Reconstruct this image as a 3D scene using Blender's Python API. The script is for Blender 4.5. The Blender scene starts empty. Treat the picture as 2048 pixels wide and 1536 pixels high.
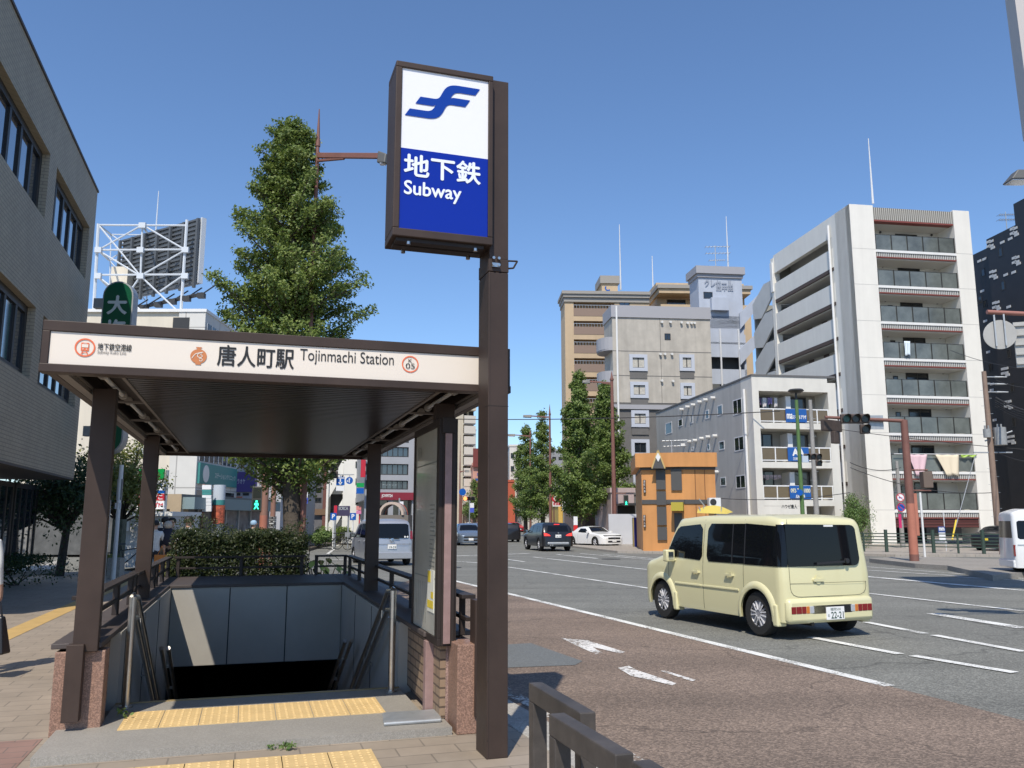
import bpy, bmesh, math, random
from math import sin, cos, tan, pi, radians as R, sqrt, atan2, hypot
from mathutils import Vector, Matrix
from mathutils.geometry import tessellate_polygon
random.seed(7)
S = bpy.context.scene; COL = S.collection
H = 1.55; FP = 1680.0; PIT = math.atan(274/1680); SP, CP = sin(PIT), cos(PIT)
ROADZ = -0.10
def ray(px, py):
    u = (768-py)/FP
    return Vector(((px-1024)/FP, CP-u*SP, SP+u*CP))
def G(px, py, z=0.0):
    d = ray(px, py); t = (z-H)/d.z
    return Vector((d.x*t, d.y*t, z))
def D(px, py, Y):
    d = ray(px, py); t = Y/d.y
    return Vector((d.x*t, Y, H+d.z*t))
class Pl:
    """vertical plane: u along angle phi, d inward (left of u), z up"""
    def __init__(s, x, y, phi):
        s.x, s.y, s.phi = x, y, R(phi); s.c, s.s = cos(s.phi), sin(s.phi)
    @classmethod
    def at(c, px, Y, phi): return c((px-1024)/1702.0*Y, Y, phi)
    def p(s, u, d, z): return Vector((s.x+u*s.c-d*s.s, s.y+u*s.s+d*s.c, z))
    def uz(s, px, py):
        r = ray(px, py); k = -s.s*r.x+s.c*r.y
        t = (-s.s*s.x+s.c*s.y)/k
        x, y = r.x*t, r.y*t
        return ((x-s.x)*s.c+(y-s.y)*s.s, H+r.z*t)
    def u(s, px, py=1042): return s.uz(px, py)[0]
# ------------------------------------------------------------ materials
MATS = {}
def mat(name, col=(.5,.5,.5), rough=.6, metal=0, noise=None, bump=None, emit=None, alpha=None, trans=0, coat=0, spec=.5, grime=None):
    if name in MATS: return MATS[name]
    m = bpy.data.materials.new(name); m.use_nodes = True; MATS[name] = m
    nt = m.node_tree; N = nt.nodes; L = nt.links; b = N['Principled BSDF']
    b.inputs['Base Color'].default_value = (*col, 1); b.inputs['Roughness'].default_value = rough
    b.inputs['Metallic'].default_value = metal; b.inputs['Specular IOR Level'].default_value = spec
    if coat: b.inputs['Coat Weight'].default_value = coat; b.inputs['Coat Roughness'].default_value = .05
    if trans: b.inputs['Transmission Weight'].default_value = trans
    if emit: b.inputs['Emission Color'].default_value = (*emit[0], 1); b.inputs['Emission Strength'].default_value = emit[1]
    geo = N.new('ShaderNodeNewGeometry')
    src = None
    if noise:
        sc, amt = noise[:2]
        n = N.new('ShaderNodeTexNoise'); n.inputs['Scale'].default_value = sc; n.inputs['Detail'].default_value = 6
        n.inputs['Roughness'].default_value = .65
        L.new(geo.outputs['Position'], n.inputs['Vector'])
        r = N.new('ShaderNodeMapRange'); r.inputs['From Min'].default_value = .3; r.inputs['From Max'].default_value = .7
        r.inputs['To Min'].default_value = 1-amt; r.inputs['To Max'].default_value = 1+amt
        L.new(n.outputs['Fac'], r.inputs['Value'])
        src = r.outputs[0]
    if grime:   # vertical streaks of dirt
        mp = N.new('ShaderNodeMapping'); mp.inputs['Scale'].default_value = (1.3, 1.3, .12)
        L.new(geo.outputs['Position'], mp.inputs['Vector'])
        n = N.new('ShaderNodeTexNoise'); n.inputs['Scale'].default_value = 1.6; n.inputs['Detail'].default_value = 7
        L.new(mp.outputs[0], n.inputs['Vector'])
        r = N.new('ShaderNodeMapRange'); r.inputs['From Min'].default_value = .35; r.inputs['From Max'].default_value = .7
        r.inputs['To Min'].default_value = 1+grime*.3; r.inputs['To Max'].default_value = 1-grime
        L.new(n.outputs['Fac'], r.inputs['Value'])
        if src:
            mm = N.new('ShaderNodeMath'); mm.operation = 'MULTIPLY'; L.new(src, mm.inputs[0]); L.new(r.outputs[0], mm.inputs[1]); src = mm.outputs[0]
        else: src = r.outputs[0]
    if src:
        v = N.new('ShaderNodeVectorMath'); v.operation = 'SCALE'; v.inputs[0].default_value = col
        L.new(src, v.inputs['Scale']); L.new(v.outputs[0], b.inputs['Base Color'])
    if bump:
        sc, st = bump
        n = N.new('ShaderNodeTexNoise'); n.inputs['Scale'].default_value = sc; n.inputs['Detail'].default_value = 4
        L.new(geo.outputs['Position'], n.inputs['Vector'])
        bp = N.new('ShaderNodeBump'); bp.inputs['Strength'].default_value = st; bp.inputs['Distance'].default_value = .02
        L.new(n.outputs['Fac'], bp.inputs['Height']); L.new(bp.outputs[0], b.inputs['Normal'])
    return m
def tiled(name, c1, c2, cm, bw, bh, ang=0, mortar=.01, vert=None, rough=.7, bump=.3, noise=.12, offset=.5, bigpatch=0):
    """brick/tile pattern; vert=angle of the wall's u axis, else laid on the ground turned by ang"""
    if name in MATS: return MATS[name]
    m = bpy.data.materials.new(name); m.use_nodes = True; MATS[name] = m
    nt = m.node_tree; N = nt.nodes; L = nt.links; b = N['Principled BSDF']; b.inputs['Roughness'].default_value = rough
    geo = N.new('ShaderNodeNewGeometry')
    mp = N.new('ShaderNodeMapping'); mp.vector_type = 'POINT'
    mp.inputs['Rotation'].default_value = (0, 0, -R(vert if vert is not None else ang))
    L.new(geo.outputs['Position'], mp.inputs['Vector']); vec = mp.outputs[0]
    if vert is not None:
        sx = N.new('ShaderNodeSeparateXYZ'); L.new(vec, sx.inputs[0])
        cx = N.new('ShaderNodeCombineXYZ'); ad = N.new('ShaderNodeMath'); ad.operation = 'ADD'
        L.new(sx.outputs[0], ad.inputs[0]); L.new(sx.outputs[1], ad.inputs[1])
        L.new(ad.outputs[0], cx.inputs[0]); L.new(sx.outputs[2], cx.inputs[1]); vec = cx.outputs[0]
    t = N.new('ShaderNodeTexBrick'); t.inputs['Scale'].default_value = 1; t.offset = offset
    t.inputs['Color1'].default_value = (*c1, 1); t.inputs['Color2'].default_value = (*c2, 1); t.inputs['Mortar'].default_value = (*cm, 1)
    t.inputs['Brick Width'].default_value = bw; t.inputs['Row Height'].default_value = bh; t.inputs['Mortar Size'].default_value = mortar
    t.inputs['Mortar Smooth'].default_value = .1
    L.new(vec, t.inputs['Vector'])
    n = N.new('ShaderNodeTexNoise'); n.inputs['Scale'].default_value = 1.3; n.inputs['Detail'].default_value = 8; n.inputs['Roughness'].default_value = .7
    L.new(geo.outputs['Position'], n.inputs['Vector'])
    r = N.new('ShaderNodeMapRange'); r.inputs['From Min'].default_value = .3; r.inputs['From Max'].default_value = .7
    r.inputs['To Min'].default_value = 1-noise; r.inputs['To Max'].default_value = 1+noise
    L.new(n.outputs['Fac'], r.inputs['Value'])
    v = N.new('ShaderNodeVectorMath'); v.operation = 'SCALE'; L.new(t.outputs['Color'], v.inputs[0]); L.new(r.outputs[0], v.inputs['Scale'])
    L.new(v.outputs[0], b.inputs['Base Color'])
    if bump:
        bp = N.new('ShaderNodeBump'); bp.inputs['Strength'].default_value = bump; bp.inputs['Distance'].default_value = .005; bp.invert = True
        L.new(t.outputs['Fac'], bp.inputs['Height']); L.new(bp.outputs[0], b.inputs['Normal'])
    return m
def speckle(name, c, amt=.35, scale=90, big=.1, rough=.85, bump=.5, bs=120, tint=None, lanes=0):
    """asphalt / granite: fine grains plus slow patches"""
    if name in MATS: return MATS[name]
    m = bpy.data.materials.new(name); m.use_nodes = True; MATS[name] = m
    nt = m.node_tree; N = nt.nodes; L = nt.links; b = N['Principled BSDF']; b.inputs['Roughness'].default_value = rough
    geo = N.new('ShaderNodeNewGeometry')
    v1 = N.new('ShaderNodeTexVoronoi'); v1.inputs['Scale'].default_value = scale; L.new(geo.outputs['Position'], v1.inputs['Vector'])
    sp = N.new('ShaderNodeSeparateXYZ'); L.new(v1.outputs['Color'], sp.inputs[0])
    r1 = N.new('ShaderNodeMapRange'); r1.inputs['To Min'].default_value = 1-amt; r1.inputs['To Max'].default_value = 1+amt*1.3
    pw = N.new('ShaderNodeMath'); pw.operation = 'POWER'; pw.inputs[1].default_value = 1.6
    L.new(sp.outputs[0], pw.inputs[0]); L.new(pw.outputs[0], r1.inputs['Value'])
    n2 = N.new('ShaderNodeTexNoise'); n2.inputs['Scale'].default_value = .45; n2.inputs['Detail'].default_value = 8; n2.inputs['Roughness'].default_value = .7
    L.new(geo.outputs['Position'], n2.inputs['Vector'])
    r2 = N.new('ShaderNodeMapRange'); r2.inputs['From Min'].default_value = .3; r2.inputs['From Max'].default_value = .7
    r2.inputs['To Min'].default_value = 1-big; r2.inputs['To Max'].default_value = 1+big
    L.new(n2.outputs['Fac'], r2.inputs['Value'])
    mm = N.new('ShaderNodeMath'); mm.operation = 'MULTIPLY'; L.new(r1.outputs[0], mm.inputs[0]); L.new(r2.outputs[0], mm.inputs[1])
    if lanes:   # wheel tracks and old seams running along the road
        mp = N.new('ShaderNodeMapping'); mp.vector_type = 'POINT'; mp.inputs['Rotation'].default_value = (0, 0, -R(109.3)); mp.inputs['Scale'].default_value = (.05, 1.1, 1)
        L.new(geo.outputs['Position'], mp.inputs['Vector'])
        n3 = N.new('ShaderNodeTexNoise'); n3.inputs['Scale'].default_value = 1.0; n3.inputs['Detail'].default_value = 5; L.new(mp.outputs[0], n3.inputs['Vector'])
        r3 = N.new('ShaderNodeMapRange'); r3.inputs['From Min'].default_value = .35; r3.inputs['From Max'].default_value = .65; r3.inputs['To Min'].default_value = 1-lanes; r3.inputs['To Max'].default_value = 1+lanes
        L.new(n3.outputs['Fac'], r3.inputs['Value']); m3 = N.new('ShaderNodeMath'); m3.operation = 'MULTIPLY'; L.new(mm.outputs[0], m3.inputs[0]); L.new(r3.outputs[0], m3.inputs[1]); mm = m3
        v4 = N.new('ShaderNodeTexVoronoi'); v4.feature = 'DISTANCE_TO_EDGE'; v4.inputs['Scale'].default_value = .22
        nd = N.new('ShaderNodeTexNoise'); nd.inputs['Scale'].default_value = 1.2; nd.inputs['Detail'].default_value = 4; L.new(geo.outputs['Position'], nd.inputs['Vector'])
        va = N.new('ShaderNodeVectorMath'); va.operation = 'MULTIPLY_ADD'; va.inputs[1].default_value = (1.4,1.4,0); L.new(nd.outputs['Color'], va.inputs[0]); L.new(geo.outputs['Position'], va.inputs[2]); L.new(va.outputs[0], v4.inputs['Vector'])
        r4 = N.new('ShaderNodeMapRange'); r4.inputs['From Min'].default_value = .0; r4.inputs['From Max'].default_value = .006; r4.inputs['To Min'].default_value = .62; r4.inputs['To Max'].default_value = 1
        L.new(v4.outputs['Distance'], r4.inputs['Value']); m4 = N.new('ShaderNodeMath'); m4.operation = 'MULTIPLY'; L.new(mm.outputs[0], m4.inputs[0]); L.new(r4.outputs[0], m4.inputs[1]); mm = m4
    v = N.new('ShaderNodeVectorMath'); v.operation = 'SCALE'; v.inputs[0].default_value = c; L.new(mm.outputs[0], v.inputs['Scale'])
    L.new(v.outputs[0], b.inputs['Base Color'])
    bp = N.new('ShaderNodeBump'); bp.inputs['Strength'].default_value = bump; bp.inputs['Distance'].default_value = .006
    L.new(v1.outputs['Distance'], bp.inputs['Height']); L.new(bp.outputs[0], b.inputs['Normal'])
    return m
def worn(name, col=(.75,.75,.72), keep=.55, scale=30, soft=.1):
    """road paint with chips worn away to the asphalt below"""
    if name in MATS: return MATS[name]
    m = mat(name, col, .7, noise=(2, .08)); nt = m.node_tree; N = nt.nodes; L = nt.links
    geo = N.new('ShaderNodeNewGeometry'); n = N.new('ShaderNodeTexNoise'); n.inputs['Scale'].default_value = scale; n.inputs['Detail'].default_value = 6
    n.inputs['Roughness'].default_value = .75; L.new(geo.outputs['Position'], n.inputs['Vector'])
    n2 = N.new('ShaderNodeTexNoise'); n2.inputs['Scale'].default_value = 1.7; L.new(geo.outputs['Position'], n2.inputs['Vector'])
    ad = N.new('ShaderNodeMath'); ad.operation = 'MULTIPLY_ADD'; ad.inputs[1].default_value = .5
    L.new(n2.outputs['Fac'], ad.inputs[0]); L.new(n.outputs['Fac'], ad.inputs[2])
    r = N.new('ShaderNodeMapRange'); r.inputs['From Min'].default_value = .75+(.5-keep)*.6-soft/2; r.inputs['From Max'].default_value = .75+(.5-keep)*.6+soft/2
    L.new(ad.outputs[0], r.inputs['Value']); L.new(r.outputs[0], N['Principled BSDF'].inputs['Alpha'])
    return m
def leafmat(name, c1, c2, tr=.35):
    if name in MATS: return MATS[name]
    m = bpy.data.materials.new(name); m.use_nodes = True; MATS[name] = m
    nt = m.node_tree; N = nt.nodes; L = nt.links; b = N['Principled BSDF']; b.inputs['Roughness'].default_value = .5
    geo = N.new('ShaderNodeNewGeometry')
    mx = N.new('ShaderNodeMix'); mx.data_type = 'RGBA'; mx.inputs[6].default_value = (*c1, 1); mx.inputs[7].default_value = (*c2, 1)
    L.new(geo.outputs['Random Per Island'], mx.inputs[0]); L.new(mx.outputs[2], b.inputs['Base Color'])
    t = N.new('ShaderNodeBsdfTranslucent'); L.new(mx.outputs[2], t.inputs['Color'])
    s = N.new('ShaderNodeMixShader'); s.inputs[0].default_value = tr
    L.new(b.outputs[0], s.inputs[1]); L.new(t.outputs[0], s.inputs[2]); L.new(s.outputs[0], N['Material Output'].inputs[0])
    return m
# ------------------------------------------------------------ mesh builder
class MB:
    def __init__(s): s.v = []; s.f = []; s.m = []; s.cm = 0
    def mi(s, i): s.cm = i; return s
    def add(s, vs, fs):
        o = len(s.v); s.v += [Vector(v) for v in vs]
        for f in fs: s.f.append([i+o for i in f]); s.m.append(s.cm)
        return s
    def hexa(s, p):  # 8 pts: bottom 4 ccw, top 4 ccw
        return s.add(p, [(3,2,1,0),(4,5,6,7),(0,1,5,4),(1,2,6,5),(2,3,7,6),(3,0,4,7)])
    def box(s, x0, x1, y0, y1, z0, z1):
        return s.hexa([(x0,y0,z0),(x1,y0,z0),(x1,y1,z0),(x0,y1,z0),(x0,y0,z1),(x1,y0,z1),(x1,y1,z1),(x0,y1,z1)])
    def pb(s, P, u0, u1, d0, d1, z0, z1):
        return s.hexa([P.p(u0,d0,z0),P.p(u1,d0,z0),P.p(u1,d1,z0),P.p(u0,d1,z0),P.p(u0,d0,z1),P.p(u1,d0,z1),P.p(u1,d1,z1),P.p(u0,d1,z1)])
    def ppoly(s, P, pts, d0, d1):   # extruded outline in a plane (u,z), ccw seen from outside
        n = len(pts); vs = [P.p(u,d0,z) for u,z in pts]+[P.p(u,d1,z) for u,z in pts]
        fs = [tuple(range(n)), tuple(range(2*n-1, n-1, -1))]+[(i, i+n, (i+1)%n+n, (i+1)%n) for i in range(n)]
        return s.add(vs, fs)
    def slab(s, pts, z0, z1):
        n = len(pts); vs = [(p[0],p[1],z0) for p in pts]+[(p[0],p[1],z1) for p in pts]
        fs = [tuple(range(n-1,-1,-1)), tuple(range(n, 2*n))]+[(i, (i+1)%n, (i+1)%n+n, i+n) for i in range(n)]
        return s.add(vs, fs)
    def tube(s, a, b, r, r2=None, n=10, caps=True):
        a = Vector(a); b = Vector(b); r2 = r if r2 is None else r2
        d = (b-a).normalized(); x = d.orthogonal().normalized(); y = d.cross(x)
        vs = []
        for c, rr in ((a, r), (b, r2)):
            for i in range(n):
                t = 2*pi*i/n; vs.append(c+x*cos(t)*rr+y*sin(t)*rr)
        fs = [(i, (i+1)%n, (i+1)%n+n, i+n) for i in range(n)]
        if caps: fs += [tuple(range(n-1,-1,-1)), tuple(range(n, 2*n))]
        return s.add(vs, fs)
    def path(s, pts, r, n=8):
        for a, b in zip(pts, pts[1:]): s.tube(a, b, r, n=n)
        return s
    def bar(s, a, b, w, h):   # rectangular bar between two points
        a = Vector(a); b = Vector(b); d = (b-a).normalized()
        x = d.cross(Vector((0,0,1)))
        if x.length < .01: x = Vector((1,0,0))
        x.normalize(); y = x.cross(d)
        q = lambda c, i, j: c+x*i*w/2+y*j*h/2
        return s.hexa([q(a,-1,-1),q(a,1,-1),q(b,1,-1),q(b,-1,-1),q(a,-1,1),q(a,1,1),q(b,1,1),q(b,-1,1)])
    def disc(s, c, nrm, r, th, n=24):
        c = Vector(c); nrm = Vector(nrm).normalized(); return s.tube(c, c+nrm*th, r, n=n)
    def lathe(s, c, axis, prof, n=24):   # prof (along, radius)
        c = Vector(c); d = Vector(axis).normalized(); x = d.orthogonal().normalized(); y = d.cross(x); k = len(prof)
        vs = [c+d*a+(x*cos(2*pi*i/n)+y*sin(2*pi*i/n))*r for i in range(n) for a, r in prof]
        fs = [(i*k+j, ((i+1)%n)*k+j, ((i+1)%n)*k+j+1, i*k+j+1) for i in range(n) for j in range(k-1)]
        return s.add(vs, fs)
    def build(s, name, mats, parent=None, smooth=None, bevel=0, world=True, at=None):
        me = bpy.data.meshes.new(name)
        off = Vector((0,0,0))
        if parent is not None and world: off = parent.get('_w', None); off = Vector(off) if off is not None else Vector(parent.location)
        if at is not None: off = Vector(at)
        if parent is None and at is None and s.v:
            xs = [v.x for v in s.v]; ys = [v.y for v in s.v]; zs = [v.z for v in s.v]
            off = Vector(((min(xs)+max(xs))/2, (min(ys)+max(ys))/2, min(zs)))
        me.from_pydata([v-off for v in s.v], [], s.f)
        if not isinstance(mats, (list, tuple)): mats = [mats]
        for m in mats: me.materials.append(m)
        me.polygons.foreach_set('material_index', s.m)
        bm = bmesh.new(); bm.from_mesh(me); bmesh.ops.recalc_face_normals(bm, faces=bm.faces); bm.to_mesh(me); bm.free()
        if smooth is not None: me.shade_smooth(); me.set_sharp_from_angle(angle=R(smooth))
        o = bpy.data.objects.new(name, me); COL.objects.link(o)
        if parent is not None:
            o.parent = parent; o['_w'] = list(off)
            if at is not None: o.location = Vector(at)-Vector(parent['_w'])
        else: o.location = off; o['_w'] = list(off)
        if bevel:
            b = o.modifiers.new('bevel', 'BEVEL'); b.width = bevel; b.segments = 2; b.limit_method = 'ANGLE'; b.harden_normals = False
        return o
def tag(o, label, cat, group=None, kind=None):
    if label: o['label'] = label
    if cat: o['category'] = cat
    if group: o['group'] = group
    if kind: o['kind'] = kind
    return o
def thing(name, loc, label, cat, group=None):
    o = bpy.data.objects.new(name, None); COL.objects.link(o); o.location = loc; o['_w'] = list(loc); o.empty_display_size = .3
    return tag(o, label, cat, group)
def copytree(o, parent=None):
    c = o.copy(); COL.objects.link(c)
    if parent is not None: c.parent = parent
    for ch in [x for x in bpy.data.objects if x.parent == o]: copytree(ch, c)
    return c
def sheet(name, outer, z, m, holes=(), th=0, kind='structure'):
    loops = [[Vector((p[0], p[1], 0)) for p in l] for l in [outer]+list(holes)]
    bm = bmesh.new(); vs = [bm.verts.new((p.x, p.y, z)) for l in loops for p in l]
    for t in tessellate_polygon(loops):
        try: bm.faces.new([vs[i] for i in t])
        except ValueError: pass
    if th:
        r = bmesh.ops.extrude_face_region(bm, geom=bm.faces[:])
        bmesh.ops.translate(bm, verts=[v for v in r['geom'] if isinstance(v, bmesh.types.BMVert)], vec=(0,0,-th))
    bmesh.ops.recalc_face_normals(bm, faces=bm.faces)
    if not th:
        for f in bm.faces:
            if f.normal.z < 0: f.normal_flip()
    me = bpy.data.meshes.new(name); bm.to_mesh(me); bm.free(); me.materials.append(m)
    o = bpy.data.objects.new(name, me); COL.objects.link(o); o['_w'] = [0,0,0]
    if kind: o['kind'] = kind
    return o
TXT = {}
def glyphs(s, bold):
    if (s, bold) in TXT: return TXT[(s, bold)]
    c = bpy.data.curves.new('lettering', 'FONT'); c.body = s; c.offset = bold; c.resolution_u = 4
    o = bpy.data.objects.new('lettering', c); me = bpy.data.meshes.new_from_object(o)
    vs = [(v.co.x, v.co.y) for v in me.vertices]; fs = [tuple(p.vertices) for p in me.polygons]
    bpy.data.objects.remove(o); bpy.data.curves.remove(c); bpy.data.meshes.remove(me)
    x0 = min(v[0] for v in vs); x1 = max(v[0] for v in vs); y0 = min(v[1] for v in vs); y1 = max(v[1] for v in vs)
    TXT[(s, bold)] = ([((x-x0)/(x1-x0), (y-y0)/(y1-y0)) for x, y in vs], fs)
    return TXT[(s, bold)]
def text(s, P, u0, u1, z0, z1, m, parent, d=-.004, bold=0, name='lettering'):
    vs, fs = glyphs(s, 0); mb = MB(); b = bold*(z1-z0)*1.3; k = 0
    for ox, oz in (((0,0),) if not bold else ((0,0),(b,0),(-b,0),(0,b),(0,-b))):
        mb.add([P.p(u0+(u1-u0)*x+ox, d-k*max(.0002,b*.04), z0+(z1-z0)*y+oz) for x, y in vs], fs); k += 1
    return mb.build(name, m, parent)
def ptext(s, P, a, b, m, parent, **k):   # a=(px,py) lower left, b=(px,py) upper right
    u0, z0 = P.uz(*a); u1, z1 = P.uz(*b); return text(s, P, u0, u1, z0, z1, m, parent, **k)
# ------------------------------------------------------------ world, camera, sun
W = bpy.data.worlds.new("World"); S.world = W; W.use_nodes = True
nt = W.node_tree; bg = nt.nodes['Background']; sky = nt.nodes.new('ShaderNodeTexSky'); sky.sky_type = 'NISHITA'; sky.sun_disc = False
SAZ = R(180+9.4); SEL = R(53.5)      # azimuth of the sun measured clockwise from +Y
sky.sun_elevation = SEL; sky.sun_rotation = SAZ; sky.air_density = 1.0; sky.dust_density = .3; sky.ozone_density = 7.5; sky.altitude = 0
nt.links.new(sky.outputs[0], bg.inputs[0]); bg.inputs[1].default_value = .15
sl = bpy.data.lights.new('sun', 'SUN'); sl.energy = 4.2; sl.angle = R(.53); sl.color = (1, .92, .80)
so = bpy.data.objects.new('sun', sl); COL.objects.link(so)
sd = Vector((sin(SAZ)*cos(SEL), cos(SAZ)*cos(SEL), sin(SEL))); so.rotation_euler = (-sd).to_track_quat('-Z', 'Y').to_euler(); so.location = sd*60
cam = bpy.data.cameras.new('camera'); cam.sensor_width = 36; cam.lens = FP/2048*36; cam.clip_end = 3000; cam.clip_start = .05
co = bpy.data.objects.new('camera', cam); COL.objects.link(co); co.location = (0,0,H); co.rotation_euler = (pi/2+PIT, 0, 0); S.camera = co
S.view_settings.view_transform = 'Standard'; S.view_settings.look = 'None'; S.view_settings.exposure = 0.18; S.view_settings.gamma = 1
# ------------------------------------------------------------ common materials
asph = speckle('asphalt', (.172,.172,.152), .32, 60, .12, lanes=.12)
redasph = speckle('red_brown_asphalt', (.20,.150,.115), .36, 60, .14, bump=.7, lanes=.12)
patch = speckle('patch_asphalt', (.14,.15,.15), .2, 90, .06, bump=.2)
paint = worn('road_paint', (.74,.74,.70), .62, 30, .14)
paintw = worn('worn_road_paint', (.72,.72,.69), .52, 28, .1)
conc = speckle('kerb_concrete', (.37,.35,.31), .16, 60, .15, bump=.3)
farpave = tiled('far_paving', (.36,.32,.27), (.33,.30,.26), (.25,.23,.2), .3, .3, 20, .008, noise=.1)
groundm = speckle('ground_dust', (.24,.235,.22), .15, 20, .1)
paving = tiled('paving_bricks', (.31,.255,.195), (.275,.228,.175), (.19,.16,.125), .42, .21, 17.3, .006, noise=.17, bump=.5)
redpave = tiled('red_paving', (.27,.165,.13), (.24,.15,.12), (.16,.12,.1), .3, .15, 17.3, .005, noise=.15)
brown = mat('brown_painted_steel', (.052,.035,.028), .5, .0, spec=.3, noise=(2.2,.2), grime=.18, bump=(300,.05))
brownd = mat('dark_brown_steel', (.032,.024,.021), .55, spec=.3, noise=(3,.12))
pink = mat('faded_pink_steel', (.30,.195,.18), .55, noise=(14,.12), grime=.2)
white = mat('white_paint', (.72,.72,.70), .5, noise=(1.5,.04))
cream = mat('cream_panel', (.74,.68,.58), .4, noise=(1,.03))
black = mat('black_plastic', (.012,.012,.013), .4)
steel = mat('stainless_steel', (.55,.53,.5), .28, 1, noise=(20,.1))
galv = mat('galvanised_steel', (.42,.44,.45), .5, .6, noise=(8,.12))
glass = mat('window_glass', (.015,.02,.025), .06, 0, spec=.9)
rust = mat('rust_brown_pole', (.19,.085,.065), .6, noise=(3,.12))
salmon = mat('salmon_pole_paint', (.42,.16,.105), .6, noise=(3,.1))
# ============================================================ GROUND AND ROADS
TH = 17.3
O = (-3.05, 5.33)
CF = Pl(O[0], O[1], TH)      # canopy frame: a (right) = u, s (depth) = d
def F(a, s, z=0): return CF.p(a, s, z)
hole = [F(.30,1.90), F(2.75,1.90), F(2.75,40), F(.30,40)]
sthole = [F(.27,1.96), F(2.81,1.96), F(2.81,7.12), F(.27,7.12)]
BIG = 900
sheet('ground', [(-BIG,-BIG),(BIG,-BIG),(BIG,BIG),(-BIG,BIG)], -.14, groundm, [sthole])
# kerb line of the near pavement (road side), from behind the camera past the entrance
kd = Vector((-.3535, .9354)); kp = Vector((.42, 6.0))
def K(t, off=0): return (kp.x+kd.x*t+kd.y*off, kp.y+kd.y*t-kd.x*off)
kend = 12.0
pav = [K(-16,-.14), K(kend,-.14), K(kend+3,-.9), K(kend+6,-2.4), (-30, 34), (-60,50), (-60,-30), (5,-30)]
road = [K(-30), K(kend), K(kend+3,-.7), K(kend+6,-2.2), (-30,36), (-60,52), (-60,90), (-10,60), (-6,300), (8,300), (3.5,70), (6,52), (16,44), (26,39), (70,32), (80,-60), (12,-60)]
sheet('road', road, ROADZ-.01, asph)
sheet('pavement', pav, 0, paving, [sthole], .3)
kb = MB()
n = 40
for i in range(n):
    t0 = -16+(kend+16)*i/n; t1 = -16+(kend+16)*(i+1)/n-.012
    kb.slab([K(t0,-.135), K(t0,0), K(t1,0), K(t1,-.135)], -.2, .004)
kb.build('kerb', conc, bevel=.012)['kind'] = 'structure'
gut = MB()
for i in range(16):
    t0 = -16+28*i/16; t1 = -16+28*(i+1)/16-.008
    gut.slab([K(t0,.002), K(t0,.36), K(t1,.36), K(t1,.002)], -.2, ROADZ+.004)
gut.build('gutter', conc)['kind'] = 'structure'
# red brown lane between the gutter and the long white line
def Gr(px, py): return G(px, py, ROADZ)
A1 = Gr(1780,1372); A0 = Gr(1020,1188); ad = (A1-A0).normalized()
far = A0-ad*6.5
redl = [K(-16,.365), K(11.5,.365), (far.x-.6, far.y), (far.x, far.y), (A1.x, A1.y), tuple(Gr(1900,1402)[:2]), tuple(Gr(2048,1440)[:2]), (9,-2), (11,-12)]
sheet('bus_lane', redl, ROADZ-.004, redasph)
sheet('asphalt_patch', [Gr(960,1292), Gr(1062,1286), Gr(1165,1322), Gr(1150,1330), Gr(940,1338)], ROADZ+.0, patch)
def line(pa, pb, w, m=paint, z=ROADZ+.002, ext=0):
    a = Gr(*pa); b = Gr(*pb); d = (b-a).normalized(); a = a-d*ext; nrm = Vector((-d.y, d.x, 0))*w/2
    return [a-nrm, b-nrm, b+nrm, a+nrm]
def marks(name, quads, m, z=ROADZ+.002):
    mb = MB()
    for q in quads: mb.add([(p[0],p[1],z) for p in q], [tuple(range(len(q)))])
    o = mb.build(name, m); o['kind'] = 'structure'; return o
marks('lane_edge_line', [line((1780,1372),(1020,1188),.15), line((1020,1188),(860,1150),.15)], paint)
marks('lane_line', [line((1016,1134),(1301,1177),.15), line((1620,1274),(1800,1308),.15), line((1825,1311),(2030,1345),.15), line((1066,1114),(1330,1143),.15),
    line((1732,1244),(1850,1267),.15), line((1868,1270),(2048,1303),.15), line((1732,1186),(2048,1222),.15), line((1732,1140),(1926,1152.5),.14), line((1700,1131),(2048,1157),.12), line((1915,1154),(2048,1161),.14),
    line((1016,1119),(1049,1123.5),.15), line((860,1119),(962,1126),.15), line((900,1112),(1060,1107),.3), line((1115,1109),(1195,1117),.2),
    line((1160,1107),(1310,1120),.14), line((1205,1108),(1310,1117.5),.14), line((1262,1102),(1276,1102.5),.15)], paint)
marks('turn_lane_line', [line((1865,1227),(2048,1256),.26), line((1732,1153),(2048,1181),.26)], paint)
ar = [[(1122,1276),(1175,1281),(1250,1304),(1240,1307),(1185,1294),(1205,1306),(1192,1309),(1150,1290)],
      [(1236,1336),(1258,1332),(1275,1341),(1312,1353),(1353,1367),(1345,1371),(1292,1358),(1262,1352)],
      [(1318,1341),(1332,1342),(1392,1360),(1384,1363)]]
marks('lane_arrow', [[Gr(*p) for p in a] for a in ar], worn('arrow_paint', (.72,.70,.66), .56, 24, .1))
marks('kerbside_line', [[K(-10,.42),K(3.2,.42),K(3.2,.56),K(-10,.56)]], worn('faded_line_paint', (.7,.68,.62), .46, 26, .12), ROADZ+.002)
marks('side_road_line', [line((672,1092),(690,1085),.16), line((700,1082),(716,1078),.16), line((655,1108),(668,1098),.16), line((640,1120),(740,1118),.2)], paint)
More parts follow.
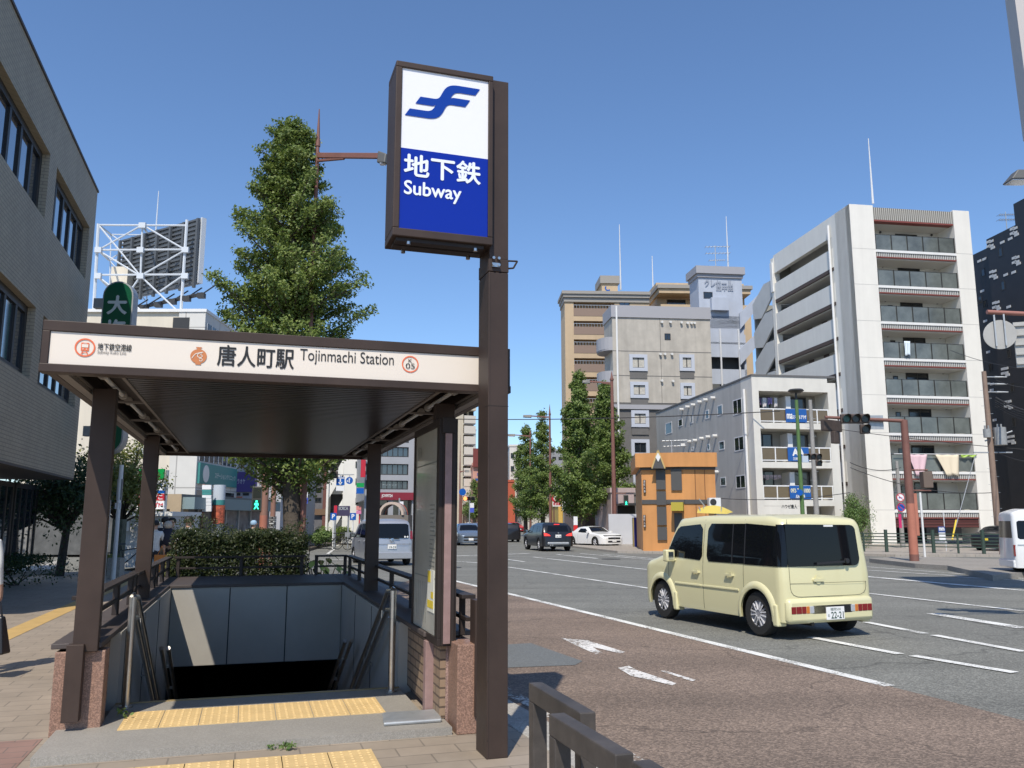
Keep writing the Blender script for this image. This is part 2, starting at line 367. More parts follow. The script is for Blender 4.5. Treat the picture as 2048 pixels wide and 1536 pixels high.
# far pavement on the right, traffic island, road islands
isl = [G(1738,1117,.05), G(1815,1112,.05), G(2100,1122,.05), G(2100,1140,.05), G(1985,1150,.05), G(1895,1131,.05), G(1830,1127,.05)]
sheet('traffic_island', [(p.x,p.y) for p in isl], .05, speckle('island_concrete', (.27,.25,.22), .12, 40, .15), th=.2)
fp = [G(1235,1102,.0), G(1310,1103), G(1420,1103), G(1725,1107), G(1790,1109), G(1960,1109), G(2300,1112), (90,36), (90,140), (9,140), G(1130,1090), G(1180,1096)]
sheet('far_pavement', [(p[0],p[1]) for p in fp], .0, farpave, th=.2)
lp = [(-40,200), (-14,200), (-10.5,66), (-13,56), (-22,47), (-60,55), (-60,200)]
sheet('corner_pavement', lp, .0, farpave, th=.2)
bed = [G(618,1098,.02), G(640,1092,.02), G(690,1082,.02), G(715,1074,.02), G(700,1071,.02), G(640,1078,.02), G(610,1086,.02)]
sheet('kerb_bed', [(p.x,p.y) for p in bed], .05, mat('soil', (.10,.08,.06), .95, noise=(6,.3)), th=.2)
# ============================================================ SUBWAY ENTRANCE
# floor pieces
stone = speckle('threshold_stone', (.29,.272,.24), .14, 160, .14, rough=.6, bump=.1)
sheet('entrance_threshold', [F(.08,.34), F(2.84,.34), F(2.84,.95), F(2.72,.95), F(2.72,1.93), F(.36,1.93), F(.36,1.2), F(.08,1.2)], .055, stone, th=.06)
def tactile(name, a0, a1, s0, s1, z, label=None):
    m = mat('yellow_tactile_tile', (.62,.44,.20), .65, noise=(5,.1)); gm = mat('tile_joint', (.25,.17,.08), .8)
    mb = MB(); na = max(1, round((a1-a0)/.3)); ns = max(1, round((s1-s0)/.3)); ta = (a1-a0)/na; ts = (s1-s0)/ns
    for i in range(na):
        for j in range(ns):
            x0 = a0+i*ta+.003; x1 = a0+(i+1)*ta-.003; y0 = s0+j*ts+.003; y1 = s0+(j+1)*ts-.003
            mb.mi(0).slab([F(x0,y0),F(x1,y0),F(x1,y1),F(x0,y1)], z-.01, z+.004)
            for p in range(5):
                for q in range(5):
                    cx = x0+(x1-x0)*(p+.5)/5; cy = y0+(y1-y0)*(q+.5)/5; c = F(cx,cy)
                    mb.tube((c.x,c.y,z+.003),(c.x,c.y,z+.0085),.014,.009,n=8)
    mb.mi(1).slab([F(a0,s0),F(a1,s0),F(a1,s1),F(a0,s1)], z-.012, z-.002)
    o = mb.build(name, [m, gm]); o['kind'] = 'structure'; return o
tactile('tactile_paving', .50, 2.45, .95, 1.55, .056)
tactile('tactile_paving', .12, 2.22, -.48, .12, .002)
tp = mat('tactile_strip', (.50,.33,.12), .7, noise=(4,.12))
a = G(148,1211); b = G(20,1268)
q = (a-b).normalized(); nn = Vector((-q.y,q.x,0))*.16
marks('tactile_strip', [[b-q*6-nn, b-q*6+nn, a+q*14+nn, a+q*14-nn]], tp, .004)
marks('red_paving_strip', [[F(-.35,-3), F(.0,-3), F(.0,1.1), F(-.35,1.1)]], redpave, .003)
# one thing: the entrance (stairwell walls, stairs, columns, roof)
ent = thing('subway_entrance', F(1.5,1.5), 'covered subway stair entrance with brown steel roof and cream station sign', 'subway entrance')
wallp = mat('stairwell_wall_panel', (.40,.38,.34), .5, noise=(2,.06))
walld = mat('stairwell_painted_dark', (.04,.04,.04), .6, noise=(2,.1))  # near-black colour stands for the darkness of the passage below ground
granite = speckle('pink_granite', (.27,.16,.115), .3, 130, .08, rough=.5, bump=.2)
copem = mat('dark_coping', (.075,.06,.055), .6, noise=(5,.15))
brickm = tiled('tan_wall_brick', (.30,.215,.14), (.26,.18,.12), (.10,.07,.05), .24, .07, mortar=.008, vert=TH+90, noise=.1)
AL, AR, SH, SB = .36, 2.72, 6.95, 8.9
def sb(mb, a0, a1, s0, s1, z0, z1): return mb.slab([F(a0,s0),F(a1,s0),F(a1,s1),F(a0,s1)], z0, z1)
# stairwell lining walls (below ground and parapets)
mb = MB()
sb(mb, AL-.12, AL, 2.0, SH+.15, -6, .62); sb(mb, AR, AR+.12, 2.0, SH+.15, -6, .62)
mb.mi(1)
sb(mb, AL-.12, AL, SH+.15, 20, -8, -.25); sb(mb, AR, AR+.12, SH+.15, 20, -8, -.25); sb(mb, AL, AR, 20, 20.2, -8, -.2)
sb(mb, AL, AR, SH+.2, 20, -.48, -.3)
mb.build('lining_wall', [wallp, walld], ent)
mb = MB()
w3 = (AR-AL)/3
for i in range(3): sb(mb, AL+i*w3+.008, AL+(i+1)*w3-.008, SH, SH+.1, -.44, .62)
mb.mi(1); sb(mb, AL+.001, AR-.001, SH+.03, SH+.19, -.435, .60)
mb.build('header_wall', [wallp, black], ent)
mb = MB()
for s_ in (2.3, 3.8, 5.3):   # joints of side panels: thin dark battens
    for a_ in (AL+.001, AR-.001): sb(mb, a_-.004, a_+.004, s_, s_+.01, -3, .6)
mb.build('panel_joint', black, ent)
# stairs
mb = MB()
stepm = stone
for i in range(24):
    s0 = 1.93+i*.30; z1 = .05-(i+1)*.155
    sb(mb, AL, AR, s0, s0+.34, z1-.3, z1)
mb.build('stair_flight', stepm, ent)
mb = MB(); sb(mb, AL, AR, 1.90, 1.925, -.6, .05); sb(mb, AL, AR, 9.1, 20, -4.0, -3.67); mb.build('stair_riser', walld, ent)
mb = MB(); sb(mb, AL+.001, AR-.001, 1.91, 1.95, .02, .062); mb.build('step_nosing', mat('brass_nosing', (.3,.22,.1), .5), ent)
# outer parapet walls
mb = MB()
sb(mb, .04, AL-.13, 1.15, SB, -.05, .60); sb(mb, AR+.13, 3.1, .62, SB, -.05, .60); sb(mb, AL-.13, AR+.13, SB-.25, SB, -.05, .6)
mb.build('parapet_wall', speckle('parapet_granite', (.30,.2,.17), .3, 110, .1, rough=.6, bump=.15), ent)
mb = MB(); sb(mb, AR+.085, AR+.129, .62, 2.0, .06, .6); mb.build('brick_facing', brickm, ent)
mb = MB(); sb(mb, AL-.129, AL-.08, 1.3, 2.0, .06, .6); mb.build('brick_facing', brickm, ent)
mb = MB()
for (x0,x1,y0,y1) in ((.0,AL-.02,1.1,SB+.02),(AR+.02,3.14,.95,SB+.02),(AL-.02,AR+.02,SH-.02,SB+.02)): sb(mb, x0, x1, y0, y1, .62, .66)
mb.build('coping', copem, ent, bevel=.006)
# granite end blocks
mb = MB(); sb(mb, 2.87, 3.03, .32, .62, 0, .64); mb.build('granite_pier', granite, ent, bevel=.008)
mb = MB(); sb(mb, .03, .37, 1.105, 1.3, 0, .60); mb.build('granite_pier', granite, ent, bevel=.008)
# short brown rail end posts
mb = MB(); sb(mb, 3.0, 3.1, .30, .46, .12, .96); mb.build('rail_end_post', brown, ent, bevel=.004)
mb = MB(); sb(mb, 3.062, 3.16, .33, .6, .0, .5); mb.build('rail_end_base', brownd, ent, bevel=.004)
# columns
for (a_, s_) in ((.235,1.1),(.19,4.95),(2.93,1.15),(2.90,5.2)):
    mb = MB(); w = .085
    sb(mb, a_-w, a_+w, s_-w*.6, s_+w*.6, .6, 2.56); mb.build('column', brown, ent, bevel=.006)
mb = MB(); sb(mb, .12, .235, 1.0, 1.1, .12, .66); mb.build('column_foot', brown, ent, bevel=.004)
# railings: flat top rail, lower rail, square posts
def railing(segs, z0=.66, z1=.97, low=.80):
    for (p, q_, posts) in segs:
        mb = MB(); mb.bar((p[0],p[1],z1), (q_[0],q_[1],z1), .11, .03); mb.bar((p[0],p[1],low), (q_[0],q_[1],low), .04, .03)
        v = q_-p
        for t in posts:
            c = p+v*t; mb.tube((c.x,c.y,z0),(c.x,c.y,z1-.015),.035,n=4)
        mb.build('railing', brownd, ent, bevel=.003)
railing([(F(.14,1.25),F(.14,1.75),(.2,.9)),(F(.16,1.95),F(.16,4.2),(.05,.5,.97)),(F(.16,4.35),F(.16,6.6),(.05,.5,.97)),(F(.16,6.75),F(.16,8.8),(.05,.5,.97)),
         (F(.25,8.75),F(2.3,8.75),(.03,.5,.97)),(F(2.45,8.75),F(2.98,8.75),(.05,.95)),
         (F(3.0,.5),F(3.0,2.6),(.1,.5,.95)),(F(3.0,2.75),F(3.0,5.6),(.05,.5,.95)),(F(3.0,5.75),F(3.0,8.6),(.05,.5,.95))])
# handrails
def handrail(a_, side):
    mb = MB(); k = .155/.30
    for h_ in (.0, -.17):
        pts = [F(a_,1.78,.92+h_), F(a_,2.05,.90+h_)]+[F(a_, 2.05+x, .90+h_-x*k) for x in (2.5, 6.3)]
        mb.path(pts, .026, 12)
    for s_ in (2.4,3.6,4.8,6.0,7.2):
        z_ = .9-(s_-2.05)*k; mb.tube(F(a_,s_,z_), F(a_,s_,z_-.17), .009); mb.tube(F(a_,s_,z_-.08), F(a_+side*.09,s_,z_-.1), .009)
    mb.build('handrail', steel, ent, smooth=60)
    mb = MB(); mb.tube(F(a_,1.76,.05),F(a_,1.76,.93),.03,n=14); mb.tube(F(a_,1.76,.93),F(a_,1.80,.955),.03,.012,n=14); mb.tube(F(a_,1.76,.055),F(a_,1.76,.07),.05,n=14); mb.build('handrail_post', steel, ent, smooth=50)
handrail(AL+.10, -1); handrail(AR-.10, 1)
for a_, sd_ in ((AL+.17,-1),(AR-.17,1)):
    mb = MB()
    for da in (0, .075*sd_):
        mb.tube(F(a_+da,4.8,.10),F(a_+da,9.4,-2.15),.024,n=12)
    for s_ in (5.4,6.2,7.0,7.8): mb.bar(F(a_-.02,s_,.10-(s_-4.8)*.489),F(a_+.1*sd_,s_,.10-(s_-4.8)*.489),.05,.03)
    mb.build('lower_handrail', steel, ent, smooth=50)
# strip lamps low in the stairwell (catching daylight)
# roof
CW, CL, CZ = 3.18, 7.55, 2.52
mb = MB()
sb(mb, .002, CW-.002, .09, CL, CZ+.22, CZ+.30)           # deck
mb.build('roof_deck', brown, ent)
mb = MB()
P0 = CF
mb.pb(P0, 0, CW, 0, .06, CZ+.255, CZ+.325); mb.pb(P0, 0, CW, -.02, .09, CZ-.02, CZ+.035)
mb.pb(P0, 0, .045, 0, .06, CZ+.035, CZ+.255); mb.pb(P0, CW-.02, CW, 0, .06, CZ+.035, CZ+.255)
sb(mb, 0, .06, .095, CL, CZ, CZ+.32); sb(mb, CW-.06, CW, .095, CL, CZ, CZ+.32); sb(mb, 0, CW, CL+.002, CL+.06, CZ, CZ+.32)
sb(mb, .06, CW-.06, .091, .16, CZ-.01, CZ+.2)
mb.build('fascia', brown, ent, bevel=.004)
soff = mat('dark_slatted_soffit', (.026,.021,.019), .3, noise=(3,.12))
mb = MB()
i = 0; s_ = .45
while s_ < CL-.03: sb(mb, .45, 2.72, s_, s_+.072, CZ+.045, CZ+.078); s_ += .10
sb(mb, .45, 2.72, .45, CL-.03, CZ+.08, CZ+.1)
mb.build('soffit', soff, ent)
mb = MB()
sb(mb, .065, .13, .17, CL, CZ+.0, CZ+.03); sb(mb, 3.04, CW-.065, .17, CL, CZ+.0, CZ+.03)
for (x0,x1) in ((.125,.14),(.425,.45),(2.72,2.745),(3.03,3.045)): sb(mb, x0, x1, .45, CL-.02, CZ+.035, CZ+.055)
sb(mb, .13, 3.04, .17, .445, CZ+.035, CZ+.06)
for k in range(6):
    s_ = .45+k*(CL-.5)/5
    for (x0,x1) in ((.141,.424),(2.746,3.029)): sb(mb, x0, x1, s_-.015, s_+.015, CZ+.036, CZ+.054)
mb.build('soffit_frame', mat('greyish_brown_trim', (.16,.14,.125), .5, noise=(3,.1)), ent)
tubem = mat('fluorescent_tube', (.6,.6,.58), .3)
for k in range(5):
    for xm in (.28, 2.89):
        s0 = .60+k*(CL-.5)/5; mb = MB(); mb.tube(F(xm,s0,CZ+.075),F(xm,s0+1.05,CZ+.075),.018); mb.mi(1)
        for s2 in (s0-.03, s0+1.03): mb.tube(F(xm,s2,CZ+.075),F(xm,s2+.05,CZ+.075),.035,n=14)
        mb.build('strip_lamp', [tubem, mat('lamp_socket', (.33,.31,.28), .5)], ent, smooth=50)
# station sign panel and lettering
sg = MB(); sg.pb(P0, .047, CW-.022, .012, .05, CZ+.037, CZ+.253); sgo = sg.build('station_sign_panel', mat('cream_sign_face', (.78,.70,.60), .35), ent)
SPl = CF; ink = mat('black_ink', (.012,.012,.012), .5); org = mat('orange_ink', (.76,.16,.06), .5); vas = mat('terracotta_ink', (.56,.20,.07), .5)
def su(px, py): return SPl.uz(px, py)
def bx(x0, y0, x1, y1):
    u0 = su(x0,(y0+y1)/2)[0]; u1 = su(x1,(y0+y1)/2)[0]; z0 = su((x0+x1)/2,y0)[1]; z1 = su((x0+x1)/2,y1)[1]; return u0,u1,min(z0,z1),max(z0,z1)
text('唐人町駅', SPl, *bx(435,734,588,693), ink, sgo, d=.008, bold=.012)
text('Tojinmachi Station', SPl, *bx(600,732,788,702), ink, sgo, d=.008)
text('地下鉄空港線', SPl, *bx(195,701,263,687), ink, sgo, d=.008, bold=.01)
text('Subway Kuko Line', SPl, *bx(194,710,252,701), mat('grey_ink', (.2,.19,.18), .5), sgo, d=.008)
def ring(u, z, r0, r1, m, parent, d=.008, P=None, n=40, name='emblem_ring'):
    P = P or SPl; mb = MB(); vs = []; fs = []
    for i in range(n):
        t = 2*pi*i/n; vs += [P.p(u+cos(t)*r0,d,z+sin(t)*r0), P.p(u+cos(t)*r1,d,z+sin(t)*r1)]
    for i in range(n): j = (i+1) % n; fs.append((2*i,2*i+1,2*j+1,2*j))
    mb.add(vs, fs); return mb.build(name, m, parent)
def flat(P, polys, m, parent, d=.006, name='emblem'):
    mb = MB()
    for pl in polys: mb.add([P.p(u,d,z) for u,z in pl], [tuple(range(len(pl)))])
    return mb.build(name, m, parent)
u, z = su(821,728); text('K', SPl, u-.014, u+.014, z+.012, z+.04, ink, sgo, d=.007); text('05', SPl, u-.033, u+.033, z-.033, z+.006, ink, sgo, d=.007)
ring(u, z, .053, .062, org, sgo)
u, z = su(169.5,694.5); ring(u, z, .052, .062, org, sgo)
def rr(u0,z0,u1,z1): return [(u0,z0),(u1,z0),(u1,z1),(u0,z1)]
flat(SPl, [rr(u-.024,z-.022,u+.024,z+.032)], org, sgo, .008, 'train_emblem')
flat(SPl, [rr(u-.019,z+.0,u+.019,z+.022), rr(u-.014,z-.014,u-.007,z-.008), rr(u+.007,z-.014,u+.014,z-.008), rr(u-.01,z+.026,u+.01,z+.029)], MATS['cream_sign_face'], sgo, .006, 'train_window')
flat(SPl, [[(u-.024,z-.045),(u-.016,z-.045),(u-.006,z-.024),(u-.012,z-.024)], [(u+.016,z-.045),(u+.024,z-.045),(u+.012,z-.024),(u+.006,z-.024)], rr(u-.018,z-.036,u+.018,z-.032)], org, sgo, .007, 'rail_emblem')
u, z = su(397,711); 
flat(SPl, [[(u+.053*cos(t)*1.0, z-.004+.05*sin(t)) for t in [2*pi*i/32 for i in range(32)]]], vas, sgo, .008, 'vase_emblem')
flat(SPl, [rr(u-.012,z+.036,u+.012,z+.056), rr(u-.019,z+.054,u+.019,z+.06), rr(u-.018,z-.062,u+.018,z-.048)], vas, sgo, .0078, 'vase_neck')
def stroke(P, pts, w, m, parent, d, name):
    mb = MB()
    for i in range(len(pts)-1):
        (x0,y0),(x1,y1) = pts[i],pts[i+1]; l = hypot(x1-x0,y1-y0) or 1; nx, ny = -(y1-y0)/l*w/2, (x1-x0)/l*w/2
        mb.add([P.p(x0-nx,d,y0-ny),P.p(x1-nx,d,y1-ny),P.p(x1+nx,d,y1+ny),P.p(x0+nx,d,y0+ny)], [(0,1,2,3)])
    return mb.build(name, m, parent)
sw = [(u-.042+.03*k/6, z-.02+.035*sin(k/6*1.5)) for k in range(7)]
stroke(SPl, sw+[(u+.01,z+.022),(u+.028,z+.026)], .005, MATS['cream_sign_face'], sgo, .0055, 'vase_scroll')
stroke(SPl, [(u+.012+(.024-.0012*k)*cos(.5*k+1.2), z+.000+(.02-.001*k)*sin(.5*k+1.2)) for k in range(15)], .0045, MATS['cream_sign_face'], sgo, .0055, 'vase_scroll')
stroke(SPl, [(u+.014+(.016-.001*k)*cos(-.5*k+2.2), z-.03+(.014-.0009*k)*sin(-.5*k+2.2)) for k in range(13)], .0045, MATS['cream_sign_face'], sgo, .0055, 'vase_scroll')
# ------------------------------------------------------------ pillar sign
SG = Pl(G(973,1519.6).x, G(973,1519.6).y, 18)
pil = thing('subway_pillar_sign', SG.p(.07,.1,0), 'tall brown subway pillar sign with white and blue lit box at its top', 'sign')
uL = SG.u(973,1519); uR = SG.uz(1016,1517)[0]; ztop = SG.uz(1000,162)[1]; zs = SG.uz(1000,545)[1]
mb = MB(); mb.pb(SG, uL, uR, 0, .26, 0, zs); mb.build('post', brown, pil, bevel=.005)
mb = MB(); mb.pb(SG, uL-.002, uR+.002, -.003, .263, zs+.004, zs+.10); mb.pb(SG, uL+.004, uR, 0, .26, zs+.10, ztop); mb.build('upper_post', brown, pil, bevel=.004)
mb = MB(); mb.pb(SG, uL+.012, uL+.0145, -.0012, .001, 0.01, zs-.01); mb.build('post_seam', brownd, pil)
zj_ = SG.uz(990,812)[1]; mb = MB(); mb.pb(SG, uL-.0012, uR+.0012, -.0014, .1, zj_, zj_+.004); mb.build('post_joint', brownd, pil)
for zz_ in (.12, .5, .9, 1.4, 2.0):
    mb = MB(); mb.tube(SG.p(uL+.006,-.004,zz_), SG.p(uL+.006,0,zz_), .004, n=6); mb.build('rivet', brownd, pil)
b0, bz0 = SG.uz(786,468); 
u0 = SG.uz(790,140)[0]; u1 = SG.uz(978,160)[0]; zt = SG.uz(790,128)[1]; zb = SG.uz(788,470)[1]-.02
u1 = uL+.012
mb = MB(); fw = .045
mb.pb(SG,u0,u1,-.06,.27,zt-fw,zt); mb.pb(SG,u0,u1,-.06,.27,zb,zb+fw*1.3); mb.pb(SG,u0,u0+fw,-.06,.27,zb+fw*1.3,zt-fw); mb.pb(SG,u1-fw*.8,u1,-.06,.27,zb+fw*1.3,zt-fw)
mb.build('sign_frame', brown, pil, bevel=.006)
mb = MB(); 
for dd in (.0,.11): mb.pb(SG,u0+.03,u1-.06,-.03+dd,.05+dd,zb-.028,zb-.001)
mb.build('sign_underside_rail', brownd, pil)
for uu in (u0+.12, u1-.12):
    for dd in (-.02,.18):
        mb = MB(); mb.tube(SG.p(uu,dd,zb-.045),SG.p(uu,dd,zb-.025),.016,n=12); mb.build('bolt', steel, pil, smooth=50)
fu0, fu1, fz0, fz1 = u0+fw, u1-fw*.8, zb+fw*1.3, zt-fw; zm = SG.uz(880,312)[1]
zm = (SG.uz(797,303)[1]+SG.uz(970,320)[1])/2
swm = mat('sign_white_acrylic', (.82,.82,.84), .22, coat=.3); sbm = mat('sign_blue_acrylic', (.0,.017,.30), .2, coat=.12)
mb = MB(); mb.pb(SG,fu0,fu1,-.045,.25,zm,fz1); fwht = mb.build('white_face', swm, pil)
mb = MB(); mb.pb(SG,fu0,fu1,-.0455,.25,fz0,zm); fblu = mb.build('blue_face', sbm, pil)
bw = mat('lettering_white', (.80,.84,.92), .3)
sq = lambda px, py: SG.uz(px, py)
def sbox(x0,y0,x1,y1):   # true box corners from the photograph's slanted lettering
    p = SG.uz(x0,y0); q = SG.uz(x1,y1); return p[0], q[0], p[1], q[1]
a_ = SG.uz(806,362); b_ = SG.uz(957,330); text('地下鉄', SG, SG.uz(806,340)[0], SG.uz(957,350)[0], SG.uz(858,362)[1]-.0, SG.uz(858,319)[1], bw, fblu, d=-.049, bold=.02)
text('Subway', SG, SG.uz(806,382)[0], SG.uz(919,392)[0], SG.uz(862,406)[1]-.004, SG.uz(862,371)[1]-.004, bw, fblu, d=-.049, bold=.016)
# emblem: two mirrored S strokes
lg = mat('logo_blue', (.003,.04,.30), .25)
cx, cz_ = SG.uz(883,210); sc_ = (SG.uz(957,210)[0]-SG.uz(808,210)[0])/2
def spt(x, y): return (cx+x*sc_, cz_+y*sc_)
def bez(p0,p1,p2,p3,n=10): return [tuple((1-t)**3*p0[i]+3*(1-t)**2*t*p1[i]+3*(1-t)*t*t*p2[i]+t**3*p3[i] for i in (0,1)) for t in [k/n for k in range(n+1)]]
up = [(1,.62),(.42,.62)]+bez((.42,.62),(.1,.62),(.02,.42),(-.1,.12))[1:]+bez((-.1,.12),(-.14,.07),(-.2,.05),(-.3,.05))[1:]+[(-.58,.05),(-.72,-.19),(-.36,-.19)]
up += bez((-.36,-.19),(-.24,-.19),(-.2,-.17),(-.17,-.09))[1:]+bez((-.17,-.09),(-.26,-.32),(-.34,-.38),(-.46,-.38))[1:]+[(-.86,-.38),(-1,-.62),(-.42,-.62)]
rot = [(-x,-y) for x,y in up[:]]
# full outline = upper contour then the same turned by 180 degrees
up_c = [(1,.62),(.42,.62)]+bez((.42,.62),(.1,.62),(.04,.46),(-.06,.2))[1:]+bez((-.06,.2),(-.11,.08),(-.16,.06),(-.27,.06))[1:]+[(-.60,.06),(-.73,-.19),(-.33,-.19)]+bez((-.33,-.19),(-.24,-.19),(-.22,-.17),(-.19,-.13))[1:]+bez((-.19,-.13),(-.26,-.32),(-.32,-.38),(-.46,-.38))[1:]+[(-.87,-.38),(-1,-.62)]
out = up_c+[(-x,-y) for x,y in up_c]
def polyfill(P, pts, d, m, parent, name):
    bm = bmesh.new(); vs = [bm.verts.new(P.p(x,d,y)) for x,y in pts]; es = [bm.edges.new((vs[i],vs[(i+1)%len(vs)])) for i in range(len(vs))]
    bmesh.ops.triangle_fill(bm, use_beauty=True, edges=es); mb = MB(); bm.verts.index_update()
    mb.add([v.co.copy() for v in bm.verts], [[v.index for v in f.verts] for f in bm.faces]); bm.free(); return mb.build(name, m, parent)
# shear: the emblem leans right
polyfill(SG, [spt(x, y*.84+0) for x,y in out], -.049, lg, fwht, 'emblem')
mb = MB(); zz = SG.uz(1030,527)[1]; hk = [SG.p(uR,.05,zz+.03),SG.p(uR+.085,.05,zz+.035),SG.p(uR+.055,.05,zz-.02),SG.p(uR,.05,zz-.03)]
mb.path(hk, .007); mb.build('side_hook', brownd, pil)
mb = MB()
for (x_, z_) in ((.03,.02),(.07,.02),(.03,-.03),(.07,-.03)): mb.tube(SG.p(uL+x_,-.03,zz+z_),SG.p(uL+x_,0,zz+z_),.011,n=8)
mb.pb(SG,uL+.02,uL+.075,-.02,-.004,zz-.045,zz-.015); mb.build('clasp', steel, pil)
# ------------------------------------------------------------ information board
ib = thing('information_board', F(2.8,.9), 'map case with dark frame on pinkish post beside the stair entrance', 'notice board')
IP = Pl(*F(2.76,1.62)[:2], TH-90)        # face looks toward the stairs; u runs toward the camera
mb = MB(); mb.pb(IP,0,1.08,.03,.15,.60,2.36); mb.build('case', brownd, ib, bevel=.005)
mb = MB(); mb.pb(IP,0,1.08,0,.03,.60,.66); mb.pb(IP,0,1.08,0,.03,2.30,2.36); mb.pb(IP,0,.05,0,.03,.66,2.30); mb.pb(IP,.98,1.08,0,.03,.66,2.30); mb.build('case_frame', brownd, ib, bevel=.004)
post_m = mat('map_poster', (.42,.41,.36), .35, noise=(2.2,.16), coat=.4)
mb = MB(); mb.pb(IP,.051,.979,.012,.029,.661,2.299); pst = mb.build('map_sheet', post_m, ib)
mb = MB(); gl = mat('map_lines', (.17,.18,.16), .4)
rnd = random.Random(5)
for k in range(16): zz_ = 1.15+k*.035; mb.pb(IP,.70,.70+rnd.uniform(.1,.22),.0105,.0115,zz_,zz_+.009)
mb.pb(IP,.08,.95,.0105,.0115,1.09,1.10); mb.pb(IP,.08,.95,.0105,.0115,2.02,2.03)
for k in range(7): mb.pb(IP,.1+k*.08,.105+k*.08,.0105,.0115,.72,1.05)
mb.build('map_drawing', gl, pst)
text('地下鉄', IP, .15,.32,2.1,2.2, gl, pst, d=.010)
mb = MB(); mb.pb(IP,.66,.9,.007,.0117,.83,1.16); nt_ = mb.build('notice_sticker', mat('sticker_white', (.7,.7,.62), .5), ib)
mb = MB(); mb.pb(IP,.67,.78,.005,.0065,1.06,1.15); mb.pb(IP,.67,.89,.005,.0065,.86,.92); mb.pb(IP,.8,.89,.005,.0065,.94,.99); mb.build('notice_print', mat('notice_yellow', (.72,.55,.05), .5), nt_)
PE = Pl(*IP.p(1.085,0,0)[:2], TH)
mb = MB(); mb.pb(PE,.045,.10,-.012,0,.62,2.24); mb.build('pink_end_strip', pink, ib, bevel=.002)
mb = MB(); mb.pb(PE,.02,.125,-.016,.0,2.242,2.37); mb.pb(PE,.104,.13,-.01,.3,.60,2.24); mb.build('end_cap', brownd, ib, bevel=.003)
mb = MB(); sb(mb, 2.74, 2.84, .86, .95, .06, .60); mb.build('pink_post', pink, ib, bevel=.004)
mb = MB(); sb(mb, 2.845, 2.87, .84, .93, .06, .60); mb.build('bracket_plate', brown, ib, bevel=.002)
for z_ in (.14,.3,.5):
    mb = MB(); c = F(2.857,.838,z_); mb.tube(c, c-Vector((-.003,.012,0)), .008, n=8); mb.build('bolt', steel, ib)
fpz = tag(MB().slab([F(2.36,.5),F(2.8,.5),F(2.84,.84),F(2.40,.84)], .056, .085).build('floor_box', galv, bevel=.012), 'low grey metal floor box at the foot of the map case post', 'floor box')
# ------------------------------------------------------------ brown kerb guard frames
def guard(pa, pb, ztop, label):
    a = G(pa[0],pa[1],ztop); b = G(pb[0],pb[1],ztop); d = (b-a).normalized(); nn = Vector((-d.y,d.x,0))
    o = thing('kerb_guard_frame', Vector((a.x,a.y,0)), label, 'barrier', 'brown steel guard frames along the kerb')
    w = .068
    def bl(p, l, z0, z1, nm):
        mb = MB(); mb.slab([p, p+d*l, p+d*l+nn*w, p+nn*w], z0, z1); mb.build(nm, MATS['weathered_brown_steel'], o, bevel=.005)
    L_ = (b-a).length
    bl(a, w, 0, ztop-.08, 'leg'); bl(b-d*w, w, 0, ztop-.08, 'leg'); bl(a, L_, ztop-.08, ztop, 'top_bar')
mat('weathered_brown_steel', (.07,.06,.052), .55, noise=(12,.25), grime=.35)
guard((1057,1365),(1160,1426),.80,'kerb guard frame farthest from the camera, right beside the pillar sign')
guard((1097,1427),(1230,1509),.80,'middle kerb guard frame, overlapping in front of the farthest one')
guard((1262,1521),(1420,1622),.80,'nearest kerb guard frame, only its corner showing at the bottom edge')

g_ = Gr(1222,1118); tag(MB().tube((g_.x,g_.y,ROADZ-.02),(g_.x,g_.y,ROADZ+.004),.42,n=32).build('manhole_cover', mat('cast_iron', (.045,.045,.045), .6, noise=(30,.3))), 'round dark manhole cover in the middle of the road', 'manhole cover')
g_ = Gr(905,1135); tag(MB().tube((g_.x,g_.y,ROADZ-.02),(g_.x,g_.y,ROADZ+.004),.32,n=32).build('manhole_cover', MATS['cast_iron']), 'small dark manhole cover seen between map case and pillar sign', 'manhole cover')
# ============================================================ VEHICLES (local frame: x forward, y left, z up, origin on the ground at mid length)
tyrem = mat('tyre_rubber', (.018,.018,.018), .8); rimm = mat('alloy_rim', (.62,.62,.64), .35, .1); darkrim = mat('wheel_well_dark', (.006,.006,.006), .8)
cglass = mat('car_glass', (.006,.007,.009), .03, spec=.28); tail = mat('tail_lamp_red', (.20,.008,.010), .2, coat=.6)
amber = mat('amber_lamp', (.55,.17,.03), .2, coat=.5); clear = mat('clear_lamp', (.55,.57,.6), .12, .3, coat=.8); platem = mat('number_plate', (.78,.78,.76), .45)
chrome = mat('chrome', (.75,.75,.77), .12, 1); trimb = mat('black_trim', (.018,.018,.02), .5); seam = mat('panel_seam', (.03,.03,.025), .6)
def interp(pts, x):
    if x <= pts[0][0]: return pts[0][1]
    for (x0,y0),(x1,y1) in zip(pts, pts[1:]):
        if x <= x1:
            t = (x-x0)/(x1-x0) if x1 > x0 else 1; t = t*t*(3-2*t)*.35+t*.65; return y0+(y1-y0)*t
    return pts[-1][1]
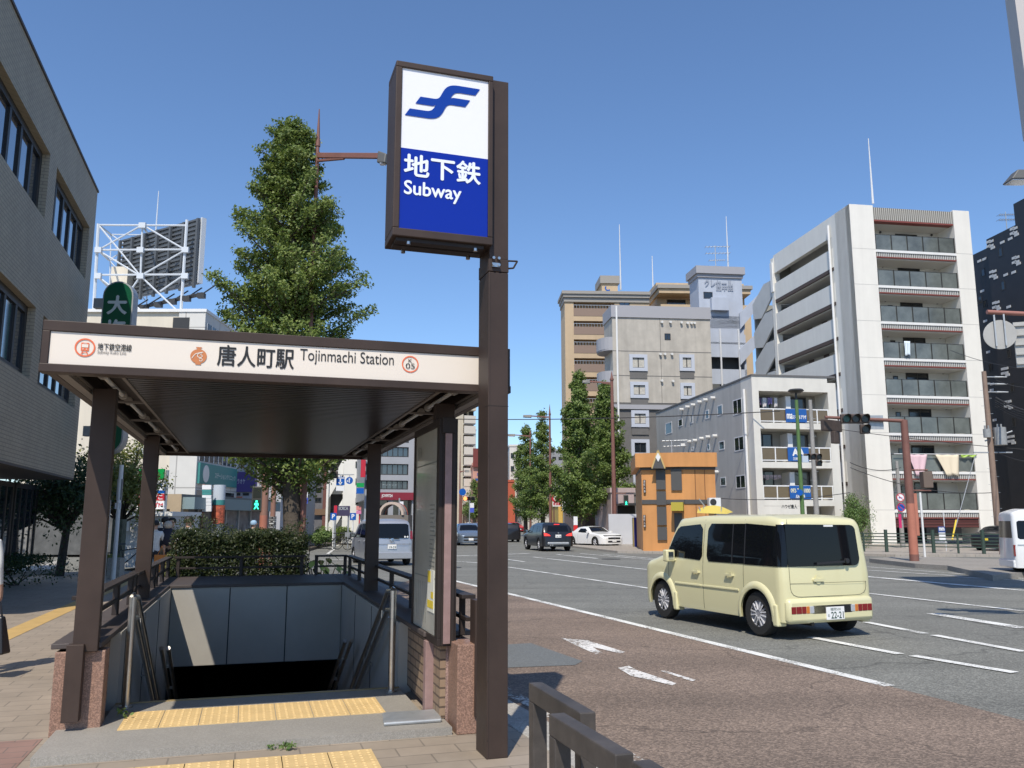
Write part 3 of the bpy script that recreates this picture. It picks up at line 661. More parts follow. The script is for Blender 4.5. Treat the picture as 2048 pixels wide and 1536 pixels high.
class Car:
    def __init__(s, L, Wd, Hh, wheels, Rw, top, belt, tumble=.1, zb=.2, rnd_=.07, lean=0, rear_r=.1, nose_r=.35, arch=None, crown=.03, rear_bulge=0):
        s.L, s.W, s.H = L, Wd/2, Hh; s.xr, s.xf = -L/2, L/2; s.wx = wheels; s.R = Rw; s.top = top; s.belt = belt
        s.tumble = tumble; s.zb = zb; s.r = rnd_; s.lean = lean; s.rr = rear_r; s.nr = nose_r; s.arch = arch or Rw+.045; s.crown = crown; s.rb = rear_bulge
    def wid(s, x):
        w = s.W
        d = x-s.xr
        if d < s.rr: w -= s.rr*(1-sqrt(max(0, 1-(1-d/s.rr)**2)))*.95
        d = s.xf-x
        if d < s.nr: w -= s.nr*(1-sqrt(max(0, 1-(1-d/s.nr)**2)))*.75
        return w
    def ztop(s, x):
        z = interp(s.top, x)
        d = x-s.xr; k = s.rr*.8
        if d < k: z -= k*(1-sqrt(max(0, 1-(1-d/k)**2)))*.8
        return z
    def zlow(s, x):
        z = s.zb
        for w in s.wx:
            if abs(x-w) < s.arch: z = max(z, s.R+sqrt(s.arch**2-(x-w)**2)*1.0)
        return z
    def shear(s, x, z):
        zc = .8; 
        if s.lean and z > zc and x < s.xr+1.3: return x+s.lean*(z-zc)*max(0, 1-(x-s.xr)/1.3)
        return x
    def yz(s, x, z):     # half width at height z
        w = s.wid(x); zt = s.ztop(x); y = w
        if z < .45: y -= .05*((.45-z)/.3)**2*.6
        if z > s.belt: y -= s.tumble*((z-s.belt)/(s.H-s.belt))**1.2+.012
        elif z > s.belt-.12: y -= .012*(z-s.belt+.12)/.12
        e = zt-s.r
        if z > e: y -= s.r-sqrt(max(0, s.r**2-(z-e)**2))
        return max(y, .02)
    def sec(s, x):
        zl = s.zlow(x); zt = s.ztop(x); e = zt-s.r; pts = []
        m = 8
        for i in range(m+1): pts.append(zl+(e-zl)*i/m)
        zz = pts+[e+s.r*sin(a) for a in (.35,.75,1.1,1.4,pi/2)]
        P = [(s.yz(x, min(z, zt-1e-6)), z) for z in zz]
        y1 = P[-1][0]
        for k in (.8,.5,.2,0): P.append((y1*k, zt+s.crown*(1-k*k)))
        return P
    def stations(s):
        xs = set()
        n = 46
        for i in range(n+1): xs.add(round(s.xr+s.L*i/n, 4))
        for k in (0,.12,.3,.6,1): xs.add(round(s.xr+s.rr*k, 4))
        for k in (0,.04,.1,.2,.4,.7,1): xs.add(round(s.xf-s.nr*k, 4))
        for w in s.wx:
            for a in range(0, 19): xs.add(round(w+s.arch*cos(pi*a/18), 4))
            xs.add(round(w+s.arch+.003, 4)); xs.add(round(w-s.arch-.003, 4))
        xs = sorted(x for x in xs if s.xr <= x <= s.xf); out = [xs[0]]
        for x in xs[1:]:
            if x-out[-1] > .002: out.append(x)
        return out
    def body(s):
        mb = MB(); vs = []; xs = s.stations(); k = None
        for x in xs:
            P = s.sec(x); ring = [(s.shear(x,z), y, z) for y,z in P]+[(s.shear(x,z), -y, z) for y,z in P[-2::-1]]
            k = len(ring); vs += ring
        fs = []
        for i in range(len(xs)-1):
            for j in range(k-1): fs.append((i*k+j, (i+1)*k+j, (i+1)*k+j+1, i*k+j+1))
        fs.append(tuple(range(k))); fs.append(tuple(range((len(xs)-1)*k, len(xs)*k)))
        mb.add(vs, fs); return mb
    def sidepatch(s, out, side=1, off=.006, res=.06):
        """patch over the body side following an outline in (x,z); fills row by row"""
        zs = [p[1] for p in out]; z0, z1 = min(zs), max(zs); n = max(6, int((z1-z0)/.035)); mb = MB(); vs = []; fs = []; m = 14
        for i in range(n+1):
            z = z0+(z1-z0)*i/n; zq = min(max(z, z0+1e-4), z1-1e-4); xx = []
            for (xa,za),(xb,zb_) in zip(out, out[1:]+out[:1]):
                if (za-zq)*(zb_-zq) < 0: xx.append(xa+(xb-xa)*(zq-za)/(zb_-za))
            xa, xb = min(xx), max(xx)
            for j in range(m+1):
                x = xa+(xb-xa)*j/m; vs.append((s.shear(x,z), side*(s.yz(x,z)+off), z))
        for i in range(n):
            for j in range(m): fs.append((i*(m+1)+j, i*(m+1)+j+1, (i+1)*(m+1)+j+1, (i+1)*(m+1)+j))
        return mb.add(vs, fs)
    def toppatch(s, xa, xb, yin=.08, off=.006, taper=0):
        mb = MB(); vs = []; fs = []; n, m = 12, 10
        for i in range(n+1):
            x = xa+(xb-xa)*i/n; P = s.sec(x); ym = P[-5][0]-yin-taper*(i/n); zt = s.ztop(x)
            y1 = P[-5][0]
            for j in range(m+1):
                y = ym*(2*j/m-1); k = abs(y)/y1; z = zt+s.crown*(1-k*k)
                vs.append((s.shear(x,z)+off*.6, y, z+off))
        for i in range(n):
            for j in range(m): fs.append((i*(m+1)+j, i*(m+1)+j+1, (i+1)*(m+1)+j+1, (i+1)*(m+1)+j))
        return mb.add(vs, fs)
    def rear(s, pts, off=.006, x=None):   # polygon (y,z) on the tail face
        mb = MB(); bm = []; base = s.xr if x is None else x
        vs = [(s.shear(base, z)-off, y, z) for y,z in pts]+[(s.shear(base,z)+.02, y, z) for y,z in pts]
        n = len(pts); mb.add(vs, [tuple(range(n))]+[(i,(i+1)%n,(i+1)%n+n,i+n) for i in range(n)]); return mb
def rrect(x0, z0, x1, z1, r, n=5):
    out = []
    for cx, cz, a0 in ((x1-r,z1-r,0),(x0+r,z1-r,90),(x0+r,z0+r,180),(x1-r,z0+r,270)):
        for i in range(n+1): a = R(a0+90*i/n); out.append((cx+r*cos(a), cz+r*sin(a)))
    return out
def wheels(c, root, style='spoke5', inset=.0, w=.19, tread=None):
    for wx in c.wx:
        for sd_ in (1, -1):
            y = sd_*(c.W-w/2-.012-inset); Rw = c.R
            mb = MB(); pr = [(-w/2,Rw*.6),(-w/2,Rw*.93),(-w/2+.025,Rw),(w/2-.025,Rw),(w/2,Rw*.93),(w/2,Rw*.60),(w/2-.05,Rw*.58)]
            mb.lathe((0,0,0),(0,sd_,0),pr,28); mb.disc((0,-sd_*w*.3,0),(0,sd_,0),Rw*.62,.01)
            t = mb.build('wheel', tyrem, root, smooth=45, world=False, at=None); t.location = (wx, y, Rw); t['_w'] = [0,0,0]
            mb = MB(); yo = sd_*(w/2-.018)
            mb.lathe((0,yo-sd_*.03,0),(0,sd_,0),[(0,Rw*.60),(.03,Rw*.64),(.035,Rw*.60),(.01,Rw*.56)],28)
            if style == 'cover':
                mb.lathe((0,yo-sd_*.012,0),(0,sd_,0),[(0,Rw*.585),(.006,Rw*.4),(.018,Rw*.2),(.02,0)],28)
                mb.mi(2)
                for k in range(6):
                    a = pi*k/3; q = Vector((cos(a),0,sin(a))); n_ = Vector((-sin(a),0,cos(a)))
                    for e in (-.05,.05): mb.bar(q*Rw*.16+n_*Rw*e+Vector((0,yo+sd_*.010,0)), q*Rw*.55+n_*Rw*e*2.2+Vector((0,yo+sd_*.001,0)), .020, .016)
                mb.mi(1)
                for k in range(3):
                    a = 2*pi*k/3+.52; q = Vector((cos(a),0,sin(a))); n_ = Vector((-sin(a),0,cos(a)))
                    for e in (-.06,.06):
                        c0 = q*Rw*.24+n_*Rw*e*1.7; c1 = q*Rw*.52+n_*Rw*e*1.7
                        mb.bar(c0+Vector((0,yo+sd_*.004,0)), c1+Vector((0,yo-sd_*.002,0)), .012, .026)
            else:
                ns = {'spoke5':5,'spoke7':7,'steel':8}[style]
                mb.disc((0,yo-sd_*.01,0),(0,sd_,0),Rw*.17,.02)
                for k in range(ns):
                    a = 2*pi*k/ns+.4; q = Vector((cos(a),0,sin(a)))
                    mb.bar(q*Rw*.1+Vector((0,yo,0)), q*Rw*.6+Vector((0,yo-sd_*.015,0)), Rw*.17, .02)
                mb.mi(1); mb.disc((0,yo-sd_*.05,0),(0,sd_,0),Rw*.59,.01)
            r = mb.build('rim', [rimm if style != 'cover' else mat('wheel_cover_grey', (.30,.30,.32), .4, .2), darkrim, rimm], t, smooth=40, world=False)
def vehicle(name, c, loc, ang, label, paintm, cat='car', group=None, style='spoke5', w=.19, windows=(), screen=None, rearwin=None, z=ROADZ, extra=None, plate_rear=None, plate_front=None, under=True, glassm=None):
    root = bpy.data.objects.new(name, None); COL.objects.link(root); root['_w'] = [0,0,0]; tag(root, label, cat, group)
    b = c.body().build('body', paintm, root, smooth=38, world=False)
    if under:
        mb = MB(); mb.box(c.xr+.12, c.xf-.15, -c.W+.2, c.W-.2, c.zb-.03, min(c.belt, .75)); 
        for wx in c.wx: mb.box(wx-c.arch-.02, wx+c.arch+.02, -c.W+.17+.05, c.W-.17-.05, c.zb+.02, c.R+c.arch+.03)
        mb.build('underbody', darkrim, root, world=False)
    wheels(c, root, style, w=w)
    gm = glassm or cglass
    for o_ in windows:
        for sd_ in (1, -1): c.sidepatch(o_, sd_).build('side_window', gm, root, smooth=60, world=False)
    if screen: c.toppatch(*screen[:2], yin=screen[2] if len(screen) > 2 else .08).build('windscreen', gm, root, smooth=60, world=False)
    if rearwin:
        if isinstance(rearwin[0], tuple): c.rear(rearwin).build('rear_window', gm, root, world=False)
        else: c.toppatch(*rearwin).build('rear_window', gm, root, smooth=60, world=False)
    if extra: extra(c, root)
    root.location = (loc[0], loc[1], z); root.rotation_euler = (0, 0, ang); root['_w'] = [0,0,0]
    return root
def put(c, root, name, m, mb, bevel=0, smooth=None): return mb.build(name, m, root, world=False, bevel=bevel, smooth=smooth)
def ltext(s, x, y0, y1, z0, z1, m, root, mirror=1, axis='rear', bold=0):
    vs, fs = glyphs(s, bold); mb = MB()
    if axis == 'rear': mb.add([(x, y0+(y1-y0)*a, z0+(z1-z0)*b) for a, b in vs], fs)
    return mb.build('lettering', m, root, world=False)
def mirrors(c, root, m, x, z, s=1.0, hh=.16, ww=.2):
    for sd_ in (1,-1):
        y = sd_*(c.yz(x,z)+.10*s); mb = MB()
        mb.box(x-.035*s, x+.09*s, y-ww/2, y+ww/2, z, z+hh); mb.bar((x,sd_*(c.yz(x,z)-.02),z+.02),(x,y,z+.04),.05,.04); o = mb.build('wing_mirror', m, root, world=False, bevel=.05, smooth=60)
        g = MB(); g.box(x-.040*s, x-.034*s, y-ww/2+.035, y+ww/2-.035, z+.035, z+hh-.035); g.build('mirror_glass', chrome, o, world=False)
def handles(c, root, m, spots, w=.18):
    for x, z in spots:
        for sd_ in (1,-1):
            y = sd_*(c.yz(x,z)); mb = MB(); mb.box(x-w/2, x+w/2, min(y+sd_*.025,y+sd_*.045), max(y+sd_*.025,y+sd_*.045), z-.015, z+.018)
            for e in (-1,1): mb.box(x+e*w*.45-.015, x+e*w*.45+.015, min(y-sd_*.01,y+sd_*.03), max(y-sd_*.01,y+sd_*.03), z-.014, z+.017)
            mb.disc((x, y+sd_*.002, z-.005),(0,sd_,0), .055, .003); mb.build('door_handle', [m, trimb], root, world=False, bevel=.005)
def seams(c, root, xs, z0, z1):
    for x in xs:
        for sd_ in (1,-1):
            mb = MB(); n = 14; vs = []
            for i in range(n+1):
                z = max(z0, c.zlow(x)+.01)+(z1-max(z0, c.zlow(x)+.01))*i/n
                for e in (-.004,.004): vs.append((c.shear(x+e,z), sd_*(c.yz(x,z)+.0025), z))
            mb.add(vs, [(2*i,2*i+1,2*i+3,2*i+2) for i in range(n)]); mb.build('door_seam', seam, root, world=False)
def tau(pa, pb, z=ROADZ):  # heading from two ground pixels
    a = G(*pa, z); b = G(*pb, z); return atan2(b.y-a.y, b.x-a.x)
# ---- pale yellow boxy wagon (hero)
cy = mat('pale_yellow_paint', (.66,.62,.37), .3, coat=.5)
cube = Car(3.75, 1.67, 1.66, (1.20,-1.30), .305, [(-1.88,1.60),(-1.5,1.655),(.1,1.66),(.74,1.62),(1.13,1.05),(1.6,.94),(1.875,.84)], .97, tumble=.09, zb=.23, rnd_=.10, lean=.07, rear_r=.13, nose_r=.3, arch=.345, crown=.02)
def cube_extra(c, r):
    # windows: front door, rear door + dark quarter glass that meets the tail glass
    for sd_ in (1,-1):
        c.sidepatch([(.98,.99),(1.02,1.06),(.83,1.37),(.72,1.49),(.12,1.53),(.04,1.46),(.02,1.05),(.08,.98)], sd_, off=.008).build('front_side_window', cglass, r, smooth=60, world=False)
        c.sidepatch([(-.15,.97),(-.10,1.05),(-.10,1.45),(-.18,1.54),(-1.05,1.54),(-1.05,.97)], sd_, off=.008).build('rear_side_window', cglass, r, smooth=60, world=False)
    # black wrap-round quarter on the left side only, body-coloured pillar on the other
    c.sidepatch([(-1.05,.965),(-1.05,1.545),(-1.80,1.53),(-1.80,.965)], 1, off=.0085).build('quarter_glass', cglass, r, smooth=60, world=False)
    c.sidepatch(rrect(-1.5,1.0,-1.06,1.52,.06), -1, off=.008).build('quarter_glass', cglass, r, smooth=60, world=False)
    # corner wrap following the rounded tail corner
    mb = MB(); vs = []; fs = []; n, m = 10, 8
    for i in range(n+1):
        z = .965+(1.53-.965)*i/n
        for j in range(m+1):
            x = c.xr+.13*(1-j/m)**1.6+.001; vs.append((c.shear(x,z)-.006, c.yz(x,z)+.008, z))
    for i in range(n):
        for j in range(m): fs.append((i*(m+1)+j,i*(m+1)+j+1,(i+1)*(m+1)+j+1,(i+1)*(m+1)+j))
    mb.add(vs, fs).build('corner_glass', cglass, r, smooth=80, world=False)
    rg = [(.713,.965),(-.52,.965)]+[(-.52-.10*sin(R(a)),1.065-.10*cos(R(a))) for a in (20,45,70,90)]+[(-.60,1.40)]+[(-.52-.08*cos(R(a)),1.44+.08*sin(R(a))) for a in (20,45,70)]+[(-.5,1.525),(.706,1.535)]
    c.rear(rg, off=.008).build('rear_window', cglass, r, world=False)
    mb = MB(); mb.bar((c.xr-.03,-.30,1.02),(c.xr-.025,.22,1.0),.015,.03); mb.tube((c.xr-.0,-.34,1.03),(c.xr-.05,-.34,1.03),.035,n=14); put(c,r,'rear_wiper',trimb,mb,bevel=.003)
    for x in (.22,-.72): pass
    # window dividers
    for sd_ in (1,-1):
        for x in (-.75,-1.055):
            c.sidepatch([(x-.014,.97),(x+.014,.97),(x+.014,1.54),(x-.014,1.54)], sd_, off=.011).build('window_bar', trimb, r, world=False)
    # tailgate seams and bumper break
    def rline(pts, w=.007):
        mb = MB()
        for (y0,z0),(y1,z1) in zip(pts, pts[1:]):
            l = hypot(y1-y0,z1-z0); ny, nz = -(z1-z0)/l*w/2, (y1-y0)/l*w/2
            mb.add([(c.shear(c.xr,z0)-.003,y0-ny,z0-nz),(c.shear(c.xr,z1)-.003,y1-ny,z1-nz),(c.shear(c.xr,z1)-.003,y1+ny,z1+nz),(c.shear(c.xr,z0)-.003,y0+ny,z0+nz)], [(0,1,2,3)])
        mb.build('tailgate_seam', seam, r, world=False)
    rline([(.70,.96),(.70,.68),(.685,.63),(.65,.59),(.58,.565),(.5,.56),(-.5,.56),(-.58,.565),(-.65,.59),(-.685,.63),(-.70,.68),(-.70,.74)])
    rline([(.70,.74),(-.71,.74)], .005); rline([(.66,1.535),(.66,1.60)],.006)
    # side rub strip, sill, flares
    for sd_ in (1,-1):
        mb = MB()
        for (x0,x1) in ((.79,.05),(.03,-.90)):
            y0 = sd_*(c.yz(x0,.60)); mb.hexa([(x1,y0-.0,.585),(x0,y0,.585),(x0,y0+sd_*.016,.59),(x1,y0+sd_*.016,.59),(x1,y0,.615),(x0,y0,.615),(x0,y0+sd_*.014,.61),(x1,y0+sd_*.014,.61)])
        put(c,r,'rub_strip',cy,mb)
        for wx in c.wx:
            mb = MB(); vs = []; n = 26; prof = ((.0,.030),(.022,.038),(.05,.036),(.085,.016),(.10,.0))
            for i in range(n+1):
                a = R(-12)+(pi+R(24))*i/n
                for dr,dy in prof:
                    rr_ = c.arch-.004+dr; x = wx+rr_*cos(a); z = c.R+rr_*sin(a); vs.append((x, sd_*(c.yz(min(max(x,c.xr+.13),c.xf-.25),z)+dy), z))
            k = len(prof); mb.add(vs, [(i*k+j,(i+1)*k+j,(i+1)*k+j+1,i*k+j+1) for i in range(n) for j in range(k-1)]); put(c,r,'wheel_arch_flare',cy,mb,smooth=50)
            mb = MB(); y0 = sd_*(c.W-.14); y1 = sd_*(c.W+.028)      # mud guard behind the wheel
            x = wx-c.arch-.0; mb.hexa([(x-.12,min(y0,y1),.17),(x-.02,min(y0,y1),.17),(x-.02,max(y0,y1),.17),(x-.12,max(y0,y1),.17),(x-.10,min(y0,y1),.46),(x+.035,min(y0,y1),.46),(x+.035,max(y0,y1),.46),(x-.10,max(y0,y1),.46)])
            put(c,r,'mud_guard',cy,mb,bevel=.02)
    # bumper with lamp strip
    mb = MB(); mb.box(c.xr-.05,c.xr+.14,-.79,.79,.21,.545); put(c,r,'rear_bumper',cy,mb,bevel=.06,smooth=50)
    mb = MB(); mb.box(c.xr-.05,c.xr-.03,-.36,.36,.335,.445); put(c,r,'lamp_recess',trimb,mb)
    for sd_ in (1,-1):
        seg = [(.74,.66,tail),(.655,.56,tail),(.555,.48,tail),(.475,.42,amber),(.415,.34,clear)]
        for (ya,yb,m_) in seg:
            mb = MB(); mb.box(c.xr-.056,c.xr-.03,min(sd_*ya,sd_*yb),max(sd_*ya,sd_*yb),.345,.44); put(c,r,'rear_lamp',m_,mb,bevel=.006)
    mb = MB(); mb.box(c.xr-.066,c.xr-.05,-.20,.13,.25,.42); pl = put(c,r,'number_plate',platem,mb,bevel=.003)
    ltext('22-21', c.xr-.0675, .05,-.18,.265,.355, mat('plate_green',(.01,.05,.03),.5), pl, bold=.015)
    ltext('る', c.xr-.0675, .115,.075,.29,.325, MATS['plate_green'], pl); ltext('福岡530', c.xr-.0675, .06,-.13,.368,.408, MATS['plate_green'], pl)
    c.rear(rrect(.09,.76,.29,.80,.018), off=.02).build('tailgate_handle', cy, r, world=False)
    mb = MB(); mb.disc((c.shear(c.xr,.79)-.0035,.19,.785),(-1,0,0),.06,.003); put(c,r,'tailgate_recess',cy,mb)
    mb = MB(); mb.box(c.shear(c.xr,1.53)-.02,c.shear(c.xr,1.53),-.17,.0,1.50,1.525); put(c,r,'high_label',platem,mb)
    handles(c, r, cy, [(.18,.80),(-.70,.80)]); seams(c, r, [.0,.985,-1.02], .26, 1.6); mirrors(c, r, cy, .80, .93, hh=.19, ww=.17)
    mb = MB(); mb.tube((-.6,-.1,.32),(-1.8,-.1,.28),.04); mb.tube((-1.5,.35,.2),(-1.9,.35,.2),.03); mb.box(-1.7,-.9,-.5,.5,.2,.34); put(c,r,'exhaust',darkrim,mb)
    mb = MB(); mb.box(c.xf-.09,c.xf-.02,-.6,.6,.5,.72); put(c,r,'headlamp_band',clear,mb,bevel=.02)
ca = tau((1505,1270),(1326,1236))
pr_ = Gr(1505,1270); pf_ = Gr(1326,1237)
mid = (pr_+pf_)/2; n_ = Vector((sin(ca),-cos(ca),0))
cc = mid+n_*(1.67/2-.05)+Vector((cos(ca),sin(ca),0))*.05+Vector((.08,0,0))
vehicle('boxy_wagon', cube, cc, ca, 'pale yellow boxy wagon with dark wraparound rear glass driving away', cy, 'car', style='cover', w=.185, screen=(.78,1.10,.07), extra=cube_extra).scale = (1,1,1.045)
# ---- silver minivan seen from behind between the columns
def gen_plate(c, r, s, x=None, z=.55, yy=0, front=False):
    x = c.xr-.02 if x is None else x; mb = MB(); mb.box(min(x,x+.015),max(x,x+.015),yy-.165,yy+.165,z,z+.165); pl = put(c,r,'number_plate',platem,mb)
    if s: ltext(s, x-.002, yy+.11, yy-.15, z+.015, z+.1, mat('plate_green',(.01,.05,.03),.5), pl, bold=.01)
    return pl
def rear_lamps(c, r, pts, m=tail):
    for sd_ in (1,-1):
        q = [(sd_*y,z) for y,z in pts]; c.rear(q, off=.03, x=c.xr+.03).build('rear_lamp', m, r, world=False)
silver = mat('silver_paint', (.42,.43,.46), .3, .5, coat=.5)
sv = Car(3.75,1.66,1.72,(1.2,-1.25),.30,[(-1.88,1.62),(-1.4,1.71),(.3,1.72),(.8,1.6),(1.3,1.05),(1.65,.95),(1.875,.75)],1.0,tumble=.13,zb=.25,rnd_=.12,lean=.16,rear_r=.16,nose_r=.35)
def sv_extra(c, r):
    rear_lamps(c, r, [(.70,.98),(.80,.98),(.79,1.28),(.72,1.28)])
    gen_plate(c, r, '19-59', z=.62); mirrors(c, r, trimb, .95, 1.0); handles(c, r, silver, [(.1,.9),(-.8,.9)]); seams(c, r, [.0,-.95,.95], .3, 1.0)
    mb = MB(); mb.bar((c.shear(c.xr,1.02)-.03,.1,1.02),(c.shear(c.xr,1.1)-.03,-.28,.99),.02,.03); put(c,r,'rear_wiper',trimb,mb)
    mb = MB(); mb.lathe((c.xr-.005,0,.93),(-1,0,0),[(0,.075),(.01,.08),(.012,.062),(0,.06)],20); mb.lathe((c.xr-.005,0,.93),(-1,0,0),[(0,.03),(.01,.035),(.012,.02)],14); put(c,r,'rear_emblem',chrome,mb)
    mb = MB(); mb.box(c.xr-.03,c.xr+.02,-.78,.78,.25,.5); put(c,r,'rear_bumper',silver,mb,bevel=.03)
    mb = MB(); mb.box(c.xr-.008,c.xr,-.74,.74,.79,.80); put(c,r,'tailgate_crease',trimb,mb)
    for y in (-.52,-.42):
        mb = MB(); mb.disc((c.shear(c.xr,1.06)-.008,y-.08,1.06),(-1,0,0),.035,.003); put(c,r,'round_sticker',platem,mb)
vehicle('silver_van', sv, Gr(760,1127), R(112), 'silver minivan seen from behind through the entrance columns, plate 19-59', silver, 'car', style='spoke5',
    windows=[[(.95,1.02),(.55,1.5),(.05,1.55),(.05,1.02)],[(-.02,1.02),(-.02,1.55),(-.95,1.55),(-.95,1.02)],[(-1.05,1.02),(-1.05,1.54),(-1.5,1.5),(-1.55,1.06)]], screen=(.82,1.28), rearwin=[(.66,1.02),(-.66,1.02),(-.64,1.5),(-.55,1.55),(.55,1.55),(.64,1.5)], extra=sv_extra)
# ---- black crossover
blk = mat('black_car_paint', (.010,.010,.012), .3, coat=.35)
suv = Car(4.47,1.8,1.545,(1.38,-1.38),.35,[(-2.23,1.15),(-2.05,1.42),(-1.75,1.53),(-.2,1.545),(.45,1.46),(1.05,1.05),(1.9,.93),(2.23,.72)],1.0,tumble=.17,zb=.27,rnd_=.12,lean=.28,rear_r=.2,nose_r=.45)
def suv_extra(c, r):
    for sd_ in (1,-1):
        lit = mat('lit_brake_lamp', (.6,.02,.02), .25, emit=((1,.05,.03),1.6))
        c.rear([(sd_*y,z) for y,z in [(.80,.84),(.44,.84),(.55,.93),(.80,1.0)]], off=.035, x=c.xr+.03).build('brake_lamp', lit, r, world=False)
    mb = MB(); mb.box(c.xr+.28,c.xr+.31,-.16,.16,1.455,1.48); put(c,r,'high_brake_lamp',MATS['lit_brake_lamp'],mb)
    gen_plate(c, r, '41-78', z=.74); mirrors(c, r, trimb, .8, 1.0); seams(c, r, [-.05,-.95,.95], .35, 1.0)
    mb = MB(); mb.box(c.xr-.05,c.xr+.04,-.62,.62,.36,.50); put(c,r,'silver_skid_plate',galv,mb,bevel=.04)
    mb = MB(); mb.disc((c.xr-.035,0,1.0),(-1,0,0),.045,.006); put(c,r,'rear_emblem',chrome,mb)
    mb = MB(); mb.tube((c.xr-.02,.45,.33),(c.xr+.3,.45,.33),.04); mb.tube((c.xr-.02,.33,.33),(c.xr+.3,.33,.33),.04); put(c,r,'exhaust',chrome,mb)
vehicle('black_crossover', suv, Gr(1094,1100), R(104), 'black crossover with lit red brake lights driving away past the pillar', blk, 'car', style='spoke5', w=.22,
    windows=[[(.92,1.02),(.35,1.42),(-.02,1.44),(-.02,1.02)],[(-.08,1.02),(-.08,1.44),(-.9,1.42),(-.95,1.02)],[(-1.02,1.03),(-1.02,1.4),(-1.5,1.34),(-1.62,1.08)]], screen=(.45,1.0), rearwin=[(.62,1.08),(-.62,1.08),(-.54,1.38),(.54,1.38)], extra=suv_extra)
# ---- cars seen from the front
def front_extra(grille=trimb, lamp=clear, plate=None, paintm=None, badge=False, low=.3, w_=.5):
    def f(c, r):
        xf = c.xf
        for sd_ in (1,-1):
            y = sd_*(c.W-.30); mb = MB(); mb.hexa([(xf-.38,y-.15,.60),(xf-.10,y-.17,.60),(xf-.10,y+.17,.60),(xf-.38,y+.15,.60),(xf-.42,y-.1,.74),(xf-.18,y-.12,.72),(xf-.18,y+.12,.72),(xf-.42,y+.1,.74)]); put(c,r,'headlamp',lamp,mb,bevel=.03)
            mb = MB(); mb.disc((xf-.12,y*1.05,.38),(1,0,0),.05,.06); put(c,r,'fog_lamp',lamp,mb)
        mb = MB(); mb.box(xf-.08,xf+.012,-w_,w_,.50,.62); put(c,r,'upper_grille',grille,mb,bevel=.02)
        mb = MB(); mb.box(xf-.08,xf+.008,-w_*1.05,w_*1.05,.28,.42); put(c,r,'lower_grille',trimb,mb,bevel=.03)
        mb = MB(); mb.box(xf+.012,xf+.022,-.165,.165,.34,.50); put(c,r,'number_plate',platem,mb)
        if badge: 
            mb = MB(); mb.lathe((xf+.01,0,.56),(1,0,0),[(0,.07),(.015,.075),(.018,.06)],20); mb.bar((xf+.02,0,.56),(xf+.02,0,.63),.012,.01); mb.bar((xf+.02,0,.56),(xf+.02,.06,.525),.012,.01); mb.bar((xf+.02,0,.56),(xf+.02,-.06,.525),.012,.01); put(c,r,'front_emblem',chrome,mb)
        mirrors(c, r, paintm, c.mx, c.belt+.02, hh=.13)
        seams(c, r, [c.mx-.1, c.mx-1.15], .3, c.belt)
    return f
wroad = mat('white_car_paint', (.75,.75,.74), .25, coat=.6)
slk = Car(4.13,1.79,1.30,(1.2,-1.22),.32,[(-2.06,.86),(-1.2,.98),(-.75,1.24),(-.25,1.30),(.1,1.26),(.72,.92),(1.6,.82),(2.06,.62)],.86,tumble=.2,zb=.2,rnd_=.1,rear_r=.3,nose_r=.5)
slk.mx = .55
vehicle('white_roadster', slk, (Gr(1192,1094).x, Gr(1192,1094).y+1.2), R(-57), 'white two seat roadster coming the other way behind the black crossover', wroad, 'car', windows=[[(.55,.89),(.1,1.17),(-.45,1.17),(-.62,.9)]], screen=(.12,.68,.06), rearwin=(-1.1,-.75,.12), extra=front_extra(paintm=wroad, badge=True))
blug = mat('blue_grey_car_paint', (.20,.25,.32), .25, .5, coat=.6)
hatch = Car(4.03,1.75,1.47,(1.25,-1.25),.30,[(-2.0,1.1),(-1.8,1.38),(-1.2,1.46),(-.1,1.47),(.35,1.36),(1.05,.98),(1.65,.85),(2.01,.66)],.92,tumble=.18,zb=.2,rnd_=.1,rear_r=.2,nose_r=.5); hatch.mx = .8
hw = [[(.85,.95),(.3,1.32),(-.05,1.36),(-.05,.95)],[(-.1,.95),(-.1,1.36),(-1.0,1.34),(-1.15,.97)]]
vehicle('blue_hatchback', hatch, (Gr(932,1091).x, Gr(932,1091).y+1.9), R(-80), 'light blue-grey hatchback facing the camera, left of the pillar sign post', blug, 'car', windows=hw, screen=(.37,1.02,.07), rearwin=(-1.78,-1.3,.1), extra=front_extra(paintm=blug, badge=False))
redp = mat('red_car_paint', (.45,.012,.02), .25, coat=.6); dkb = mat('dark_blue_car_paint', (.012,.02,.07), .2, coat=.7); grp = mat('grey_car_paint', (.16,.17,.19), .3, .4, coat=.5)
def car2(px, py, ang, m, label, c=hatch, z=ROADZ, dy=0, name='parked_car', rear_=False, grp_=None):
    g = G(px, py, z)
    return vehicle(name, c, (g.x, g.y+dy), R(ang), label, m, 'car', group=grp_, windows=hw, screen=(.37,1.02,.07), rearwin=(-1.78,-1.3,.1), extra=front_extra(paintm=m), z=z)
car2(962,1077,-80,grp,'grey car facing the camera partly hidden behind the blue-grey hatchback',name='oncoming_car')
car2(1012,1083,100,blk,'black car whose tail shows just right of the pillar sign post',name='moving_car')
car2(1027,1064,-60,redp,'bright red car waiting far down the road right of the pillar',name='waiting_car')
car2(1049,1063,-50,grp,'dark grey car far down the road beside the red car',name='waiting_car')
car2(945,1066,-80,mat('pale_car_paint',(.5,.52,.55),.3,coat=.5),'pale car far back in the oncoming queue',name='oncoming_car')
kei = Car(3.4,1.48,1.62,(1.05,-1.15),.28,[(-1.7,1.5),(-1.3,1.6),(.2,1.62),(.7,1.5),(1.15,1.02),(1.5,.92),(1.7,.75)],.95,tumble=.1,zb=.2,rnd_=.1,lean=.05,rear_r=.12,nose_r=.25); kei.mx = .85
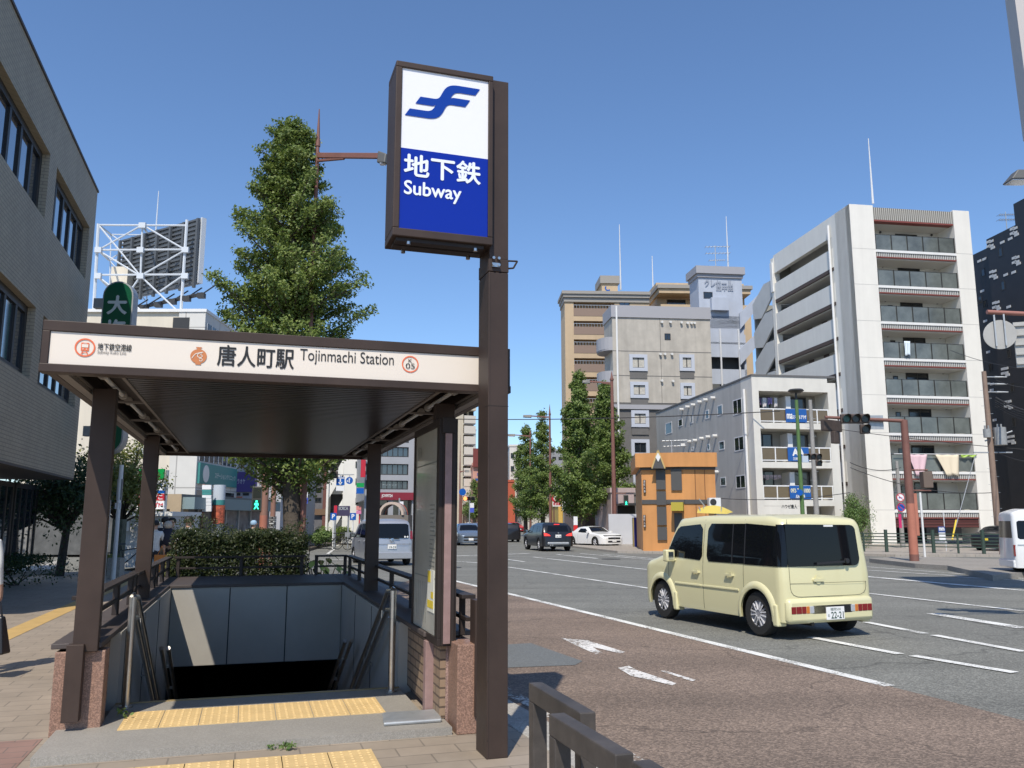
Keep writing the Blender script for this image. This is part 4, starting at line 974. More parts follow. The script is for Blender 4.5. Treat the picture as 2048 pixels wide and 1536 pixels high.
kw = [[(.95,.98),(.6,1.45),(.05,1.5),(.05,.98)],[(0,.98),(0,1.5),(-.85,1.5),(-.85,.98)],[(-.92,1.0),(-.92,1.48),(-1.4,1.42),(-1.45,1.05)]]
g = G(1276,1076,0)
vehicle('parked_kei_car', kei, (g.x,g.y+1), R(-160), 'small black boxy car parked in front of the white wall panel', blk, 'car', windows=kw, screen=(.72,1.12,.06), extra=front_extra(paintm=blk, w_=.35), z=0)
g = G(1385,1083,0)
vehicle('parked_suv', suv, (g.x-.1,g.y-1.5), R(-155), 'dark blue car parked beside the orange building behind the yellow wagon', dkb, 'car', windows=[[(.92,1.02),(.35,1.42),(-.02,1.44),(-.02,1.02)],[(-.08,1.02),(-.08,1.44),(-.9,1.42),(-.95,1.02)]], screen=(.45,1.0), rearwin=[(.62,1.08),(-.62,1.08),(-.54,1.38),(.54,1.38)], z=0)
g = G(1990,1112,0)
vehicle('parked_dark_car', slk, (26.7,46.2), R(33), 'black car parked behind the dark green fence, half hidden by the white van', blk, 'car', windows=[[(.55,.89),(.1,1.17),(-.45,1.17),(-.62,.9)]], screen=(.12,.68,.06), rearwin=(-1.1,-.75,.12), z=0, extra=lambda c, r: put(c,r,'number_plate',MATS['notice_yellow'],MB().box(c.xr-.03,c.xr-.015,-.165,.165,.5,.66)))
# white van entering on the right
van = Car(3.4,1.48,2.0,(1.25,-1.1),.28,[(-1.7,1.9),(-1.4,1.99),(.8,2.0),(1.15,1.87),(1.6,1.15),(1.7,.95)],1.05,tumble=.1,zb=.28,rnd_=.09,lean=.03,rear_r=.1,nose_r=.2); van.mx = 1.3
def van_extra(c, r):
    rear_lamps(c, r, [(.62,.62),(.72,.62),(.72,.95),(.64,.95)])
    for sd_ in (1,-1):
        c.sidepatch([(-1.6,.93),(1.5,.93),(1.5,.965),(-1.6,.965)], sd_, off=.006).build('side_stripe', galv, r, world=False)
    seams(c, r, [.35,-.75,1.2], .3, 1.75); handles(c, r, trimb, [(.5,1.0),(.15,1.0)]); mb = MB(); mb.box(c.xr-.04,c.xr+.05,-.7,.7,.28,.5); put(c,r,'rear_bumper',wroad,mb,bevel=.03); mirrors(c,r,trimb,1.3,1.1)
vr = Gr(2040,1156); va = R(-14)
vehicle('white_van', van, (vr.x+1.1*cos(va)-.74*sin(va)*-1*0+.72, vr.y+1.1*sin(va)+.66), va, 'white delivery van cut off by the right edge of the view', wroad, 'van', style='steel',
    windows=[rrect(-1.58,1.12,-.72,1.66,.06), rrect(-.66,1.12,.3,1.66,.04), [(.42,1.12),(.42,1.66),(1.05,1.66),(1.4,1.12)]], screen=(1.2,1.58,.06), rearwin=[(.6,1.15),(-.6,1.15),(-.56,1.65),(.56,1.65)], extra=van_extra)
# white car queueing behind the silver van
car2(806,1088,105,wroad,'white car further up the road beyond the silver minivan',name='queueing_car')
# ============================================================ BUILDINGS
def bld(name, P, label, w=0, dep=0, cat='building'):
    return thing(name, P.p(w/2, dep/2, 0), label, cat)
fr_dark = mat('dark_window_frame', (.03,.03,.03), .5); fr_white = mat('white_window_frame', (.62,.63,.64), .5)
curt = mat('curtain', (.45,.43,.38), .8, noise=(6,.2)); wglass = mat('reflective_glass', (.02,.03,.045), .05, spec=1.0, coat=1)
dim = mat('dim_interior', (.02,.02,.02), .9)
def window(P, u0, u1, z0, z1, root, frame=fr_dark, g=glass, fw=.06, mull=1, proud=.03, d=0, sill=None, name='window'):
    mb = MB(); mb.pb(P,u0,u1,d-proud,d+.05,z0,z0+fw); mb.pb(P,u0,u1,d-proud,d+.05,z1-fw,z1); mb.pb(P,u0,u0+fw,d-proud,d+.05,z0+fw,z1-fw); mb.pb(P,u1-fw,u1,d-proud,d+.05,z0+fw,z1-fw)
    for k in range(1, mull+1):
        c = u0+(u1-u0)*k/(mull+1); mb.pb(P,c-fw*.4,c+fw*.4,d-proud+.005,d+.05,z0+fw,z1-fw)
    o = mb.build(name, frame, root)
    mb = MB(); mb.pb(P,u0+fw*.5,u1-fw*.5,d-.006,d+.03,z0+fw*.5,z1-fw*.5); mb.build('pane', g, o)
    if sill: mb = MB(); mb.pb(P,u0-.08,u1+.08,d-sill,d+.03,z0-.1,z0-.003); mb.build('sill', frame, o)
    return o
def winpx(P, x0, y0, x1, y1, root, **k):
    u0, za = P.uz(x0,y1); u1, zb = P.uz(x1,y0); u0b = P.uz(x0,(y0+y1)/2)[0]; u1b = P.uz(x1,(y0+y1)/2)[0]
    z0 = P.uz((x0+x1)/2,y1)[1]; z1 = P.uz((x0+x1)/2,y0)[1]; return window(P, u0b, u1b, z0, z1, root, **k)
# ---------- left office building with tiled shaded face
PL = Pl(-4.62-.311*14.0, 14.0, 90+TH); 
lo = bld('office_building', PL, 'tall tan-grey tiled office building with dark window bands at the left edge', 10, 8)
uC = PL.u(169, 700); topz = PL.uz(192,378)[1]; botz = PL.uz(146,956)[1]
ltile = tiled('left_building_tile', (.43,.37,.27), (.40,.34,.25), (.24,.22,.18), .23, .075, mortar=.008, vert=90+TH, bump=.2, noise=.1)
P_ = PL
uA1 = (P_.uz(101,308)[0]+P_.uz(89,437)[0])/2; uB0 = (P_.uz(113,331)[0]+P_.uz(104,468)[0])/2; uB1 = (P_.uz(179,455)[0]+P_.uz(171,556)[0])/2
per = uB1-uA1; r1t = (P_.uz(101,308)[1]+P_.uz(113,331)[1]+P_.uz(179,455)[1])/3; r1b = (P_.uz(89,437)[1]+P_.uz(104,468)[1]+P_.uz(171,556)[1])/3
r2t = (P_.uz(73,616)[1]+P_.uz(87,630)[1])/2; r2b = (P_.uz(57,756)[1]+P_.uz(149,816)[1])/2
rows = [(r1b,r1t),(r2b,r2t)]
bays = [(uB1-per*k-(uB1-uB0), uB1-per*k) for k in range(0,8)]
U0 = -1.3
# wall with recessed bays: strips between
mb = MB(); zs = [botz, r2b, r2t, r1b, r1t, topz]
for (za,zb) in ((botz,r2b),(r2t,r1b),(r1t,topz)): mb.pb(P_,U0,uC,0,.3,za,zb)
for (za,zb) in rows:
    edges = sorted([(max(a,U0+.3),b) for a,b in bays if b > U0+.5]); c = U0
    for a,b in edges:
        if a > c: mb.pb(P_,c,a,0,.3,za,zb)
        c = b
    mb.pb(P_,c,uC,0,.3,za,zb)
mb.pb(P_,U0,uC,.3,9,botz,topz-.3)
mb.build('wall', ltile, lo)
# the end (facing away from the road corner) and parapet cap
mb = MB(); mb.pb(P_,U0,uC+.03,-.03,.33,topz,topz+.06); mb.build('roof_cap', copem, lo)
nb = 0
for (za,zb) in rows:
    for a,b in bays:
        if b < U0+.5: continue
        o = window(P_, max(a,U0+.3), b, za, zb, lo, frame=fr_dark, g=wglass, fw=.16, mull=4, proud=.05, d=.2)
mb = MB(); gz = PL.uz(60,985)[1]
mb.pb(P_,U0,PL.u(80,1050),1.2,9,0,botz-.06); mb.build('ground_floor_wall', mat('ground_floor_render', (.27,.25,.22), .7, noise=(2,.08)), lo)
Pg = Pl(*PL.p(0,1.2,0)[:2], 90+TH)
uE = Pg.uz(80,1050)[0]
for k in range(3): window(Pg, uE-.5-(k+1)*2.6, uE-.5-k*2.6-.15, .5, 2.5, lo, g=wglass, fw=.12, mull=3)
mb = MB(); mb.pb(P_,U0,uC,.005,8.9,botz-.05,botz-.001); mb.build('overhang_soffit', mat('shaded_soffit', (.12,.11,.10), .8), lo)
# green blade sign on the office corner
sgn = thing('clinic_blade_sign', PL.p(uC,-1,5), 'tall green blade sign with rounded ends and white characters above the canopy roof', 'sign')
BP = Pl.at(190, 21.5, 2)
u0, zt = BP.uz(195,562); u1, _ = BP.uz(258,562); zb = BP.uz(225,907)[1]; u0 = BP.u(193,750); u1 = BP.u(255,750)
gr = mat('sign_green', (.0,.085,.035), .35, coat=.3)
um = (u0+u1)/2; rad = (u1-u0)/2
def pill(g): return [(um+(rad-g)*cos(R(a)), zt-rad+(rad-g)*sin(R(a))) for a in range(0,181,15)]+[(um+(rad-g)*cos(R(a)), zb+rad+(rad-g)*sin(R(a))) for a in range(180,361,15)]
mb = MB(); mb.ppoly(BP, pill(0), 0, .32); mb.build('sign_case', galv, sgn)
mb = MB(); mb.ppoly(BP, pill(.035), -.012, -.001); face = mb.build('green_face', gr, sgn)
wl = mat('faded_white_lettering', (.55,.6,.58), .5)
text('大', BP, um-rad*.62, um+rad*.62, BP.uz(225,628)[1], BP.uz(225,592)[1], wl, face, d=-.02, bold=.03)
zc = BP.uz(225,640)[1]; hh_ = BP.uz(225,592)[1]-BP.uz(225,628)[1]
text('塩', BP, um-rad*.62, um+rad*.62, zc-hh_, zc, wl, face, d=-.02, bold=.03)
mb = MB()
for z_ in (BP.uz(190,605)[1], BP.uz(190,862)[1]): mb.pb(BP, BP.u(172,750), u0, .08,.26,z_-.12,z_+.14)
mb.build('bracket', galv, sgn)
# ---------- cream building with billboard, teal sign
PB = Pl.at(160, 40, 0); uR_ = PB.u(388); ztop = PB.uz(393,625)[1]
cb = bld('commercial_building', PB, 'cream painted commercial block with rooftop billboard frame and teal clinic sign', uR_, 8)
crm = mat('cream_wall', (.66,.60,.49), .7, noise=(1,.05), grime=.1); wtl = tiled('white_wall_tile', (.62,.61,.57), (.60,.59,.55), (.35,.34,.32), 3, 1.55, mortar=.03, vert=0, noise=.05, offset=0)
mb = MB(); mb.pb(PB,-3,uR_-1.3,0,14,0,ztop); mb.build('wall', crm, cb)
mb = MB(); mb.pb(PB,-3.02,PB.u(300),-.12,-.001,0,PB.uz(200,985)[1]); mb.build('ground_floor_shade', mat('shop_shade_wall', (.10,.10,.095), .7, noise=(1.5,.4)), cb)  # dark sheet standing in for the shade behind the left trees
mb = MB(); mb.pb(PB,uR_-1.298,uR_,-.1,14,0,ztop); mb.build('corner_wall', wtl, cb)
mb = MB(); mb.pb(PB,-3.05,uR_+.05,-.15,14.05,ztop,ztop+.15); mb.build('parapet', white, cb)
winpx(PB, 270,897,287,912, cb, frame=fr_white); winpx(PB, 353,966,366,982, cb, frame=fr_white); winpx(PB, 332,962,342,985, cb, frame=fr_white)
mb = MB(); a = PB.uz(372,650); mb.pb(PB,a[0]-.6,a[0]+.2,-.12,.0,a[1]-.3,a[1]+.35); mb.build('roof_louvre', fr_dark, cb)
PBs = Pl(*PB.p(uR_,-.1,0)[:2], 86.4)
PBs = Pl(*PB.p(uR_+.002,-.1,0)[:2], 90)
teal = mat('teal_sign', (.05,.24,.23), .5)
q0 = PBs.uz(393,945); mb = MB(); zA = PBs.uz(396,967)[1]; zB = PBs.uz(396,925)[1]; mb.pb(PBs,.15,5.6,-.12,0,zA,zB); ts = mb.build('teal_sign_board', teal, cb)
text('ステーションクリニック', PBs, 2.2,5.3, zA+.35*(zB-zA), zA+.62*(zB-zA), white, ts, d=-.13, bold=.01)
mb = MB(); mb.lathe(PBs.p(.95,-.125,(zA+zB)/2),PBs.p(0,-1,0)-PBs.p(0,0,0),[(0,.42),(.01,.42),(.01,0)],20); mb.build('round_emblem', white, ts)
mb = MB(); mb.pb(PBs,.2,5.6,-.01,.05,1.0,zA-.3)
for k in range(9): mb.mi(1).pb(PBs,.2+k*.65,.26+k*.65,-.04,.0,zB+.1,ztop-.5)
mb.mi(0).pb(PBs,.2,5.6,-.012,.05,zB+.1,ztop-.5); mb.build('side_glazing', [glass, white], cb)
# lower block next to it with purple sign
PC = Pl.at(452, 46, 0); zt_ = PC.uz(470,925)[1]
pb_ = bld('shop_building', PC, 'pale grey shop block with a purple sign band behind the pedestrian signal', 5, 6)
mb = MB(); mb.pb(PC,-.3,PC.u(560),0,8,0,zt_); mb.build('wall', mat('pale_grey_wall', (.42,.43,.46), .7, noise=(1,.08)), pb_)
pur = mat('purple_sign', (.085,.06,.22), .5); mb = MB(); a=PC.uz(466,984); b=PC.uz(515,944); mb.pb(PC,a[0],b[0],-.12,-.001,a[1],b[1]); mb.build('purple_sign_board', pur, pb_)
ptext('カラオケ', PC, (470,968),(492,958), white, pb_, d=-.13)
for x in (469,486): winpx(PC, x,986,x+12,991, pb_)
mb = MB(); a=PC.uz(466,1003); b=PC.uz(485,993); mb.pb(PC,a[0],b[0],-.1,-.001,a[1],b[1]); mb.build('orange_sign_board', mat('orange_sign', (.5,.13,.06), .5), pb_)
mb = MB(); a=PC.uz(466,1034); b=PC.uz(505,1018); mb.hexa([PC.p(a[0],-1.2,a[1]),PC.p(b[0],-1.2,a[1]),PC.p(b[0],0,a[1]),PC.p(a[0],0,a[1]),PC.p(a[0],-1.15,a[1]+.1),PC.p(b[0],-1.15,a[1]+.1),PC.p(b[0],0,b[1]),PC.p(a[0],0,b[1])]); mb.build('blue_awning', mat('blue_awning_cloth', (.02,.04,.2), .7), pb_)
mb = MB(); a=PC.uz(466,1090); b=PC.uz(500,1035); mb.pb(PC,a[0],b[0],-.01,.1,.1,b[1]); mb.build('shop_front', glass, pb_)
# convenience store, beige corner block
PV = Pl.at(262, 33, -2); uc = PV.u(360); zt_ = PV.uz(359,988)[1]
cs = bld('convenience_store', PV, 'beige single storey convenience store with glass front and red cigarette signs', uc, 5)
bei = mat('beige_render', (.40,.31,.20), .7, noise=(2,.06)); dgrey = mat('dark_grey_wall', (.12,.12,.12), .7, noise=(2,.1))
mb = MB(); mb.pb(PV,PV.u(300),uc,0,9,PV.uz(350,1018)[1],zt_); mb.pb(PV,PV.u(338),uc-.0,0,.9,0,PV.uz(350,1018)[1]); mb.build('wall', bei, cs)
mb = MB(); mb.pb(PV,-.5,PV.u(337.5),.5,8,0,PV.uz(350,1018)[1]-.01); mb.build('recessed_wall', dgrey, cs)
PVs = Pl(*PV.p(uc,0,0)[:2], 84)
za = PVs.uz(362,1018)[1]; zb_ = PVs.uz(362,994)[1]
mb = MB(); mb.pb(PVs,.1,9,-.5,.0,za,zb_); mb.build('shop_sign_band', mat('store_sign_band', (.20,.27,.28), .5), cs)
mb = MB(); mb.pb(PVs,0,9,.0,.3,zb_,zt_); mb.build('parapet', dgrey, cs)
mb = MB(); mb.pb(PVs,.1,9,.05,.1,.1,za); mb.mi(1)
for k in range(7): mb.pb(PVs,.1+k*1.3,.2+k*1.3,-.01,.05,.1,za)
mb.build('glass_front', [mat('shop_glass_bright', (.16,.16,.17), .2, noise=(3,.5)), galv], cs)
# tall store sign
SS = Pl.at(274, 30, 0)
st = thing('store_pole_sign', SS.p(.5,0,0), 'upright convenience store sign with green white and blue bands and red panels', 'sign')
def panel(P, x0, y0, x1, y1, m, root, d0=-.1, d1=0, name='sign_panel'):
    u0 = P.u(x0,(y0+y1)/2); u1 = P.u(x1,(y0+y1)/2); z0 = P.uz((x0+x1)/2,y1)[1]; z1 = P.uz((x0+x1)/2,y0)[1]
    mb = MB(); mb.pb(P,u0,u1,d0,d1,z0,z1); return mb.build(name, m, root), (u0,u1,z0,z1)
sgreen = mat('store_green', (.0,.30,.06), .4); sblue = mat('store_blue', (.0,.09,.4), .4); sred = mat('sign_red', (.5,.02,.04), .45); swhite = mat('sign_white', (.74,.75,.76), .45)
panel(SS,279,938,330,960.5,sgreen,st); o_,b_ = panel(SS,279,961,330,980.5,swhite,st); panel(SS,275,981,330,987,sblue,st)
text('FamilyMart', SS, b_[0]+.03,b_[1]-.04,b_[2]+.08,b_[3]-.08, sblue, o_, d=-.11, bold=.015)
o_,b_ = panel(SS,275,988,330,1001,sred,st); text('酒 たばこ', SS, b_[0]+.05,b_[1]-.04,b_[2]+.03,b_[3]-.03, swhite, o_, d=-.11, bold=.02)
o_,b_ = panel(SS,275,1002,330,1018,swhite,st); text('銀行ATM', SS, b_[0]+.05,b_[1]-.04,b_[2]+.05,b_[3]-.05, sred, o_, d=-.11, bold=.02)
mb = MB(); a = SS.u(280); mb.tube(SS.p(a,.1,0),SS.p(a,.1,SS.uz(280,940)[1]),.06); mb.build('pole', galv, st); mb = MB(); a = SS.u(326); mb.tube(SS.p(a,.1,0),SS.p(a,.1,SS.uz(280,940)[1]),.06); mb.build('pole', galv, st)
# sign pylon white/teal and round sign column, ramen banner
SQ = Pl.at(400, 34, 0)
py_ = thing('clinic_pylon_sign', SQ.p(.4,0,0), 'narrow white and teal stacked panel sign on a red post', 'sign')
for i,(y0,y1,m_) in enumerate(((970,979,swhite),(979.5,984,teal),(984.5,990,teal),(990.5,997,swhite),(997.5,1004,swhite),(1004.5,1011,swhite),(1011.5,1023,swhite))): panel(SQ,406,y0,424,y1,m_,py_,name='sign_panel')
mb = MB(); u_ = SQ.u(403.5); mb.tube(SQ.p(u_,.02,0),SQ.p(u_,.02,SQ.uz(404,968)[1]),.05); mb.build('post', rust, py_)
rb = thing('round_sign_column', SQ.p(.9,.3,0), 'round white and teal advertising column with a red food poster below', 'sign')
c = D(438,1000,34.6); mb = MB()
mb.tube((c.x,c.y,0),(c.x,c.y,D(438,1045,34.6).z),.18); zb1 = D(438,1010,34.6).z; zt1 = D(438,970,34.6).z
mb.mi(1).tube((c.x,c.y,zb1-.75),(c.x,c.y,zb1-.01),.26,n=20); mb.mi(2).tube((c.x,c.y,zb1),(c.x,c.y,zb1+.2),.24,n=20); mb.mi(3).tube((c.x,c.y,zb1+.2),(c.x,c.y,zt1),.24,n=20)
mb.build('column', [galv, mat('food_poster', (.42,.10,.05), .5, noise=(9,.8)), teal, mat('pale_sign_glass', (.5,.55,.6), .4)], rb, smooth=40)
# ---------- dark small buildings and white stair building
PD = Pl.at(612, 62, 3)
ds = bld('brick_shop_building', PD, 'narrow grey and red-brown shop building left of the white stair building', 2, 6)
zt_ = PD.uz(640,905)[1]
mb = MB(); mb.pb(PD,0,PD.u(645),0,8,0,zt_); mb.mi(1).pb(PD,PD.u(645),PD.u(655),-.2,8,0,zt_+.3); mb.mi(2).pb(PD,PD.u(612),PD.u(655),-.25,-.2,PD.uz(640,1030)[1],PD.uz(640,1018)[1])
mb.build('wall', [mat('slate_wall', (.13,.13,.14), .7, noise=(2,.2)), mat('red_brown_wall', (.14,.055,.045), .7), mat('brown_fascia', (.16,.1,.06), .7)], ds)
for y in (962,975,995): winpx(PD,622,y,643,y+10,ds,mull=2)
panel(PD,614,985,622,1008,swhite,ds,-.4,-.2)
PE_ = Pl.at(655, 60, 8)
sb_ = bld('stair_building', PE_, 'bright white multi-storey building with an open zigzag staircase', 5, 5)
zt_ = PE_.uz(700,800)[1]; NF = int(zt_/2.9); ul = PE_.u(684); ur = PE_.u(728)
wht = mat('white_wall', (.74,.74,.71), .6, noise=(1,.04)); 
mb = MB(); mb.pb(PE_,ul,ur,0,7,0,zt_); mb.build('wall', wht, sb_)
for y in (923,957,996): winpx(PE_,711,y,716,y+13,sb_,mull=0)
mb = MB()
us = PE_.u(655)
fh = 2.9
for k in range(NF):
    z0 = .2+k*fh
    mb.hexa([PE_.p(us,.2,z0),PE_.p(ul-.02,.2,z0+fh*.62),PE_.p(ul-.02,.35,z0+fh*.62),PE_.p(us,.35,z0),PE_.p(us,.2,z0+1.1),PE_.p(ul-.02,.2,z0+1.1+fh*.62),PE_.p(ul-.02,.35,z0+1.1+fh*.62),PE_.p(us,.35,z0+1.1)])
    mb.pb(PE_,us,ul-.02,2.2,2.35,z0+.4,z0+1.5)
mb.pb(PE_,us-.15,us,0,2.5,0,zt_)
mb.build('staircase', wht, sb_)
mb = MB(); mb.pb(PE_,us,ul-.02,3,3.1,0,zt_); mb.build('back_wall', dgrey, sb_)
# purple kanban next to it
kb_ = thing('shop_hoarding', D(690,1010,50), 'dark purple shop hoarding sign in front of the white stair building', 'sign')
PK = Pl.at(664, 50, 0); o_,b_ = panel(PK,668,1012,700,1032,mat('dark_purple_sign',(.05,.04,.09),.5),kb_); text('ECRCA', PK, b_[0]+.3,b_[1]-.1,b_[2]+.35,b_[3]-.05, MATS['faded_white_lettering'], o_, d=-.11)
panel(PK,669,1011,675,1029,sred,kb_,-.14,-.101); mb = MB(); mb.tube(D(671,1032,50),(D(671,1032,50).x,50,0),.05); mb.tube(D(697,1032,50),(D(697,1032,50).x,50,0),.05); mb.build('post', galv, kb_)
# ---------- grey office with ribbon windows and red sign
PO = Pl.at(728, 52, 14)
ob = bld('ribbon_window_office', PO, 'grey office building with dark ribbon windows and a red shop sign band', 6, 6)
uw = PO.u(826); zt_ = PO.uz(790,760)[1]
ogw = mat('grey_panel_wall', (.33,.34,.36), .6, noise=(1,.06)); bands = [(894,914),(928,950),(961,979)]
zz = []
for (y0,y1) in bands: zz.append((PO.uz(795,y1)[1], PO.uz(795,y0)[1]))
zz.sort(); fhh = zz[1][0]-zz[0][0]; zz = [q for q in zz+[(zz[-1][0]+fhh*k, zz[-1][1]+fhh*k) for k in (1,2,3)] if q[1] < zt_-.4]
sgz = (PO.uz(795,1000)[1], PO.uz(795,985)[1])
mb = MB(); c = sgz[0]
for a,b in zz: mb.pb(PO,0,uw,0,.4,c,a); c = b
mb.pb(PO,0,uw,0,.4,c,zt_); mb.pb(PO,0,uw,.4,9,sgz[0],zt_-.1)
for k in range(3): mb.pb(PO,-.0+k*uw/2*.97,k*uw/2*.97+.3,-.0,.5,0,sgz[0])
mb.pb(PO,uw-.35,uw,-.005,.4,sgz[0],zt_-.01)
mb.build('wall', ogw, ob)
for a,b in zz: window(PO,0.05,uw-.36,a,b,ob,g=wglass,fw=.06,mull=7,proud=.05,d=.15)
mb = MB(); mb.pb(PO,uw*.25,uw,-.15,-.001,sgz[0],sgz[1]); rs = mb.build('red_sign_board', mat('wine_red_sign', (.22,.015,.03), .45), ob)
text('JOYFIT24', PO, uw*.34,uw*.56,sgz[0]+.12,sgz[1]-.12, white, rs, d=-.16, bold=.02)
text('クリニック', PO, uw*.35,uw*.65,zz[0][0]+.25,zz[0][1]-.25, MATS['faded_white_lettering'], ob, d=-.0)
mb = MB(); mb.pb(PO,.3,uw-.3,.45,.5,.1,sgz[0]-.02); mb.build('shop_front', glass, ob)
mb = MB(); mb.pb(PO,-.3,-.02,-.3,-.15,PO.uz(738,955)[1],PO.uz(738,915)[1]); mb.build('vertical_red_sign', sred, ob)
mb = MB(); mb.pb(PO,-.55,-.1,-.6,-.5,PO.uz(735,975)[1],PO.uz(735,967)[1]); mb.build('green_sign', sgreen, ob); mb = MB(); mb.pb(PO,-.55,-.1,-.6,-.5,PO.uz(735,988)[1],PO.uz(735,977)[1]); mb.build('blue_sign', sblue, ob)
# red and white striped neighbour
PO2 = Pl(*PO.p(uw+.05,0,0)[:2], 14); ob2 = bld('red_banded_building', PO2, 'narrow building with salmon-red balcony bands beside the grey office', 1, 4)
mb = MB(); mb.pb(PO2,0,1.4,.3,6,0,zt_+2); 
for a,b in zz: mb.mi(1).pb(PO2,0,1.4,-.1,.3,a-1.0,a)
mb.build('wall', [dgrey, mat('salmon_band', (.40,.14,.10), .6)], ob2)
# arched kiosk roof thing in front (shelter with round arch)
ks = thing('arched_shelter', D(785,1040,47), 'small shelter with a striped barrel arch roof beyond the silver minivan', 'shelter')
c = D(782,1030,47); rr_ = .72; mb = MB()
for j,(m_,y0) in enumerate(((0,0),(1,.5),(2,1.0))):
    for i in range(12):
        a0 = pi*i/12; a1 = pi*(i+1)/12; P3 = Pl(c.x,c.y+y0,-8)
        mb.mi(m_).hexa([P3.p(cos(a0)*rr_,0,c.z+sin(a0)*rr_),P3.p(cos(a1)*rr_,0,c.z+sin(a1)*rr_),P3.p(cos(a1)*rr_,.48,c.z+sin(a1)*rr_),P3.p(cos(a0)*rr_,.48,c.z+sin(a0)*rr_)]+[P3.p(cos(q)*rr_*.82,d_,c.z+sin(q)*rr_*.82) for q,d_ in ((a0,0),(a1,0),(a1,.48),(a0,.48))])
mb.build('arch_roof', [mat('arch_beige',(.5,.4,.33),.5), mat('arch_teal',(.1,.2,.22),.5), mat('arch_red',(.5,.1,.06),.5)], ks)
mb = MB(); mb.box(c.x-.75,c.x+.95,c.y,c.y+2,0,c.z); mb.mi(1).box(c.x-.9,c.x+.6,c.y-.03,c.y,.3,c.z-.5); mb.build('shelter_body', [mat('shelter_brown',(.16,.14,.12),.6), glass], ks)
# ---------- tall beige tower with stacked balconies
PT = Pl.at(905, 120, 18); tw = bld('apartment_tower', PT, 'tall cream apartment tower with stacked balconies seen left of the pillar sign', 3, 8)
zt_ = PT.uz(925,820)[1]; u1 = PT.u(925); u2 = PT.u(947)
twm = mat('cream_tower_wall', (.52,.47,.37), .7, noise=(.5,.05))
mb = MB(); mb.pb(PT,-2,u1,0,12,0,zt_); mb.pb(PT,u1,u2,1.4,12,0,zt_+.0); mb.pb(PT,u1-.5,u2+.3,0,12,zt_,zt_+.6); mb.build('wall', twm, tw)
pk = PT.p(u1+.8,3,0); mb = MB(); mb.hexa([PT.p(u1-1.2,.5,zt_+.6),PT.p(u2,.5,zt_+.6),PT.p(u2,6,zt_+.6),PT.p(u1-1.2,6,zt_+.6),PT.p(u1+.5,.6,zt_+3),PT.p(u1+.6,.6,zt_+3),PT.p(u1+.6,6,zt_+3),PT.p(u1+.5,6,zt_+3)]); mb.build('roof', ogw, tw)
n = 9; f = (PT.uz(935,985)[1]-0)/1; 
zlist = [PT.uz(936,y)[1] for y in (847,867.5,888.5,909.5,930,952,973,990,1007)]
for z_ in zlist:
    mb = MB(); mb.pb(PT,u1,u2+.1,-.5,-.38,z_,z_+1.1); mb.pb(PT,u1,u2+.1,-.38,1.4,z_-.15,z_); mb.pb(PT,u2-.02,u2+.1,-.38,1.4,z_,z_+1.1); mb.build('balcony', mat('pale_balcony', (.56,.53,.47), .6), tw)
    for k in (0,1): mb = MB(); mb.pb(PT,u1+.15+k*1.05,u1+.85+k*1.05,1.36,1.41,z_,z_+2.0); mb.build('window', glass, tw)
# mid-distance mixed blocks around the vanishing point
def block(name, px0, px1, ytop, Y, phi, col, label, rowsn=0, dep=12, wm=None, colsn=2, band=None):
    P = Pl.at(px0, Y, phi); u1 = P.u(px1, 1000); z = P.uz((px0+px1)/2, ytop)[1]; o = bld(name, P, label, u1, dep)
    m_ = mat('wall_'+name+'_%02x%02x%02x' % tuple(int(c*255) for c in col), col, .7, noise=(.6,.07), grime=.08)
    mb = MB(); mb.pb(P,0,u1,0,dep,0,z); mb.build('wall', m_, o)
    mb = MB(); mb.pb(P,-.1,u1+.1,-.1,dep+.1,z,z+.35); mb.build('parapet', m_, o)
    if rowsn:
        fh_ = z/(rowsn+.3)
        for r_ in range(1,rowsn):
            for c_ in range(colsn):
                w_ = u1/colsn; window(P, w_*c_+w_*.2, w_*c_+w_*.8, r_*fh_+.9, r_*fh_+fh_*.8, o, fw=.08, mull=0 if w_ < 2 else 1)
    return o, P, u1, z
o, P, u1, z = block('office_block', 940,968,906,150,5,(.22,.22,.23),'grey office block with louvred top rising behind the pink building',0); 
for k in range(7): mb = MB(); mb.pb(P,.3,u1-.2,-.05,0,z-2.5-k*2.6,z-1.2-k*2.6); mb.build('window_band', glass, o)
block('slim_tower', 945,951,861,200,5,(.3,.32,.33),'slim dark grey tower far away just left of the pillar sign',0)
o, P, u1, z = block('pink_building', 945,972,931,110,4,(.52,.27,.21),'salmon pink building with blue characters seen left of the pillar sign',0)
text('本舗', P, u1*.3,u1*.85,P.uz(958,952)[1],P.uz(958,945)[1], sblue, o, d=-.05, bold=.02); mb = MB(); mb.pb(P,0,u1,-.4,-.05,z-.2,z+2.2); rd = mb.build('roof_sign', mat('dark_red_sign', (.16,.03,.025), .6), o)
for k in range(4): mb = MB(); mb.pb(P,.3+k*.45*u1/2,.3+k*.45*u1/2+.35,-.03,0,P.uz(958,961)[1],P.uz(958,957)[1]); mb.build('window', sblue, o)
block('white_block', 1019,1043,893,150,3,(.62,.60,.55),'white apartment block far down the street right of the pillar sign',6,colsn=2)
block('rust_block', 1010,1021,915,170,3,(.35,.13,.07),'rust-orange building sliver immediately right of the pillar sign',5,colsn=1)
block('low_red_shop', 1010,1030,964,140,3,(.45,.10,.05),'low orange-red shop front far down the street',0)
block('steel_frame_tower', 1090,1128,903,140,3,(.25,.26,.27),'grey tower glimpsed between the two pairs of ginkgo trees',7,colsn=3)
block('street_block', 1043,1110,960,130,3,(.5,.48,.44),'pale low block behind the left pair of ginkgo trees',4,colsn=4)
block('left_far_block', 960,1012,975,190,0,(.4,.38,.36),'grey block closing the end of the street behind the pillar',4,colsn=3)
